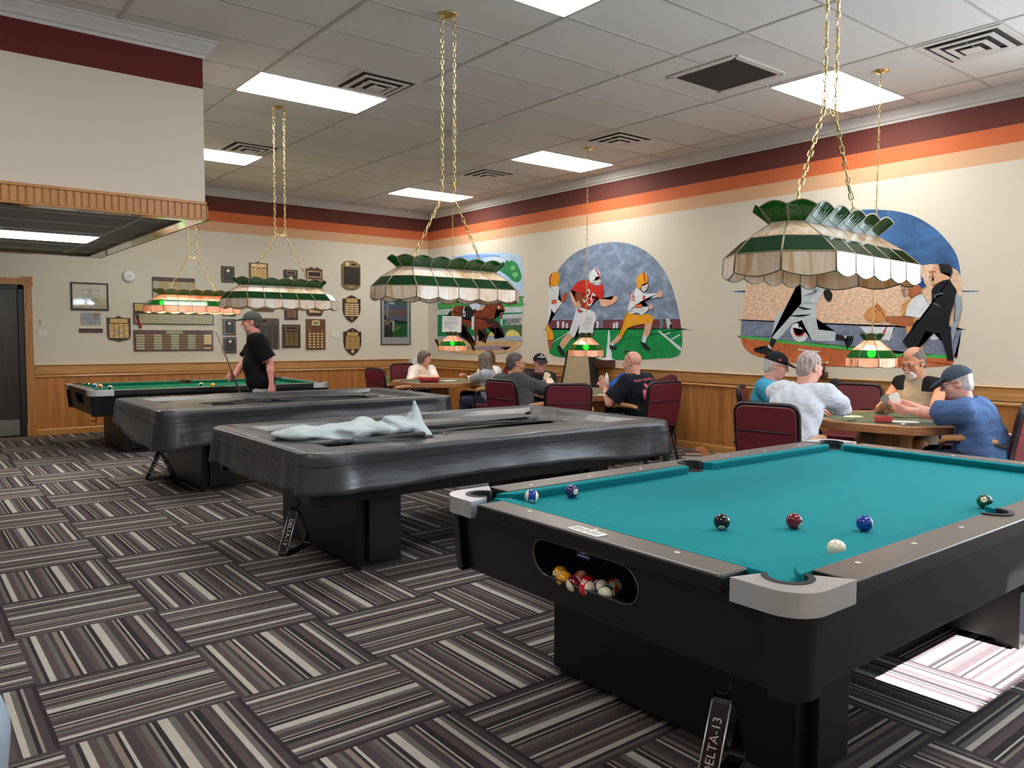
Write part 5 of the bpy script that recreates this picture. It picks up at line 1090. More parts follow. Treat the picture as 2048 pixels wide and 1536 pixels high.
# ---------------------------------------------------------------- card tables and chairs
BURG = flat('burgundy_vinyl', (104, 34, 44), .42, spec=.45, var=.08, bump=.08, bscale=300)
CHBLK = flat('black_chair_frame', (24, 23, 27), .38, spec=.55)
ARMW = wood('oak_armrest', (206, 156, 104), (176, 122, 74), (26, 1.5, 26)); TOPW = wood('oak_table_edge', (196, 140, 96), (150, 98, 62), (3, 3, 26)); FELT = flat('dark_green_felt', (86, 98, 84), .9, spec=.2, bump=.1, bscale=500)
GC = 'burgundy armchairs round the card tables'
def chair_proto():
    T = thing('armchair', 'x', 'chair', (0, 0, 0), 0, GC)
    # faces +y. seat
    MB().prism(rrect(-.235, -.22, .235, .25, .06, 4), .415, .475).build('seat', BURG, T, bevel=.018, bseg=3)
    bk = lambda x, z, o: (x, -.225-(z-.45)*.17-o, z)                 # leaning back plane
    q = arc(.205, .805, .045, 90, 0, 4)[::-1]
    pan = [(-.20, .47), (.20, .47), (.215, .62)]+arc(.155, .862, .06, 0, 90, 5)+arc(-.155, .862, .06, 90, 180, 5)+[(-.215, .62)]
    m = MB(); m.loft([[bk(a, b, .028) for a, b in pan], [bk(a*.97, .0+b*.985+.008, .034) for a, b in pan]]); m.loft([[bk(a, b, -.02) for a, b in pan], [bk(a, b, .028) for a, b in pan]]); m.build('backrest', BURG, T)
    m = MB(); m.tube([bk(-.205, .74, .034), bk(.205, .74, .034)], .006, 6); m.tube([bk(-.2, .50, .034), bk(.2, .50, .034)], .006, 6); m.build('back_seam', CHBLK, T, True)
    fr_ = [bk(-.20, .40, .005), bk(-.222, .62, .005)]+[bk(a, b, .005) for a, b in arc(-.155, .865, .070, 180, 90, 6)]+[bk(a, b, .005) for a, b in arc(.155, .865, .070, 90, 0, 6)]+[bk(.222, .62, .005), bk(.20, .40, .005)]
    MB().tube(fr_, .017, 8).build('back_frame', CHBLK, T, True)
    for s in (-1, 1):
        MB().tube([(s*.20, -.20, .42), (s*.215, -.255, .2), (s*.225, -.31, .0)], .0135, 8).build('leg', CHBLK, T, True); MB().tube([(s*.215, .22, .42), (s*.22, .23, .2), (s*.225, .24, 0)], .0135, 8).build('leg', CHBLK, T, True)
        MB().tube([(s*.24, .20, .43), (s*.262, .21, .55), (s*.265, .17, .635), (s*.265, .10, .655), (s*.262, -.10, .655), (s*.25, -.235, .64)], .012, 8).build('arm_support', CHBLK, T, True)
        MB().tube([(s*.265, .185, .640), (s*.267, .15, .672), (s*.267, .05, .684), (s*.264, -.12, .678), (s*.26, -.18, .668)], [.016, .024, .026, .022, .016], 8).build('armrest', ARMW, T, True)
    m = MB(); m.tube([(-.21, .225, .40), (.21, .225, .40)], .011, 6); m.tube([(-.205, -.2, .40), (.205, -.2, .40)], .011, 6)
    for s in (-1, 1): m.tube([(s*.21, .22, .405), (s*.205, -.2, .405)], .011, 6)
    m.build('seat_rail', CHBLK, T, True); return T
CH0 = chair_proto(); _used = []
def chair(x, y, deg, label):
    """deg = the way the sitter faces, from +x anticlockwise."""
    rz = math.radians(deg)-PI/2
    if not _used: _used.append(1); CH0.location = (x, y, 0); CH0.rotation_euler = (0, 0, rz); CH0['label'] = label; return CH0
    return dup(CH0, (x, y, 0), rz, label)
ZT = .735
def card_table(x, y, deg, label):
    T = thing('card_table', label, 'card table', (x, y, 0), math.radians(deg), 'octagonal card tables'); oc = lambda r: [(r/math.cos(PI/8)*math.cos(PI/8+PI/4*k), r/math.cos(PI/8)*math.sin(PI/8+PI/4*k)) for k in range(8)]
    m = MB(); o, i = oc(.68), oc(.585)
    for k in range(8): j = (k+1) % 8; m.prism([o[k], o[j], i[j], i[k]], ZT-.062, ZT)
    m.build('wood_rim', TOPW, T, bevel=.004); MB().prism(oc(.59), ZT-.05, ZT-.004).build('felt_top', FELT, T)
    MB().prism([(.13*a, .13*b) for a, b in ((1, .5), (.5, 1), (-.5, 1), (-1, .5), (-1, -.5), (-.5, -1), (.5, -1), (1, -.5))], .06, ZT-.05).build('pedestal', OAK_V, T, bevel=.004)
    m = MB(); m.box((-.42, -.06, 0), (.42, .06, .07)); m.box((-.06, -.42, .001), (.06, .42, .071)); m.build('base', OAK_V, T, bevel=.008)
    return T
card_table(-1.30, -9.32, 13.4, 'nearest octagonal card table with dark green felt and oak rim')
card_table(-1.20, -5.62, 20, 'middle octagonal card table under the lamp marked 2')
card_table(-1.50, -2.68, 8, 'farthest octagonal card table in the corner, with a red basket on it')

# ---------------------------------------------------------------- implicit surfaces for bodies, clothes and folded cloth
class Field:
    def __init__(s, lo, hi, h):
        s.h = h; s.lo = np.array(lo, np.float32); s.n = np.ceil((np.array(hi)-np.array(lo))/h).astype(int)+1
        s.ax = [(s.lo[i]+h*np.arange(s.n[i])).astype(np.float32) for i in range(3)]; s.F = np.full(s.n, 1.0, np.float32)
    def sub(s, lo, hi, pad):
        a = np.clip(np.floor((np.array(lo)-pad-s.lo)/s.h).astype(int), 0, s.n); b = np.clip(np.ceil((np.array(hi)+pad-s.lo)/s.h).astype(int)+1, 0, s.n)
        if (b <= a).any(): return None
        sl = tuple(slice(a[i], b[i]) for i in range(3)); X, Y, Z = np.meshgrid(*(s.ax[i][sl[i]] for i in range(3)), indexing='ij', sparse=True); return sl, X, Y, Z
    def blend(s, sl, d, k, op):
        a = s.F[sl]
        if op == 'add':
            h = np.maximum(k-np.abs(a-d), 0)/max(k, 1e-6); s.F[sl] = np.minimum(a, d)-h*h*k*.25
        elif op == 'cut':
            d = -d; h = np.maximum(k-np.abs(a-d), 0)/max(k, 1e-6); s.F[sl] = np.maximum(a, d)+h*h*k*.25
    def cone(s, a, b, ra, rb, k=.02, op='add'):
        a, b = np.array(a, np.float32), np.array(b, np.float32); r = max(ra, rb)
        q = s.sub(np.minimum(a, b)-r, np.maximum(a, b)+r, k+2*s.h)
        if q is None: return s
        sl, X, Y, Z = q; ab = b-a; L = float(ab@ab)+1e-9; px, py, pz = X-a[0], Y-a[1], Z-a[2]
        t = np.clip((px*ab[0]+py*ab[1]+pz*ab[2])/L, 0, 1); d = np.sqrt((px-t*ab[0])**2+(py-t*ab[1])**2+(pz-t*ab[2])**2)-(ra+t*(rb-ra)); s.blend(sl, d, k, op); return s
    def ell(s, c, r, R=None, k=.02, op='add'):
        c = np.array(c, np.float32); m = max(r); q = s.sub(c-m, c+m, k+2*s.h)
        if q is None: return s
        sl, X, Y, Z = q; P = [X-c[0], Y-c[1], Z-c[2]]
        if R is not None: P = [P[0]*R[i][0]+P[1]*R[i][1]+P[2]*R[i][2] for i in range(3)]
        k0 = np.sqrt(sum((P[i]/r[i])**2 for i in range(3)))+1e-6; k1 = np.sqrt(sum((P[i]/(r[i]*r[i]))**2 for i in range(3)))+1e-6
        s.blend(sl, k0*(k0-1)/k1, k, op); return s
    def plane(s, p, n, k=.0):
        """keep the side away from n"""
        X, Y, Z = np.meshgrid(*s.ax, indexing='ij', sparse=True); d = (X-p[0])*n[0]+(Y-p[1])*n[1]+(Z-p[2])*n[2]; s.F = np.maximum(s.F, d); return s
    def wobble(s, amp, freq, seed=0):
        X, Y, Z = np.meshgrid(*s.ax, indexing='ij', sparse=True); rr = np.random.RandomState(seed); w = 0
        for k in range(4):
            v = rr.normal(size=3); v /= np.linalg.norm(v); f = freq*(1+.6*k); w = w+np.sin((X*v[0]+Y*v[1]+Z*v[2])*f+rr.uniform(0, 6))/(1+.5*k)
        s.F = s.F+amp*w.astype(np.float32); return s
    def mesh(s):
        F = s.F; S = F < 0; n = s.n
        off = [(i, j, k) for i in (0, 1) for j in (0, 1) for k in (0, 1)]
        cnt = sum(S[i:n[0]-1+i, j:n[1]-1+j, k:n[2]-1+k].astype(np.int8) for i, j, k in off); act = (cnt > 0) & (cnt < 8); I = np.argwhere(act)
        if len(I) == 0: return np.zeros((0, 3)), np.zeros((0, 4), int)
        idx = np.full(act.shape, -1, np.int32); idx[act] = np.arange(len(I)); V = {o: F[I[:, 0]+o[0], I[:, 1]+o[1], I[:, 2]+o[2]] for o in off}
        acc = np.zeros((len(I), 3)); c = np.zeros(len(I))
        for o in off:
            for ax in range(3):
                if o[ax]: continue
                p = list(o); p[ax] = 1; a, b = V[o], V[tuple(p)]; m = (a < 0) != (b < 0); t = a[m]/(a[m]-b[m]); q = np.tile(np.array(o, float), (m.sum(), 1)); q[:, ax] = t; acc[m] += q; c[m] += 1
        P = s.lo+(I+acc/c[:, None])*s.h; quads = []
        for ax in range(3):
            u, v = (ax+1) % 3, (ax+2) % 3; sa = [slice(None)]*3; sb = [slice(None)]*3; sa[ax] = slice(0, -1); sb[ax] = slice(1, None); A, B = S[tuple(sa)], S[tuple(sb)]; E = np.argwhere(A != B)
            E = E[(E[:, u] > 0) & (E[:, v] > 0) & (E[:, u] < n[u]-1) & (E[:, v] < n[v]-1)]
            if len(E) == 0: continue
            ins = A[E[:, 0], E[:, 1], E[:, 2]]; du = np.zeros(3, int); du[u] = 1; dv = np.zeros(3, int); dv[v] = 1
            q = np.stack([idx[tuple((E-du-dv).T)], idx[tuple((E-dv).T)], idx[tuple(E.T)], idx[tuple((E-du).T)]], 1); q[~ins] = q[~ins][:, ::-1]; quads.append(q)
        return P, np.concatenate(quads)
    def build(s, name, mat, parent, base, midx=None, smooth_it=1):
        P, Q = s.mesh(); base = np.array(base)
        me = bpy.data.meshes.new(name); me.vertices.add(len(P)); me.vertices.foreach_set('co', (P-base).astype(np.float32).ravel()); me.loops.add(len(Q)*4); me.loops.foreach_set('vertex_index', Q.astype(np.int32).ravel())
        me.polygons.add(len(Q)); me.polygons.foreach_set('loop_start', np.arange(len(Q), dtype=np.int32)*4); me.polygons.foreach_set('use_smooth', np.ones(len(Q), bool))
        for m in (mat if isinstance(mat, (list, tuple)) else [mat]): me.materials.append(m)
        me.update(calc_edges=True); me.validate(); o = bpy.data.objects.new(name, me); COL.objects.link(o); setpar(o, parent)
        if midx is not None:
            ce = P[Q].mean(1); me.polygons.foreach_set('material_index', midx(ce).astype(np.int32))
        if smooth_it: sm = o.modifiers.new('smooth', 'SMOOTH'); sm.factor = .5; sm.iterations = smooth_it
        return o
def V3(*a): return np.array(a, float)
def unit(v): v = np.array(v, float); return v/(np.linalg.norm(v)+1e-9)
def fabric(name, c, var=.1, bump=.5, streak=None, rough=.9):
    if name in MATS: return MATS[name]
    t = NT(name); v = t.coords(); w = t.noise(t.mapping(v, (1, 1, 1.7)), 11, 3, .55, 1.2); f = t.noise(v, 60, 3); col = rgb(*c)
    a = tuple(x*(1-var) for x in col[:3])+(1,); b = tuple(min(1, x*(1+var)) for x in col[:3])+(1,)
    cc = t.mix(f, a, b)
    if streak: cc = t.mix(t.math('MULTIPLY', t.noise(t.mapping(v, (4, 4, 160)), 1, 3, .6), .55), cc, rgb(*streak))
    t.bump(w, bump, .02); MATS[name] = t.done(rough, 0, .2, cc); return MATS[name]
def skin_mat(name, c):
    if name in MATS: return MATS[name]
    t = NT(name); v = t.coords(); f = t.noise(v, 34, 4, .6); col = rgb(*c); red = (min(1, col[0]*1.02), col[1]*.80, col[2]*.76, 1)
    t.bump(t.noise(v, 190, 3), .12, .002); b = t.bsdf; b.inputs['Subsurface Weight'].default_value = .08; b.inputs['Subsurface Radius'].default_value = (.012, .005, .003)
    MATS[name] = t.done(.5, 0, .4, t.mix(t.ramp(f, [(.4, (0, 0, 0, 1)), (.7, (1, 1, 1, 1))]), col, red)); return MATS[name]
def hair_mat(name, c, c2):
    if name in MATS: return MATS[name]
    t = NT(name); v = t.coords(); f = t.noise(t.mapping(v, (60, 60, 9)), 1, 3, .6, .6); t.bump(f, .6, .006); MATS[name] = t.done(.55, 0, .35, t.ramp(f, [(.35, rgb(*c2)), (.65, rgb(*c))])); return MATS[name]
EYEM = [flat('eye_white', (222, 214, 206), .25), flat('eye_iris', (52, 40, 34), .2)]
LIPM = flat('lip_rose', (168, 96, 88), .5)
def hand(f, W, d, n, side, curl, sc=1.0, spread=1.0):
    """W wrist, d finger direction, n palm normal, side = +1 left / -1 right."""
    d = unit(d); n = unit(np.array(n)-d*np.dot(n, d)); l = np.cross(d, n)*side      # thumb side
    K = []
    for i, (o, L) in enumerate(((.031, .90), (.011, 1.0), (-.010, .95), (-.029, .76))):
        kn = W+d*(.086-.004*abs(i-1))*sc+l*o*sc; f.cone(W+l*o*.55*sc+d*.012, kn, .0145*sc, .0115*sc, .014); q = kn; a = 0
        dd = unit(d+l*o*2.2*spread)
        for j, (sl, r) in enumerate(((.042, .0090), (.026, .0080), (.021, .0070))):
            a += curl*(.8 if j == 0 else 1.0)*(1+.08*i); v = unit(dd*math.cos(a)+n*math.sin(a)); q2 = q+v*sl*L*sc; f.cone(q, q2, r*sc, (r-.0008)*sc, .004); q = q2
        K.append(q)
    t0 = W+d*.026*sc+l*.026*sc; t1 = t0+unit(l*.75+d*.65+n*.35)*.040*sc; t2 = t1+unit(l*.15+d*.85+n*(.3+.5*curl))*.030*sc; t3 = t2+unit(l*-.1+d*.8+n*(.35+.6*curl))*.022*sc
    f.cone(W+d*.015+l*.012, t0, .016*sc, .014*sc, .014); f.cone(t0, t1, .0135*sc, .0105*sc, .008); f.cone(t1, t2, .0100*sc, .0088*sc, .004); f.cone(t2, t3, .0086*sc, .0072*sc, .004)
    return W+d*.10*sc+n*.03*sc
def ik(S, W, u, fa, pole):
    v = W-S; D = min(np.linalg.norm(v), (u+fa)*.995); v = unit(v); a = (u*u-fa*fa+D*D)/(2*D); hgt = math.sqrt(max(0, u*u-a*a)); p = unit(pole-v*np.dot(pole, v)); return S+v*a+p*hgt, S+v*D
def person(label, pel, head, deg, look, hands, skin, cfg):
    """Body as one surface; clothes, hair and eyewear as children. pel = hip centre, head = head centre, deg = way the hips face."""
    g = cfg.get; sc = g('scale', 1.0); seated = g('seated', True); build = g('build', 1.0)
    fw = V3(math.cos(math.radians(deg)), math.sin(math.radians(deg)), 0); rt = V3(fw[1], -fw[0], 0); up = V3(0, 0, 1)
    P = np.array(pel, float); H = np.array(head, float); hf = unit(look); hr = unit(np.cross(hf, up)); hu = np.cross(hr, hf)
    tilt = g('tilt', 0.0)
    if tilt: hr, hu = hr*math.cos(tilt)+hu*math.sin(tilt), hu*math.cos(tilt)-hr*math.sin(tilt)
    N = H-hu*.135*sc-hf*.035*sc-up*.025*sc                                          # base of the neck
    sp = unit(N-P); back = unit(fw-sp*np.dot(fw, sp)); L = np.linalg.norm(N-P); tw = math.radians(g('twist', 0))
    sr = rt*math.cos(tw)+fw*math.sin(tw); sr = unit(sr+up*g('shrug', 0)); shw = .178*sc*(1+.35*(build-1))
    Ch = P+sp*L*.66-back*.012; Be = P+sp*L*.30+back*.02
    base = V3(P[0], P[1], 0); R = np.array([sr, back, sp])
    legs = []
    for s in (-1, 1):
        hp = P+rt*s*.085*sc+up*-.02
        if seated:
            kd = unit(fw+rt*s*g('knee_out', .22)); kn = hp+kd*.42*sc+up*(.50-hp[2]); an = V3(*(kn+fw*g('foot', .02))[:2], .085)
        else: kn = hp+V3(0, 0, -.42*sc)+fw*.02+rt*s*.01; an = V3(*(hp-fw*.02+rt*s*.02)[:2], .085)
        legs.append((hp, kn, an))
    arms = []
    for s, hd in ((-1, hands[1]), (1, hands[0])):                                  # +1: sitter's left is -rt
        sh = N-sr*s*shw-up*(.050*sc)-back*.012; W = np.array(hd['at'], float)
        pole = -up*.8+(-rt*s)*.55-fw*.3 if 'pole' not in hd else np.array(hd['pole'], float)
        el, W = ik(sh, W, .285*sc, .255*sc, pole); arms.append((s, sh, el, W, hd))
    allp = [P, N, H+up*.15, H-hf*.14, H+hf*.14, H+hr*.14, H-hr*.14]+[q for l in legs for q in l]+[q for a in arms for q in a[1:4]]
    lo = np.min(allp, 0)-.24; hi = np.max(allp, 0)+.24; lo[2] = -.02; hi[2] = H[2]+.2
    h = g('vox', .0068); f = Field(lo, hi, h)
    b = build; tk = .020
    def torso(F, gr, k=.06):
        F.ell(P+up*.01, (.165*b*sc+gr, .118*b*sc+gr, .125*sc+gr), R, k); F.ell(Be, (.155*b*sc+gr, (.118*b+.03*g('belly', 0))*sc+gr, .16*sc+gr), R, k)
        F.ell(Ch, (.172*b**.6*sc+gr, .112*b**.7*sc+gr, .17*sc+gr), R, k); F.cone(N-up*.045-sr*(shw-.03), N-up*.045+sr*(shw-.03), .056*sc+gr, .056*sc+gr, k)
        if g('bust'):
            for s in (-1, 1): F.ell(Ch+back*.085+sr*s*.075-sp*.03, (.065+gr, .05+gr, .06+gr), R, .05)
    torso(f, -.012)
    # head
    hp_ = lambda x, y, z: H+(hr*x+hf*y+hu*z)*sc*1.0
    HR = np.array([hr, hf, hu]); e = lambda x, y, z, a, c, d, k=.015, op='add': f.ell(hp_(x, y, z), (a*sc, c*sc, d*sc), HR, k, op); q = lambda p0, p1, ra, rb, k=.012: f.cone(hp_(*p0), hp_(*p1), ra*sc, rb*sc, k)
    jw = g('jaw', 1.0)
    e(0, -.014, .036, .074, .093, .086); e(0, .028, -.030, .060*jw, .060, .072, .03); e(0, .048, -.085, .034*jw, .030, .026, .03); e(0, .012, -.075, .052*jw, .05, .035, .03)
    for s in (-1, 1):
        e(s*.040, .056, -.028, .026, .024, .026, .02); e(s*.031, .093, .008, .017, .012, .011, .010, 'cut'); e(s*.013, .098, -.030, .010, .011, .008, .008)
        e(s*.075, -.004, -.004, .011, .024, .032, .008); e(s*.082, .004, .0, .006, .012, .018, .006, 'cut'); q((s*.012, .086, .021), (s*.042, .078, .020), .010, .009)
    q((0, .088, .012), (0, .110, -.024), .0085, .0125, .010); q((-.018, .085, -.056), (.018, .085, -.056), .0085, .0085, .012); q((-.014, .084, -.066), (.014, .084, -.066), .009, .009, .008)
    f.cone(N-up*.04+hf*.005, hp_(0, -.022, -.055), .060*sc*g('neck', 1), .056*sc*g('neck', 1), .025)
    if g('jowl'): e(0, .03, -.10, .045, .04, .025, .03)
    for s, sh, el, W, hd in arms:
        f.cone(sh, el, .046*sc*b**.5, .040*sc*b**.3, .03); f.cone(el, el+(W-el)*.35, .040*sc, .040*sc*b**.3, .02); f.cone(el+(W-el)*.35, W, .040*sc*b**.3, .027*sc, .02)
        d = unit(hd.get('dir', W-el)); hd['tip'] = hand(f, W, d, hd.get('palm', -up), s, hd.get('curl', .35), sc*g('hand', 1.0))
    for hp, kn, an in legs: f.cone(hp, kn, .078*sc*b**.5, .052*sc, .03); f.cone(kn, an, .052*sc, .036*sc, .02)
    body = f.build('person', skin_mat('skin_'+g('skin_name', 'fair'), skin), None, base); body.location = base; body['label'] = label; body['category'] = 'person'
    KIDS.setdefault(body.name, [])
    par = body
    # shirt
    gr = g('loose', .012); hc = .009; sl = g('sleeve', .55); F = Field(lo, hi, hc); torso(F, gr)
    if g('hem'): 
        F.ell(P-up*.05, (.175*b*sc+gr, .128*b*sc+gr, .13), R, .05)
    cuts = []
    for s, sh, el, W, hd in arms:
        if sl <= 0: F.cone(N-up*.045, N-up*.045+sr*s*-.12*sc, .05*sc+gr, .045*sc+gr, .04); continue
        F.cone(N-up*.05, sh, .055*sc+gr*.6, .060*sc+gr*.6, .04)
        if sl <= 1: e1 = sh+(el-sh)*sl; F.cone(sh, e1, .058*sc*b**.5+gr, .056*sc*b**.4+gr*1.6, .02); cuts.append((e1-unit(el-sh)*.0, unit(el-sh), .075))
        else: e1 = el+(W-el)*(sl-1); F.cone(sh, el, .056*sc*b**.5+gr, .049*sc*b**.4+gr, .03); F.cone(el, e1, .049*sc+gr, .035*sc+gr*.8, .02); cuts.append((e1, unit(W-el), .06))
    for c, n, r in cuts:                                                            # square-cut cuffs
        qq = F.sub(c-.11, c+.11, 0)
        if qq: sl_, X, Y, Z = qq; d = (X-c[0])*n[0]+(Y-c[1])*n[1]+(Z-c[2])*n[2]; rad = np.sqrt((X-c[0])**2+(Y-c[1])**2+(Z-c[2])**2); a = F.F[sl_]; F.F[sl_] = np.where(rad < r+.03, np.maximum(a, d), a)
    col = g('collar')
    if col:
        cn = N-up*.005; F.cone(cn-hr*.04-hf*.02, cn+hr*.04-hf*.02, .042*sc, .042*sc, .015); F.cone(cn+hr*.04-hf*.02, cn+hr*.03+hf*.04-up*.02, .03, .026, .01); F.cone(cn-hr*.04-hf*.02, cn-hr*.03+hf*.04-up*.02, .03, .026, .01)
    if g('hood'):
        hc_ = N-back*.075-up*.05
        for t in np.linspace(-1, 1, 7): F.ell(hc_+sr*t*.12*sc-up*(.07*(1-t*t))-back*.02*(1-t*t), (.05, .035, .05), R, .03)
    F.wobble(g('wrinkle', .0022), 38, g('seed', 1))
    # neckline
    F.cone(N+up*.02, N+up*.12+hf*.02, .062*sc, .075*sc, .006, 'cut')
    if g('vneck'): F.cone(N+hf*.06+up*.03, N+hf*.10-up*.07, .05, .012, .006, 'cut')
    sm = g('shirt'); shirt = F.build(g('shirt_name', 'shirt'), sm, par, base, g('shirt_midx') and (lambda ce: g('shirt_midx')(ce, N, sr, back, sp, shw)))
    # trousers, shoes
    T = Field(lo, hi, .010); tl = g('short', False)
    T.ell(P-up*.01, (.172*b*sc, .126*b*sc, .115*sc), np.array([rt, fw, up]), .04)
    for hp, kn, an in legs:
        T.cone(hp, hp+(kn-hp)*(.93 if tl else 1), .092*sc*b**.4, .074*sc, .03)
        if not tl: T.cone(kn, an+up*.02, .068*sc, .056*sc, .02)
    T.wobble(.002, 30, 5); T.build('trousers' if not tl else 'shorts', g('pants', fabric('navy_trousers', (40, 44, 64))), par, base)
    for hp, kn, an in legs:
        S = Field(an-.24, an+.24, .008); ff = unit(V3(*(fw+rt*.0)[:2], 0)); S.ell(an+ff*.06-up*.045, (.047, .135, .042), np.array([rt, ff, up]), .02); S.cone(an-up*.03, an+up*.01, .046, .044, .02); S.plane((0, 0, .004), (0, 0, -1)); S.build('shoe', g('shoe', flat('dark_shoe', (44, 42, 44), .5)), par, base)
    # eyes, brows, lips
    for s in (-1, 1):
        c = hp_(s*.031, .0815, .007)-base; m = MB(); m.sphere((0, 0, 0), .0118*sc, 12, 8); m.v = [tuple(c+np.array(v)) for v in m.v]; o = m.build('eye', EYEM, par, True); d0 = Vector(unit(hf-hu*.25))
        for p in o.data.polygons:
            if (p.center-Vector(c)).normalized().dot(d0) > .86: p.material_index = 1
    fl_ = Field(H-.16*sc, H+.16*sc, .004)
    if g('brow', True):
        for s in (-1, 1): fl_.cone(hp_(s*.016, .092, .0225), hp_(s*.046, .080, .024), .0042*sc, .0032*sc, .004)
        fl_.build('eyebrows', g('hairm'), par, base)
    lp = Field(H-.16*sc, H+.16*sc, .004); lp.cone(hp_(-.019, .087, -.0585), hp_(.019, .087, -.0585), .0055*sc, .0055*sc, .004); lp.cone(hp_(-.015, .086, -.0665), hp_(.015, .086, -.0665), .006*sc, .006*sc, .004); lp.build('lips', LIPM, par, base)
    # hair
    st_ = g('hair')
    if st_:
        G = Field(H-.26, H+.19, .0055)
        if st_ in ('short', 'bald_top', 'thin'):
            G.ell(hp_(0, -.016, .036), (.080*sc, .099*sc, (.091 if st_ != 'thin' else .0885)*sc), HR, .01); G.ell(hp_(0, -.05, -.03), (.066*sc, .055*sc, .06*sc), HR, .02); n = hf*.80-hu*.60; G.plane(hp_(0, .035 if st_ == 'short' else .02, .035), n)
            for s in (-1, 1): G.ell(hp_(s*.085, .0, -.006), (.018, .03*sc, .036*sc), HR, .004, 'cut')
            if st_ == 'bald_top': G.ell(hp_(0, .03, .14), (.075*sc, .13*sc, .062*sc), HR, .01, 'cut')
        elif st_ in ('bob', 'crop'):
            G.ell(hp_(0, -.018, .036), (.090*sc, .108*sc, .098*sc), HR, .01); dn = -.20 if st_ == 'bob' else -.07
            for a in np.linspace(-2.5, 2.5, 15):
                x, y = math.sin(a)*.078, -.02-math.cos(a)*.082; w = .5 if abs(a) > 2.1 else 1; G.cone(hp_(x, y, .03), hp_(x*1.12, y*1.08, dn*w*(1-.12*math.sin(a*5))), .026*sc, .017*sc, .012)
            G.ell(hp_(0, .065, -.045), (.062*sc, .07*sc, .095*sc), HR, .012, 'cut'); G.cone(hp_(-.05, .062, .075), hp_(.05, .066, .07), .026*sc, .024*sc, .015)
        G.wobble(.0016, 110, 3); G.build('hair', g('hairm'), par, base)
    if g('beard'):
        G = Field(H-.17, H+.17, .0045); G.ell(hp_(0, .056, -.094), (.042*sc, .040*sc, .036*sc), HR, .01); G.cone(hp_(-.02, .088, -.062), hp_(.02, .088, -.062), .012, .012, .01); G.cone(hp_(-.026, .084, -.068), hp_(0, .100, -.047), .008, .009, .006); G.cone(hp_(.026, .084, -.068), hp_(0, .100, -.047), .008, .009, .006); G.cone(hp_(-.03, .074, -.064), hp_(-.028, .066, -.095), .010, .014, .01); G.cone(hp_(.03, .074, -.064), hp_(.028, .066, -.095), .010, .014, .01)
        G.cone(hp_(-.016, .095, -.0625), hp_(.016, .095, -.0625), .006, .006, .003, 'cut'); G.wobble(.001, 150, 2); G.build('beard', flat('white_beard', (214, 208, 204), .7, bump=.4, bscale=200), par, base)
    cap = g('cap')
    if cap:
        cm, bm = cap; G = Field(H-.24, H+.24, .005); G.ell(hp_(0, -.012, .040), (.089*sc, .108*sc, .092*sc), HR, .01); G.plane(hp_(0, 0, .036), -hu-hf*.10); cr = G.build('cap', cm, par, base)
        G = Field(H-.30, H+.30, .0045); u2 = unit(hu+hf*g('brim', .30)); f2 = unit(hf-u2*np.dot(hf, u2)); G.ell(hp_(0, .105, .040), (.076*sc, .088*sc, .011), np.array([hr, f2, u2]), .004); G.build('cap_brim', bm, cr, base)
        m = MB(); m.sphere(tuple(hp_(0, -.012, .132)-base), .007, 8, 6); m.build('cap_button', cm, cr, True)
        for px, py, pz, w, hh, mt in g('badge', ()):
            a = hp_(px, py, pz); nn = unit(a-hp_(0, -.012, .04)); tx = unit(np.cross(hu, nn)); ty = np.cross(nn, tx); m = MB(); v = [tuple(a+nn*.002+tx*x*w+ty*y*hh-base) for x, y in ((-1, -1), (1, -1), (1, 1), (-1, 1))]+[tuple(a+nn*.006+tx*x*w+ty*y*hh-base) for x, y in ((-1, -1), (1, -1), (1, 1), (-1, 1))]; m.add(v, [(0, 3, 2, 1), (4, 5, 6, 7), (0, 1, 5, 4), (1, 2, 6, 5), (2, 3, 7, 6), (3, 0, 4, 7)]); m.build('cap_badge', mt, cr)
    gl = g('glasses')
    if gl and g('glass_top'):                                                     # sunglasses pushed up on the crown
        m = MB()
        for s in (-1, 1):
            m.tube([tuple(hp_(s*.034+.028*math.cos(a), .055+.020*math.sin(a), .128-.008*math.sin(a))-base) for a in [2*PI*k/14 for k in range(14)]], .005, 6, closed=True); m.tube([tuple(hp_(s*.064, .05, .118)-base), tuple(hp_(s*.082, .01, .075)-base), tuple(hp_(s*.087, -.02, .012)-base), tuple(hp_(s*.086, -.032, -.012)-base)], .0035, 6)
            m.sphere(tuple(hp_(s*.034, .055, .129)-base), (.024, .022, .006), 10, 6)
        m.tube([tuple(hp_(-.01, .06, .131)-base), tuple(hp_(.01, .06, .131)-base)], .004, 6); m.build('sunglasses', gl, par, True)
    elif gl:
        up_g = g('glass_up', 0); m = MB()
        for s in (-1, 1):
            ring = [tuple(hp_(s*.033+.025*math.cos(a), .108-.012*abs(math.cos(a)) if True else 0, .004+.018*math.sin(a)+up_g)-base) for a in [2*PI*k/16 for k in range(16)]]; m.tube(ring, .0022, 5, closed=True)
            m.tube([tuple(hp_(s*.058, .098, .010+up_g)-base), tuple(hp_(s*.078, .06, .010+up_g)-base), tuple(hp_(s*.083, -.015, .008+up_g)-base)], .0022, 5)
        m.tube([tuple(hp_(-.009, .107, .008+up_g)-base), tuple(hp_(.009, .107, .008+up_g)-base)], .0022, 5); m.build('glasses', gl, par, True)
    return body, shirt, dict(N=N, sr=sr, back=back, sp=sp, arms=arms, base=base, H=H, hr=hr, hf=hf, hu=hu, P=P)
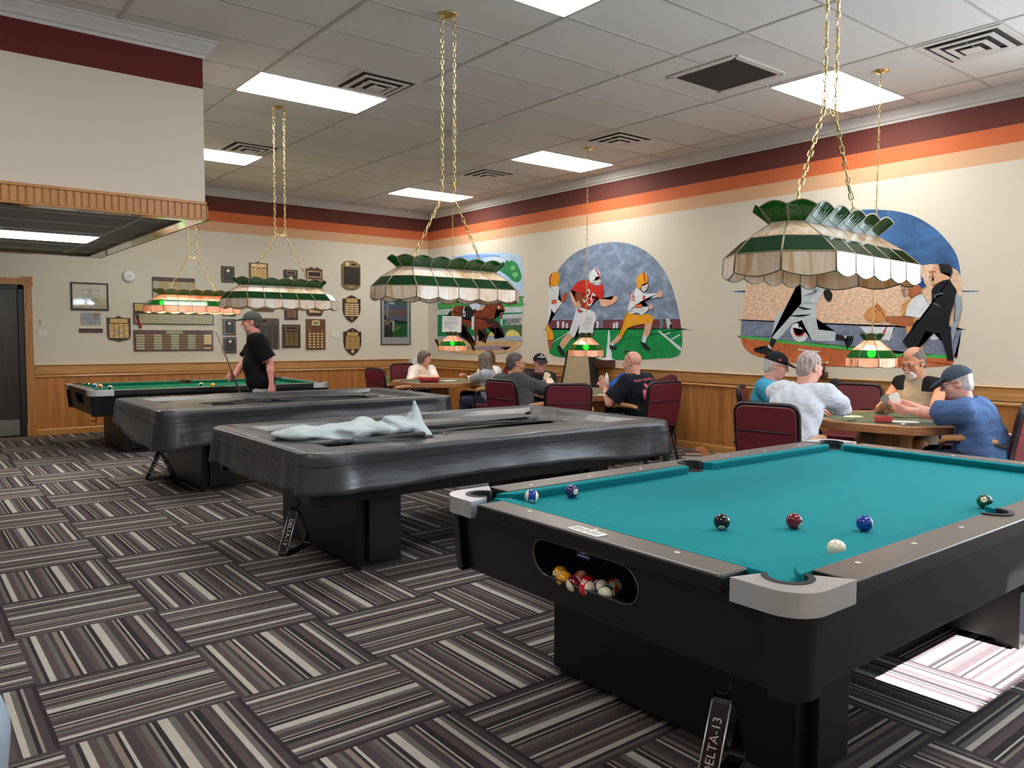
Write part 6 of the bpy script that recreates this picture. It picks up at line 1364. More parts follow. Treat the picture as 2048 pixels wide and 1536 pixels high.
# ---------------------------------------------------------------- the people
FAIR, TANSK, PINK = (218, 168, 146), (206, 152, 122), (224, 170, 154)
GREYH = hair_mat('grey_brown_hair', (140, 128, 116), (78, 66, 58)); WHITEH = hair_mat('white_hair', (222, 216, 214), (170, 160, 156)); DARKG = hair_mat('dark_grey_hair', (112, 104, 100), (52, 46, 44)); BROWNH = hair_mat('brown_hair', (118, 82, 66), (66, 42, 34)); SILVH = hair_mat('short_silver_hair', (190, 176, 172), (132, 116, 112))
GLM = flat('dark_spectacle_frame', (40, 30, 32), .3); GLB = flat('bronze_spectacle_frame', (120, 92, 76), .3, .6)
NAVYT, KHAKI = fabric('navy_trousers', (40, 44, 64)), fabric('khaki_cloth', (140, 128, 110))
BLACKCAP = fabric('black_cap_cloth', (30, 30, 33), .1, .2); WHT = flat('white_stitching', (226, 224, 220), .6); LACE = flat('gold_braid', (214, 196, 120), .5)
# nearest card table
b1, s1, i1 = person('person in a pale hooded jacket seen from behind, at the nearest card table', (-2.72, -9.20, .53), (-2.40, -9.19, 1.175), 8, (.93, -.28, -.22),
    ({'at': (-1.86, -8.98, .775), 'dir': (.75, -.6, -.05)}, {'at': (-1.74, -9.18, .775), 'dir': (.5, .85, -.05), 'pole': (-.2, -1, -.7)}), PINK,
    dict(build=1.10, shirt=fabric('heather_hoodie', (196, 204, 220), .08, .6, (226, 230, 236)), shirt_name='hooded_jacket', sleeve=1.93, loose=.026, hood=True, hair='thin', hairm=SILVH, seed=4, skin_name='pink', wrinkle=.004))
person('person in a teal blue shirt and black embroidered cap at the nearest card table', (-1.50, -8.22, .52), (-1.57, -8.36, 1.145), -64, (.52, -.83, -.22),
    ({'at': (-1.15, -8.72, .775)}, {'at': (-1.62, -8.80, .775), 'dir': (.6, -.8, 0)}), PINK,
    dict(shirt=fabric('teal_shirt', (66, 150, 184)), sleeve=1.9, loose=.02, cap=(BLACKCAP, BLACKCAP), brim=.32, badge=((.0, .10, .085, .022, .016, WHT), (-.085, .02, .062, .012, .009, flat('small_red_patch', (176, 70, 76), .6)), (.086, .02, .062, .012, .009, flat('small_red_patch', (176, 70, 76), .6)), (.0, .19, .058, .03, .010, LACE)), glasses=GLM, hair='short', hairm=WHITEH, seed=6, skin_name='pink', collar=True))
tb, ts, ti = person('bearded person in a sleeveless grey shirt with black shoulders, holding a fan of cards', (-.62, -9.22, .53), (-.80, -9.23, 1.19), 172, (-.93, .16, -.30),
    ({'at': (-1.20, -9.36, .80), 'dir': (-.55, .80, .15), 'palm': (-.2, .3, .9), 'curl': .75, 'pole': (.3, -.6, -.8)}, {'at': (-1.13, -9.13, .81), 'dir': (-.75, -.62, .12), 'palm': (.3, -.5, .7), 'curl': .8, 'pole': (.3, .6, -.8)}), TANSK,
    dict(build=1.10, scale=1.09, belly=1, sleeve=0, loose=.014, shirt=[fabric('grey_tank_cloth', (174, 166, 156)), fabric('black_yoke', (34, 34, 38))], shirt_name='sleeveless_shirt', shirt_midx=lambda ce, N, sr, back, sp, shw: (np.abs((ce-N)@sr) > .080).astype(int)*(((ce-N)@np.array([0, 0, 1.])) > -.095).astype(int), glasses=GLB, glass_up=-.006,
         hair='bald_top', hairm=GREYH, beard=True, pants=KHAKI, short=True, skin_name='tanned', seed=9, knee_out=.45))
bb, bs, bi = person('person in a blue short-sleeved shirt and grey-blue cap at the right edge, studying cards', (-1.60, -10.17, .53), (-1.70, -9.96, 1.075), 104, (-.36, .88, -.30),
    ({'at': (-1.62, -9.53, .83), 'dir': (.0, 1, .25), 'palm': (1, -.1, .3), 'curl': .55, 'pole': (-.5, -.1, -.9)}, {'at': (-1.49, -9.56, .86), 'dir': (-.1, .95, .15), 'palm': (-1, .1, .2), 'curl': .55, 'pole': (.8, -.2, -.7)}), PINK,
    dict(build=1.16, belly=1, sleeve=.78, loose=.02, shirt=fabric('blue_shirt', (84, 112, 160), .1, .7), glasses=GLM, hair='short', hairm=WHITEH, cap=(fabric('slate_cap', (70, 82, 98), .1, .25), fabric('slate_brim', (66, 76, 92), .1, .2)), brim=.42, pants=NAVYT, skin_name='pink', seed=12, wrinkle=.0045, twist=-4))
# middle card table
person('person in a charcoal jacket with spectacles, seen from behind at the middle table', (-2.55, -5.84, .50), (-2.47, -5.70, 1.10), 6, (.90, -.36, -.06),
    ({'at': (-1.90, -5.45, .775)}, {'at': (-1.86, -5.78, .775), 'dir': (.9, .4, 0), 'pole': (-.3, -1, -.6)}), TANSK,
    dict(build=1.15, shirt=fabric('charcoal_jacket', (78, 78, 82), .1, .8), shirt_name='jacket', sleeve=1.93, loose=.026, glasses=GLM, hair='thin', hairm=DARKG, collar=True, seed=3, skin_name='tanned', wrinkle=.004))
person('person in a black jacket and black lettered cap facing the camera, cards in hand', (-1.10, -4.47, .47), (-1.21, -4.63, 1.045), -102, (-.42, -.90, -.06),
    ({'at': (-1.26, -4.93, .80), 'dir': (-.75, -.5, .25), 'palm': (-.3, .2, .9), 'curl': .7}, {'at': (-1.40, -4.88, .81), 'dir': (.3, -.9, .2), 'palm': (.6, .1, .6), 'curl': .8}), PINK,
    dict(shirt=fabric('black_jacket', (38, 38, 42), .1, .6), shirt_name='jacket', sleeve=1.9, loose=.024, cap=(BLACKCAP, fabric('dark_brim', (48, 44, 54), .1, .2)), brim=.35, badge=((-.035, .085, .088, .010, .007, WHT), (-.01, .094, .088, .010, .008, WHT), (.018, .092, .088, .010, .007, WHT), (.04, .080, .088, .009, .007, WHT), (0, .075, .108, .012, .008, WHT)), hair='short', hairm=SILVH, seed=8, skin_name='pink', jowl=True, glasses=GLB))
kb, ks, ki = person('bald person in a black T-shirt with a pink turtle print on the back', (-1.53, -6.78, .50), (-1.60, -6.62, 1.12), 92, (-.42, .90, -.10),
    ({'at': (-1.78, -6.40, .83), 'dir': (-.12, .35, .9), 'palm': (.9, .3, 0), 'curl': .28, 'pole': (-.6, -.4, -.8)}, {'at': (-1.35, -6.20, .775)}), PINK,
    dict(build=1.20, sleeve=.82, loose=.026, shirt=fabric('black_t_shirt', (28, 32, 42), .1, .5), shirt_name='t_shirt', pants=fabric('dark_shorts', (44, 46, 60)), short=True, glasses=GLM, glass_top=True, skin_name='pink', seed=2, wrinkle=.003, twist=6, hairm=DARKG, brow=False, jowl=True))
person('person in a bright blue shirt almost hidden behind the bald person', (-.40, -5.68, .49), (-.52, -5.60, 1.05), 176, (-1, .05, -.12),
    ({'at': (-.78, -5.92, .775)}, {'at': (-.80, -5.42, .80), 'dir': (-.8, -.3, .3)}), TANSK,
    dict(build=1.25, sleeve=.75, loose=.024, shirt=fabric('royal_blue_shirt', (44, 84, 172)), hair='short', hairm=DARKG, seed=21, skin_name='tanned'))
# farthest card table
person('person in a white V-neck blouse facing the camera at the farthest table', (-1.30, -1.74, .47), (-1.24, -1.86, 1.04), -86, (.42, -.88, -.04),
    ({'at': (-1.30, -2.24, .772), 'dir': (-.85, -.4, 0)}, {'at': (-1.54, -2.20, .772), 'dir': (.8, -.5, 0)}), PINK,
    dict(scale=.95, bust=True, shirt=fabric('white_blouse', (232, 226, 224), .04, .5), shirt_name='blouse', sleeve=1.35, loose=.026, vneck=True, hair='crop', hairm=GREYH, seed=15, skin_name='pink'))
person('person in a pale grey cardigan with greying hair, back turned', (-1.28, -3.74, .48), (-1.36, -3.62, 1.05), 132, (.15, .97, -.12),
    ({'at': (-1.30, -3.14, .772), 'dir': (.9, .4, 0), 'pole': (-1, .1, -.6)}, {'at': (-1.05, -3.12, .775)}), PINK,
    dict(scale=.95, shirt=fabric('grey_cardigan', (166, 172, 182), .08, .8), shirt_name='cardigan', hem=True, sleeve=1.9, loose=.022, hair='bob', hairm=GREYH, seed=17, skin_name='pink', pants=NAVYT))
person('person with brown hair and a white top, mostly hidden behind the grey cardigan', (-.66, -2.86, .48), (-.76, -2.90, 1.06), 178, (-.80, -.60, -.05),
    ({'at': (-1.0, -3.05, .775)}, {'at': (-1.0, -2.65, .775)}), PINK,
    dict(scale=.95, shirt=fabric('white_top', (230, 228, 228), .04, .5), sleeve=1.8, loose=.022, hair='crop', hairm=BROWNH, seed=19, skin_name='pink'))
# standing player
pb, ps, pi_ = person('person standing between pool tables in a black T-shirt and olive cap, cue in hand', (-4.47, -3.40, .90), (-4.56, -3.38, 1.545), 160, (-.93, .36, -.06),
    ({'at': (-4.44, -3.66, .835), 'dir': (-.12, -.05, -1), 'palm': (0, 1, 0), 'curl': .32, 'pole': (.8, -.2, .1)}, {'at': (-4.76, -3.30, .90), 'dir': (-.8, -.3, .25), 'palm': (-.2, -.8, 0), 'curl': 1.0, 'pole': (.6, .6, -.3)}), (226, 160, 150),
    dict(seated=False, scale=1.0, build=1.06, belly=.6, sleeve=.86, loose=.024, shirt=fabric('jet_t_shirt', (19, 19, 22), .1, .5), shirt_name='t_shirt', hem=True, pants=fabric('pale_grey_trousers', (176, 178, 178)), cap=(fabric('olive_grey_cap', (88, 94, 86), .18, .3), fabric('olive_grey_brim', (84, 90, 84), .18, .3)), brim=.14, glasses=GLM, hair='short', hairm=DARKG, skin_name='rosy', seed=25))
# turtle print on the bald person's T-shirt, wrapped onto the back
def wrap_print(owner, shirt, info, polys, name, mat, texts=()):
    base = Vector(info['base']); me = shirt.data; bvh = BVHTree.FromPolygons([v.co for v in me.vertices], [tuple(p.vertices) for p in me.polygons])
    o0 = Vector(info['N'])-base; sr = Vector(info['sr']); bk = Vector(info['back']); sp = Vector(info['sp'])
    def proj(a, b):
        s = o0+sr*a-sp*b-bk*.6; hit = bvh.ray_cast(s, bk); p = hit[0] if hit[0] else s+bk*.5
        return tuple(p-bk*.003)
    m = MB()
    for pts in polys:
        q = spline(pts, 4); cx = sum(p[0] for p in q)/len(q); cy = sum(p[1] for p in q)/len(q); rings = [[proj(cx+(p[0]-cx)*k, cy+(p[1]-cy)*k) for p in q] for k in (1, .66, .33, .02)]; m.loft(rings, 0, False)
    m.build(name, mat, shirt)
    for t, x, y, sz in texts:
        v, f = text_mesh(t, sz, 0, .25); mesh_obj('shirt_lettering', [proj(x+p[0], y-p[1]) for p in v], f, mat, shirt)
PINKP = flat('pink_print', (236, 108, 140), .6)
sc_ = .00135; Tz = lambda pts: [((X-1000)*sc_*.50-.035, (Y-520)*sc_*.50+.085) for X, Y in pts]
wrap_print(kb, ks, ki, [Tz(p) for p in ([(950, 530), (985, 540), (1020, 590), (1010, 615), (970, 615), (948, 575)], [(885, 660), (905, 630), (945, 625), (940, 680), (920, 740), (895, 795), (882, 740)], [(1060, 620), (1100, 640), (1130, 690), (1132, 760), (1110, 740), (1090, 680)], [(925, 820), (950, 790), (968, 850), (950, 912), (928, 880)],
    [(955, 640), (1010, 622), (1060, 640), (1080, 700), (1070, 690), (1045, 650), (1000, 638), (965, 660), (952, 720), (965, 790), (1000, 850), (1015, 880), (985, 860), (950, 790), (942, 700)], [(990, 690), (1050, 690), (1055, 705), (1000, 700), (985, 760), (975, 740)], [(1020, 720), (1055, 730), (1050, 790), (1025, 800), (1040, 760)])], 'turtle_print', PINKP,
    (('Beach Life 4 Life', -.03, .05, .046), ('LOVE', -.06, .31, .026)))
# ---------------------------------------------------------------- chairs
for x, y, d, lb in ((-2.77, -9.19, 14, 'burgundy armchair behind the pale hooded jacket, its back toward the camera'), (-1.36, -8.22, -62, 'burgundy armchair of the teal shirt wearer, one top corner showing'), (-.47, -9.20, 174, 'burgundy armchair of the bearded card player'),
                   (-1.53, -10.05, 100, 'burgundy armchair cut by the right edge, behind the blue shirt'), (-.55, -8.52, 195, 'empty burgundy armchair facing the camera across the nearest card table'), (-2.56, -5.91, 6, 'burgundy armchair behind the charcoal jacket'),
                   (-2.55, -6.58, 56, 'empty burgundy armchair seen from behind, left of the turtle T-shirt'), (-1.575, -6.79, 84, 'burgundy armchair of the bald person, tall back at right'), (-1.10, -4.36, -100, 'burgundy armchair of the black cap wearer'), (-.30, -5.68, 176, 'burgundy armchair of the bright blue shirt wearer'),
                   (-2.30, -2.70, 6, 'empty burgundy armchair at the left end, seen from behind, by the farthest table'), (-1.33, -1.64, -88, 'burgundy armchair behind the white blouse'), (-1.30, -3.70, 136, 'burgundy armchair of the grey cardigan wearer'), (-.56, -2.86, 178, 'burgundy armchair of the brown-haired person')):
    chair(x, y, d, lb)
# ---------------------------------------------------------------- things on and by the card tables
def card(loc, rot, label, mat, grp): 
    o = MB().prism(rrect(-.0315, -.044, .0315, .044, .004, 2), 0, .0006).build('playing_card', mat, None, loc=loc); o.rotation_euler = rot; return tag(o, label, 'playing card', grp)
def fan(centre, view, up, n, spread, mats, label, grp):
    c = Vector(centre); z = Vector(view).normalized(); u = Vector(up); u = (u-z*u.dot(z)).normalized(); x = u.cross(z)
    for k in range(n):
        a = math.radians(spread*(k-(n-1)/2)); uu = u*math.cos(a)+x*math.sin(a); xx = uu.cross(z); M = Matrix((xx, uu, z)).transposed().to_4x4(); M.translation = c+uu*.03+z*.0012*k; o = MB().prism(rrect(-.0315, -.044, .0315, .044, .004, 2), 0, .0006).build('playing_card', mats, None)
        if len(mats) > 1:
            for p in o.data.polygons: p.material_index = 1 if p.normal.z > .5 else 0
        o.matrix_world = M; tag(o, label, 'playing card', grp)
def card_back():
    t = NT('card_back'); v = t.coords(); ch = t.n('ShaderNodeTexChecker'); t.link(t.mapping(v, (1, 1, 1), (0, 0, .785)), ch.inputs[0]); ch.inputs['Scale'].default_value = 160; ch.inputs[1].default_value = rgb(52, 58, 74); ch.inputs[2].default_value = rgb(120, 124, 134); return t.done(.5, 0, .4, ch.outputs[0])
CB = card_back(); CW = flat('card_face', (232, 230, 224), .5, var=.02)
tip = ti['arms'][1][4]['tip']
fan((-1.235, -9.235, .852), (-.82, -.45, .35), (-.05, .35, 1), 5, 14, [CW, CB], 'dark-backed playing card in the fan held by the bearded person', 'fan of cards of the bearded person')
fan((-1.595, -9.475, .895), (-.9, -.3, .3), (-.25, .45, 1), 3, 7, [CW, CW], 'white playing card held up by the blue shirt wearer', 'cards of the blue shirt wearer')
fan((-1.42, -4.99, .875), (.3, .9, .2), (.4, -.1, 1), 4, 10, [CW, CB], 'playing card held by the black cap wearer', 'cards of the black cap wearer')
fan((-1.40, -5.02, .80), (-.6, -.75, .4), (.5, -.1, 1), 3, 14, [CW, CW], 'white playing card lower in the hands of the black cap wearer', 'lower cards of the black cap wearer')
for k, (x, y, a) in enumerate(((-1.50, -9.03, .3), (-1.44, -9.07, .9), (-1.47, -9.0, -.2), (-1.40, -9.03, .4))): card((x, y, ZT-.003+.0008*k), (0, 0, a), 'loose playing card lying on the felt by the hoodie sleeve', CW, 'cards lying on the nearest table')
for k, (x, y, a) in enumerate(((-1.50, -6.05, .3), (-1.42, -6.0, 1.0))): card((x, y, ZT-.003+.0008*k), (0, 0, a), 'playing card lying on the felt of the middle table', CW, 'cards lying on the middle table')
def basket(name, loc, w, d, h, mat, label, slots, rz):
    o = thing(name, label, 'basket', loc, rz); bot = rrect(-w*.42, -d*.42, w*.42, d*.42, .02, 4); top = rrect(-w/2, -d/2, w/2, d/2, .025, 4); m = MB(); m.loft([[(a, b, .003) for a, b in bot], [(a, b, h) for a, b in top]], 0, False); m.f.append(tuple(reversed(range(len(bot))))); m.m.append(0); p = m.build('basket_wall', mat, o, True); solid(p, .003)
    MB().tube([(a, b, h) for a, b in top], .005, 6, closed=True).build('rim', mat, o, True)
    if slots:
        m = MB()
        for k in range(7): x = -w*.40+w*.8*k/6; m.box((x-.011, -d/2-.003, h*.3), (x+.011, -d*.42, h*.82))  # solid darker red blocks paint the shade of the slot openings
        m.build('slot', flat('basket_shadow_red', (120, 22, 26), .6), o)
    return o
RED = flat('red_plastic', (204, 40, 48), .4); basket('plastic_basket', (-1.83, -2.92, ZT), .30, .17, .062, RED, 'red slotted plastic basket on the farthest card table', True, -.55)
tag(MB().box((-.12, -.055, 0), (.12, .055, .02)).build('cream_box', flat('cream_card', (232, 218, 186), .6), None, bevel=.004, loc=(-1.80, -2.87, ZT+.066)), 'cream box lying on top of the red basket', 'box').rotation_euler = (0, 0, -.55)
def clearpink():
    t = NT('clear_pink_plastic'); tr = t.n('ShaderNodeBsdfTransparent'); tr.inputs[0].default_value = (.95, .62, .64, 1); mx = t.n('ShaderNodeMixShader'); mx.inputs[0].default_value = .55; t.done(.15, 0, .6, rgb(214, 110, 116)); t.link(t.bsdf.outputs[0], mx.inputs[1]); t.link(tr.outputs[0], mx.inputs[2]); t.link(mx.outputs[0], t.out.inputs[0]); return t.m
basket('plastic_tray', (-1.70, -9.42, ZT), .135, .11, .042, clearpink(), 'clear pinkish-red plastic tray on the edge of the nearest card table', False, -.9)
o = thing('score_pad', 'white score pad beside the pink tray on the nearest card table', 'paper pad', (-1.56, -9.53, ZT-.003), -.95); MB().box((-.095, -.06, 0), (.095, .06, .008)).build('pad', PAPER, o); MB().box((-.10, -.064, -.0005), (.10, .064, .0)).build('backing', SOCKET, o)
tag(MB().box((-.10, -.07, 0), (.10, .07, .012)).build('notebook', PAPER, None, bevel=.002, loc=(-1.50, -2.92, ZT)), 'white notebook lying beside the cardigan elbow on the farthest table', 'notebook')
tag(MB().tube([(-.07, 0, .004), (.07, .0, .004)], .004, 6).build('black_pen', SOCKET, None, True, loc=(-1.80, -9.22, ZT)), 'dark pen on the felt left of the pink tray', 'pen')
tag(MB().sphere((0, 0, .009), (.022, .018, .010), 12, 8).build('crumpled_tissue', PAPER, None, True, loc=(-1.80, -9.63, ZT)), 'small crumpled white tissue on the oak rim near the blue shirt', 'tissue')
tag(MB().box((-.05, -.02, 0), (.05, .02, .018)).build('drink_holder', flat('black_holder', (26, 26, 28), .4), None, bevel=.005, loc=(-.80, -8.80, ZT)), 'black clip-on drink holder at the far rim of the nearest card table', 'drink holder').rotation_euler = (0, 0, -.75)
o = thing('water_bottle', 'clear plastic water bottle standing on the middle card table', 'bottle', (-.70, -5.35, ZT)); MB().lathe([(.03, 0), (.032, .02), (.03, .05), (.032, .06), (.03, .09), (.032, .13), (.02, .165), (.012, .18), (.0, .18)], 14).build('bottle_body', flat('clear_bottle', (196, 200, 198), .15), o, True); MB().lathe([(.013, .178), (.013, .198), (0, .198)], 12).build('cap', flat('white_plastic', (226, 226, 222), .4), o, True)
# floor things by the wall
o = thing('thermos_bottle', 'dark green insulated bottle standing on the carpet beside the tall burgundy chair', 'bottle', (-1.06, -6.66, 0)); MB().lathe([(.037, 0), (.038, .01), (.038, .20), (.034, .225), (.0, .226)], 18).build('body', flat('bottle_green', (30, 70, 66), .35), o, True); MB().lathe([(.036, .205), (.037, .245), (.03, .27), (0, .271)], 18).build('lid', flat('lid_green', (44, 92, 92), .4), o, True); MB().torus((-.04, 0, .25), .022, .005, 12, 6, 0, 1).build('carry_loop', flat('loop_grey', (120, 140, 136), .4), o, True); MB().lathe([(.0386, .125), (.0386, .155)], 18, caps=False).build('band', flat('band_silver', (150, 158, 158), .35, .6), o, True)
def book(loc, w, d, h, rz, cm, label, ry=0):
    o = thing('book', label, 'book', loc, rz, 'books on the floor by the wall'); o.rotation_euler = (0, ry, rz); MB().box((-w/2, -d/2, .003), (w/2-.004, d/2-.004, h-.003)).build('pages', flat('book_pages', (220, 206, 180), .7), o); m = MB(); m.box((-w/2-.003, -d/2-.003, 0), (w/2, d/2, .003)); m.box((-w/2-.003, -d/2-.003, h-.003), (w/2, d/2, h)); m.box((-w/2-.003, -d/2-.003, .003), (-w/2, d/2, h-.003)); m.build('cover', cm, o)
book((-.62, -6.66, 0), .22, .15, .036, 2.2, flat('navy_cover', (40, 44, 70), .5), 'thick book lying lowest in the little pile by the wall'); book((-.60, -6.66, .037), .19, .13, .034, 2.35, flat('brown_cover', (96, 60, 46), .5), 'thick book lying on top of the little pile by the wall')
book((-.34, -6.62, .0), .22, .16, .018, 2.0, flat('dark_cover', (56, 40, 36), .5), 'thin dark book lying flat right of the pile'); book((-.40, -6.66, .03), .20, .15, .014, 1.4, flat('tan_cover', (160, 100, 66), .5), 'tan book leaning open with a corner up beside the pile', -.6)
tag(MB().box((-.16, -.32, 0), (.16, .32, .012)).build('cardboard_sheet', flat('tan_cardboard', (206, 174, 134), .8), None, loc=(-.24, -6.98, 0)), 'flat tan cardboard sheet on the floor along the wall by the books', 'cardboard')
F_ = Field((-.35, -.35, -.02), (.35, .35, .7), .012); F_.ell((0, 0, .28), (.16, .13, .26), None, .05); F_.ell((.03, 0, .5), (.10, .10, .12), None, .06); F_.cone((-.1, -.12, .2), (-.1, -.14, .45), .03, .03, .03); F_.wobble(.008, 22, 4); F_.plane((0, 0, 0), (0, 0, -1))
BG = F_.build('olive_bag', fabric('olive_bag_cloth', (104, 106, 66), .3, .6), None, (0, 0, 0)); BG.location = (-1.86, -1.62, .16); tag(BG, 'olive green bag standing between the two left burgundy chairs', 'bag')
tag(MB().prism(rrect(-.2, -.16, .2, .16, .03, 4), 0, .16).build('storage_box', flat('dark_storage_box', (70, 60, 52), .6), None, bevel=.01, loc=(-1.86, -1.62, 0)), 'low dark box under the olive bag', 'box')
F_ = Field((-.3, -.3, -.02), (.3, .3, .62), .012); F_.cone((0, 0, .06), (0, 0, .44), .15, .185, .02); F_.plane((0, 0, 0), (0, 0, -1)); PBIN = F_.build('plastic_bin', flat('pale_blue_plastic', (176, 196, 218), .35), None, (0, 0, 0)); PBIN.location = (-7.87, -10.22, 0); tag(PBIN, 'pale blue rounded plastic bin cut by the bottom left corner', 'bin')
# ---------------------------------------------------------------- cue, balls, racks, folded cloth
o = thing('cue_stick', 'wooden pool cue held upright at a slant by the standing player', 'cue', (-4.72, -3.40, 0)); d = Vector((-.17, .0, .46)).normalized(); g0 = Vector((-.055, .045, .935)); a, b2 = g0-d*.66, g0+d*.55
MB().tube([g0-d*.66, g0-d*.2], [.015, .0125], 10).build('cue_butt', flat('dark_cue_butt', (54, 36, 34), .3, coat=.4), o, True); MB().tube([g0-d*.2, g0+d*.53], [.0125, .0068], 10).build('cue_shaft', wood('cue_maple', (150, 128, 116), (110, 90, 84), (40, 40, 3)), o, True); MB().tube([g0+d*.53, b2], [.0068, .0066], 10).build('cue_tip', WHT, o, True)
BC = {'yellow': (236, 164, 20), 'blue': (22, 58, 160), 'red': (206, 28, 48), 'purple': (58, 38, 112), 'orange': (226, 78, 24), 'green': (10, 84, 62), 'maroon': (116, 20, 40), 'black': (18, 20, 24), 'cue': (232, 226, 206)}
def ball_mat(n, stripe):
    key = 'ball_%s_%d' % (n, stripe)
    if key in MATS: return MATS[key]
    t = NT(key); v = t.coords(); nv = t.n('ShaderNodeVectorMath', operation='NORMALIZE'); t.link(v, nv.inputs[0]); sp = t.n('ShaderNodeSeparateXYZ'); t.link(nv.outputs[0], sp.inputs[0]); c, w = rgb(*BC[n]), rgb(232, 224, 200); col = c
    if stripe: col = t.mix(t.math('GREATER_THAN', t.math('ABSOLUTE', sp.outputs[2]), .52), c, w)
    if n != 'cue': col = t.mix(t.math('GREATER_THAN', t.math('ABSOLUTE', sp.outputs[0]), .915), col, w)
    MATS[key] = t.done(.07, 0, .6, col if n != 'cue' else c, .3); return MATS[key]
BALL0 = MB().sphere((0, 0, 0), .0286, 36, 22)
NUMM = flat('ball_numeral', (22, 22, 24), .3)
def ball(loc, n, stripe, num, face, label, roll=0.0, grp='balls on the teal table', digits=True):
    m = MB(); m.v, m.f, m.m = list(BALL0.v), list(BALL0.f), list(BALL0.m); o = m.build('billiard_ball', ball_mat(n, stripe), None, True, loc=loc); x = Vector(face).normalized(); o.rotation_mode = 'QUATERNION'; y = Vector((0, 0, 1)).cross(x).normalized(); z = x.cross(y); M = Matrix((x, y, z)).transposed(); M = M @ Matrix.Rotation(roll, 3, 'X'); o.rotation_quaternion = M.to_quaternion(); tag(o, label, 'ball', grp)
    if num and digits:
        v, f = text_mesh(num, .0135 if len(num) < 2 else .0115)
        def pr(a, b): p = Vector((.0286, a, b)).normalized()*.02875; return tuple(p)
        mesh_obj('numeral', [pr(a, b) for a, b, c in v], f, NUMM, o)
    return o
zb_ = ZB+.0287; cd = lambda p: (-7.89-p[0], -12.47-p[1], .66)
for p, n, s, num, off, roll, lb in (((-5.855, -10.035, zb_), 'blue', 1, '10', (0, .0, -1.0), 1.45, 'blue and white striped ball near the left cushion of the teal table'), ((-5.655, -10.06, zb_), 'purple', 0, '4', (.55, -.35, -.1), .3, 'purple ball 4 by the long far cushion of the teal table'),
        ((-5.60, -10.78, zb_), 'black', 0, '8', (.0, .0, -1.0), .2, 'black ball 8 on the teal cloth'), ((-5.385, -10.93, zb_), 'maroon', 0, '7', (.85, -.75, -.8), .5, 'maroon ball between the black and the blue ball'), ((-5.217, -11.10, zb_), 'blue', 0, '2', (1.3, -.9, -.1), .2, 'solid blue ball right of the maroon ball'),
        ((-4.468, -11.205, zb_), 'green', 0, '6', (.0, .1, .25), -.2, 'green ball next to the right side pocket'), ((-5.61, -11.215, zb_), 'cue', 0, None, (0, 0, 0), 0, 'white cue ball against the near cushion')):
    c = Vector(cd(p)).normalized(); f = c+Vector(off)*1.0; ball(p, n, s, num, f, lb, roll)
TB = {'dx': -6.05}
for x, y, z, n, s, num, face, roll, lb in ((-6.045, -10.425, .5640, 'yellow', 1, '9', (-1.0, .35, .1), 1.2, 'yellow striped ball 9 at the left of the ball return'), (-6.075, -10.478, .5640, 'yellow', 0, '1', (.3, -.4, -1), 0, 'plain yellow ball at the front of the ball return'), (-6.018, -10.505, .5640, 'orange', 0, '5', (.3, .4, -1), 0, 'plain orange ball behind the yellow one in the ball return'),
        (-6.045, -10.562, .5640, 'red', 0, '3', (-1, .55, .25), .4, 'plain red ball showing a white number spot in the ball return'), (-6.082, -10.537, .5640, 'maroon', 1, '15', (.2, 1, .3), 1.1, 'cream topped maroon striped ball in the ball return'), (-6.080, -10.598, .5640, 'red', 1, '11', (.5, -.2, -1), 1.2, 'red and cream striped ball right of the middle of the ball return'),
        (-6.040, -10.622, .5640, 'purple', 1, '12', (.5, -.7, -1), .75, 'purple banded ball in the ball return'), (-5.995, -10.640, .5640, 'orange', 1, '13', (.9, .5, -.6), 1.0, 'cream and orange striped ball at the back of the ball return'), (-6.070, -10.680, .5640, 'green', 1, '14', (.5, -1, .4), 1.35, 'green and cream striped ball at the right of the ball return')):
    ball((x, y, z), n, s, num, face, lb, roll, 'balls in the ball return of the nearest table')
for x, y, n, s, lb in ((-5.92, -1.32, 'green', 0, 'green ball deep in the left corner of the green table'), (-5.87, -1.50, 'blue', 1, 'blue and white ball at the left end of the green table'), (-5.85, -1.72, 'orange', 1, 'orange and white ball beside the blue one on the green table'), (-5.80, -2.02, 'black', 1, 'black and white ball at the left end of the green table'), (-4.74, -2.05, 'green', 1, 'green and white ball in the middle of the green table'), (-4.65, -2.22, 'yellow', 0, 'yellow ball in the middle of the green table')):
    ball((x, y, zb_), n, s, None, (.3, -.5, .4), lb, .6, 'balls on the green table')
ball((-6.075, -2.10, .5640), 'purple', 1, None, (.2, .3, 1), lb := 'pale ball in the return opening of the green table', .3, 'balls on the green table') if False else ball((-6.06, -1.98, .564), 'purple', 1, None, (.2, .3, 1), 'pale ball in the return opening of the green table', .3, 'ball in the far return')
GUN = flat('dark_chrome', (92, 90, 94), .16, 1.0, var=.05)
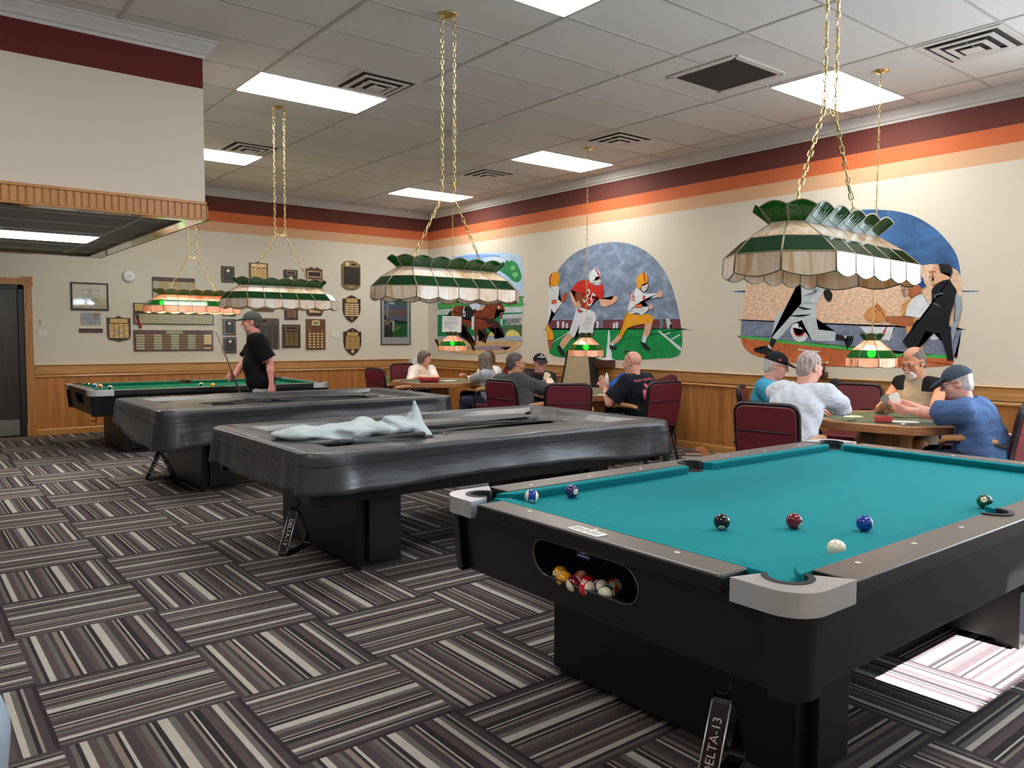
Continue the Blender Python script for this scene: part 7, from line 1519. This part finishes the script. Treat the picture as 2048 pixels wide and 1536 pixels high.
def rack(hook, ang, label, flip, tilt=0):
    T = thing('ball_rack', label, 'ball rack', hook, 0, 'triangle racks hanging from the tables'); s = .30; hgt = s*math.sqrt(3)/2; V = [(0, 0), (-s/2, -hgt), (s/2, -hgt)]; cen = (0, -hgt*2/3)
    def loop(k, r):
        out = []
        for i in range(3):
            a, p, q = Vector(V[i]), Vector(V[i-1]), Vector(V[(i+1) % 3]); c = Vector(cen); a = c+(a-c)*k; p = c+(p-c)*k; q = c+(q-c)*k; e0 = a+(p-a).normalized()*r; e1 = a+(q-a).normalized()*r
            for t in (0, .25, .5, .75, 1): out.append(tuple(e0*(1-t)**2+a*2*t*(1-t)+e1*t*t))
        return out
    bd = Vector((math.cos(ang), math.sin(ang), 0)); cdv = Vector((-math.sin(ang), math.cos(ang), 0)); mp = lambda a, b, c: tuple(bd*a+Vector((0, 0, 1))*b+cdv*c+Vector((0, 0, .006)))
    O, I = loop(1.0, .035), loop(.90, .035); w = .027; n = len(O); m = MB(); vs = [mp(*p, -w) for p in O]+[mp(*p, w) for p in O]+[mp(*p, w) for p in I]+[mp(*p, -w) for p in I]; fs = []
    for i in range(n):
        j = (i+1) % n; fs += [(i, j, n+j, n+i), (n+i, n+j, 2*n+j, 2*n+i), (2*n+i, 2*n+j, 3*n+j, 3*n+i), (3*n+i, 3*n+j, j, i)]
    m.add(vs, fs); m.build('triangle_frame', GUN, T, bevel=.002)
    e = Vector(V[1])-Vector(V[0]); e.normalize(); nrm = Vector((e.y, -e.x))*1.0
    if nrm.dot(Vector(cen)-Vector(V[0])) > 0: nrm = -nrm
    s_ = 1 if flip else -1
    def tm(a, b): q = Vector(V[0])+e*(s/2+s_*a)+nrm*.0012; return mp(q.x, q.y, -s_*b*1.0)
    lettering('DELTA-13', .036, tm, flat('embossed_silver', (206, 206, 210), .3, .8), T, 'embossed_lettering')
    m = MB()
    for c in (-w, w): m.tube([mp(*(Vector(V[0])+e*.03+nrm*.001), c), mp(*(Vector(V[1])-e*.03+nrm*.001), c)], .0022, 6)
    m.build('polished_edge', ALU, T, True)
hkx = TX-HL+.09+.0; RA = math.atan2(.28, .96)
for y, fl_, dy, ra, lb in ((TY[3], False, 0, RA, 'dark metal triangle rack hanging under the nearest table'), (TY[2], True, .13, .62, 'dark metal triangle rack hanging under the covered table with the folded cloth'), (TY[1], True, .09, .45, 'dark metal triangle rack hanging under the second covered table')):
    rack((hkx-.002, y-.52+dy, .398), ra, lb, fl_)
for tb_, dy in ((T3, .13), (T2, .09)):
    for k in kids(tb_):
        if k.name.startswith('rack_hook'): k.location.y += dy
# folded spare cover on the third table
fc = thing('folded_cloth', 'pale grey folded cover with a pointed peak lying on the covered table', 'folded cloth', (-5.62, -8.06, ZB+.016)); ux = Vector((.84, -.54, 0)).normalized(); uy = Vector((.54, .84, 0))
# built along its own long axis then turned
L1 = Field((-.62, -.36, -.03), (.62, .36, .42), .0075)
L1.ell((-.32, .0, .075), (.24, .17, .050), None, .05); L1.ell((.05, .04, .085), (.26, .17, .062), None, .05); L1.ell((.22, .02, .11), (.22, .15, .055), None, .05); L1.ell((-.12, -.06, .07), (.20, .12, .05), None, .04)
L1.cone((-.50, -.02, .07), (-.08, .05, .11), .022, .034, .03); L1.cone((-.12, -.14, .09), (.36, -.09, .11), .02, .026, .03); L1.cone((-.10, .0, .12), (-.13, -.17, .05), .022, .018, .02); L1.cone((.02, .06, .14), (.30, .05, .16), .03, .02, .05)
L1.cone((.40, -.02, .05), (.385, .02, .30), .085, .006, .04); L1.cone((.43, -.03, .03), (.36, .05, .20), .07, .02, .03)
L1.cone((.12, .12, .16), (.24, -.12, .13), .012, .016, .05, 'cut'); L1.cone((-.28, -.17, .13), (-.06, -.17, .07), .03, .03, .03, 'cut'); L1.wobble(.0045, 21, 11); L1.plane((0, 0, .022), (0, 0, -1))
inner = L1.build('pale_lining', fabric('pale_grey_lining', (176, 190, 196), .05, .5, rough=.6), fc, (0, 0, 0)); L2 = Field((-.62, -.36, -.03), (.62, .36, .2), .007)
L2.ell((-.25, -.03, .028), (.28, .19, .026), None, .02); L2.ell((.16, -.02, .026), (.32, .20, .026), None, .02); L2.cone((-.02, -.20, .045), (.42, -.13, .065), .018, .022, .02); L2.cone((-.48, -.08, .03), (-.12, -.19, .03), .020, .022, .015); L2.cone((-.03, -.225, .03), (.48, -.10, .04), .02, .02, .01); L2.cone((.45, .02, .04), (.53, .06, .05), .03, .02, .02); L2.wobble(.003, 26, 5); L2.plane((0, 0, 0), (0, 0, -1)); L2.build('dark_outer_layer', fabric('dark_vinyl_fold', (58, 60, 64), .1, .4, rough=.4), fc, (0, 0, 0)); fc.rotation_euler = (0, 0, math.atan2(-.40, .916)); fc.scale = (.93, 1, .82)
# ---------------------------------------------------------------- daylight, sky and camera
W = bpy.data.worlds.new('sky'); SC.world = W; W.use_nodes = True; nt = W.node_tree; bg = nt.nodes['Background']; sk = nt.nodes.new('ShaderNodeTexSky'); sk.sky_type = 'HOSEK_WILKIE'; sk.turbidity = 3; sk.sun_direction = (0, -.7, .7); nt.links.new(sk.outputs[0], bg.inputs[0]); bg.inputs[1].default_value = 1.2
sun = bpy.data.lights.new('sun', 'SUN'); sun.energy = 26; sun.angle = .009; sun.color = (1, .95, .92); so = bpy.data.objects.new('sun', sun); COL.objects.link(so); so.rotation_euler = Vector((-.02, .695, -.72)).to_track_quat('-Z', 'Y').to_euler()
def portal(nm, loc, to, sx, sy, power):
    l = bpy.data.lights.new(nm, 'AREA'); l.shape = 'RECTANGLE'; l.size = sx; l.size_y = sy; l.energy = power; l.color = (.72, .85, 1.0); o = bpy.data.objects.new(nm, l); COL.objects.link(o); o.location = loc; o.rotation_euler = Vector(to).to_track_quat('-Z', 'Z').to_euler(); return o
portal('daylight_right_window', (.15, -12.05, 1.85), (-1, 0, 0), 1.8, 1.7, 90); portal('daylight_front_window', (-2.6, YF-.15, 2.16), (0, 1, 0), 4.1, .45, 60)
cam = bpy.data.cameras.new('camera'); co = bpy.data.objects.new('camera', cam); COL.objects.link(co); SC.camera = co
r_, u_, f_ = Vector((0.783739, -0.621069, 0.005099)), Vector((0.034377, 0.051574, 0.998077)), Vector((0.620138, 0.782057, -0.061771))
M = Matrix((r_, u_, -f_)).transposed().to_4x4(); M.translation = (-7.89167, -12.47129, 1.41); co.matrix_world = M
cam.sensor_width = 36; cam.sensor_fit = 'HORIZONTAL'; cam.lens = 36*1574.143/2048; cam.clip_start = .05
SC.view_settings.view_transform = 'Standard'; SC.view_settings.look = 'None'; SC.view_settings.gamma = 1; SC.view_settings.use_curve_mapping = False; SC.view_settings.exposure = 1.12
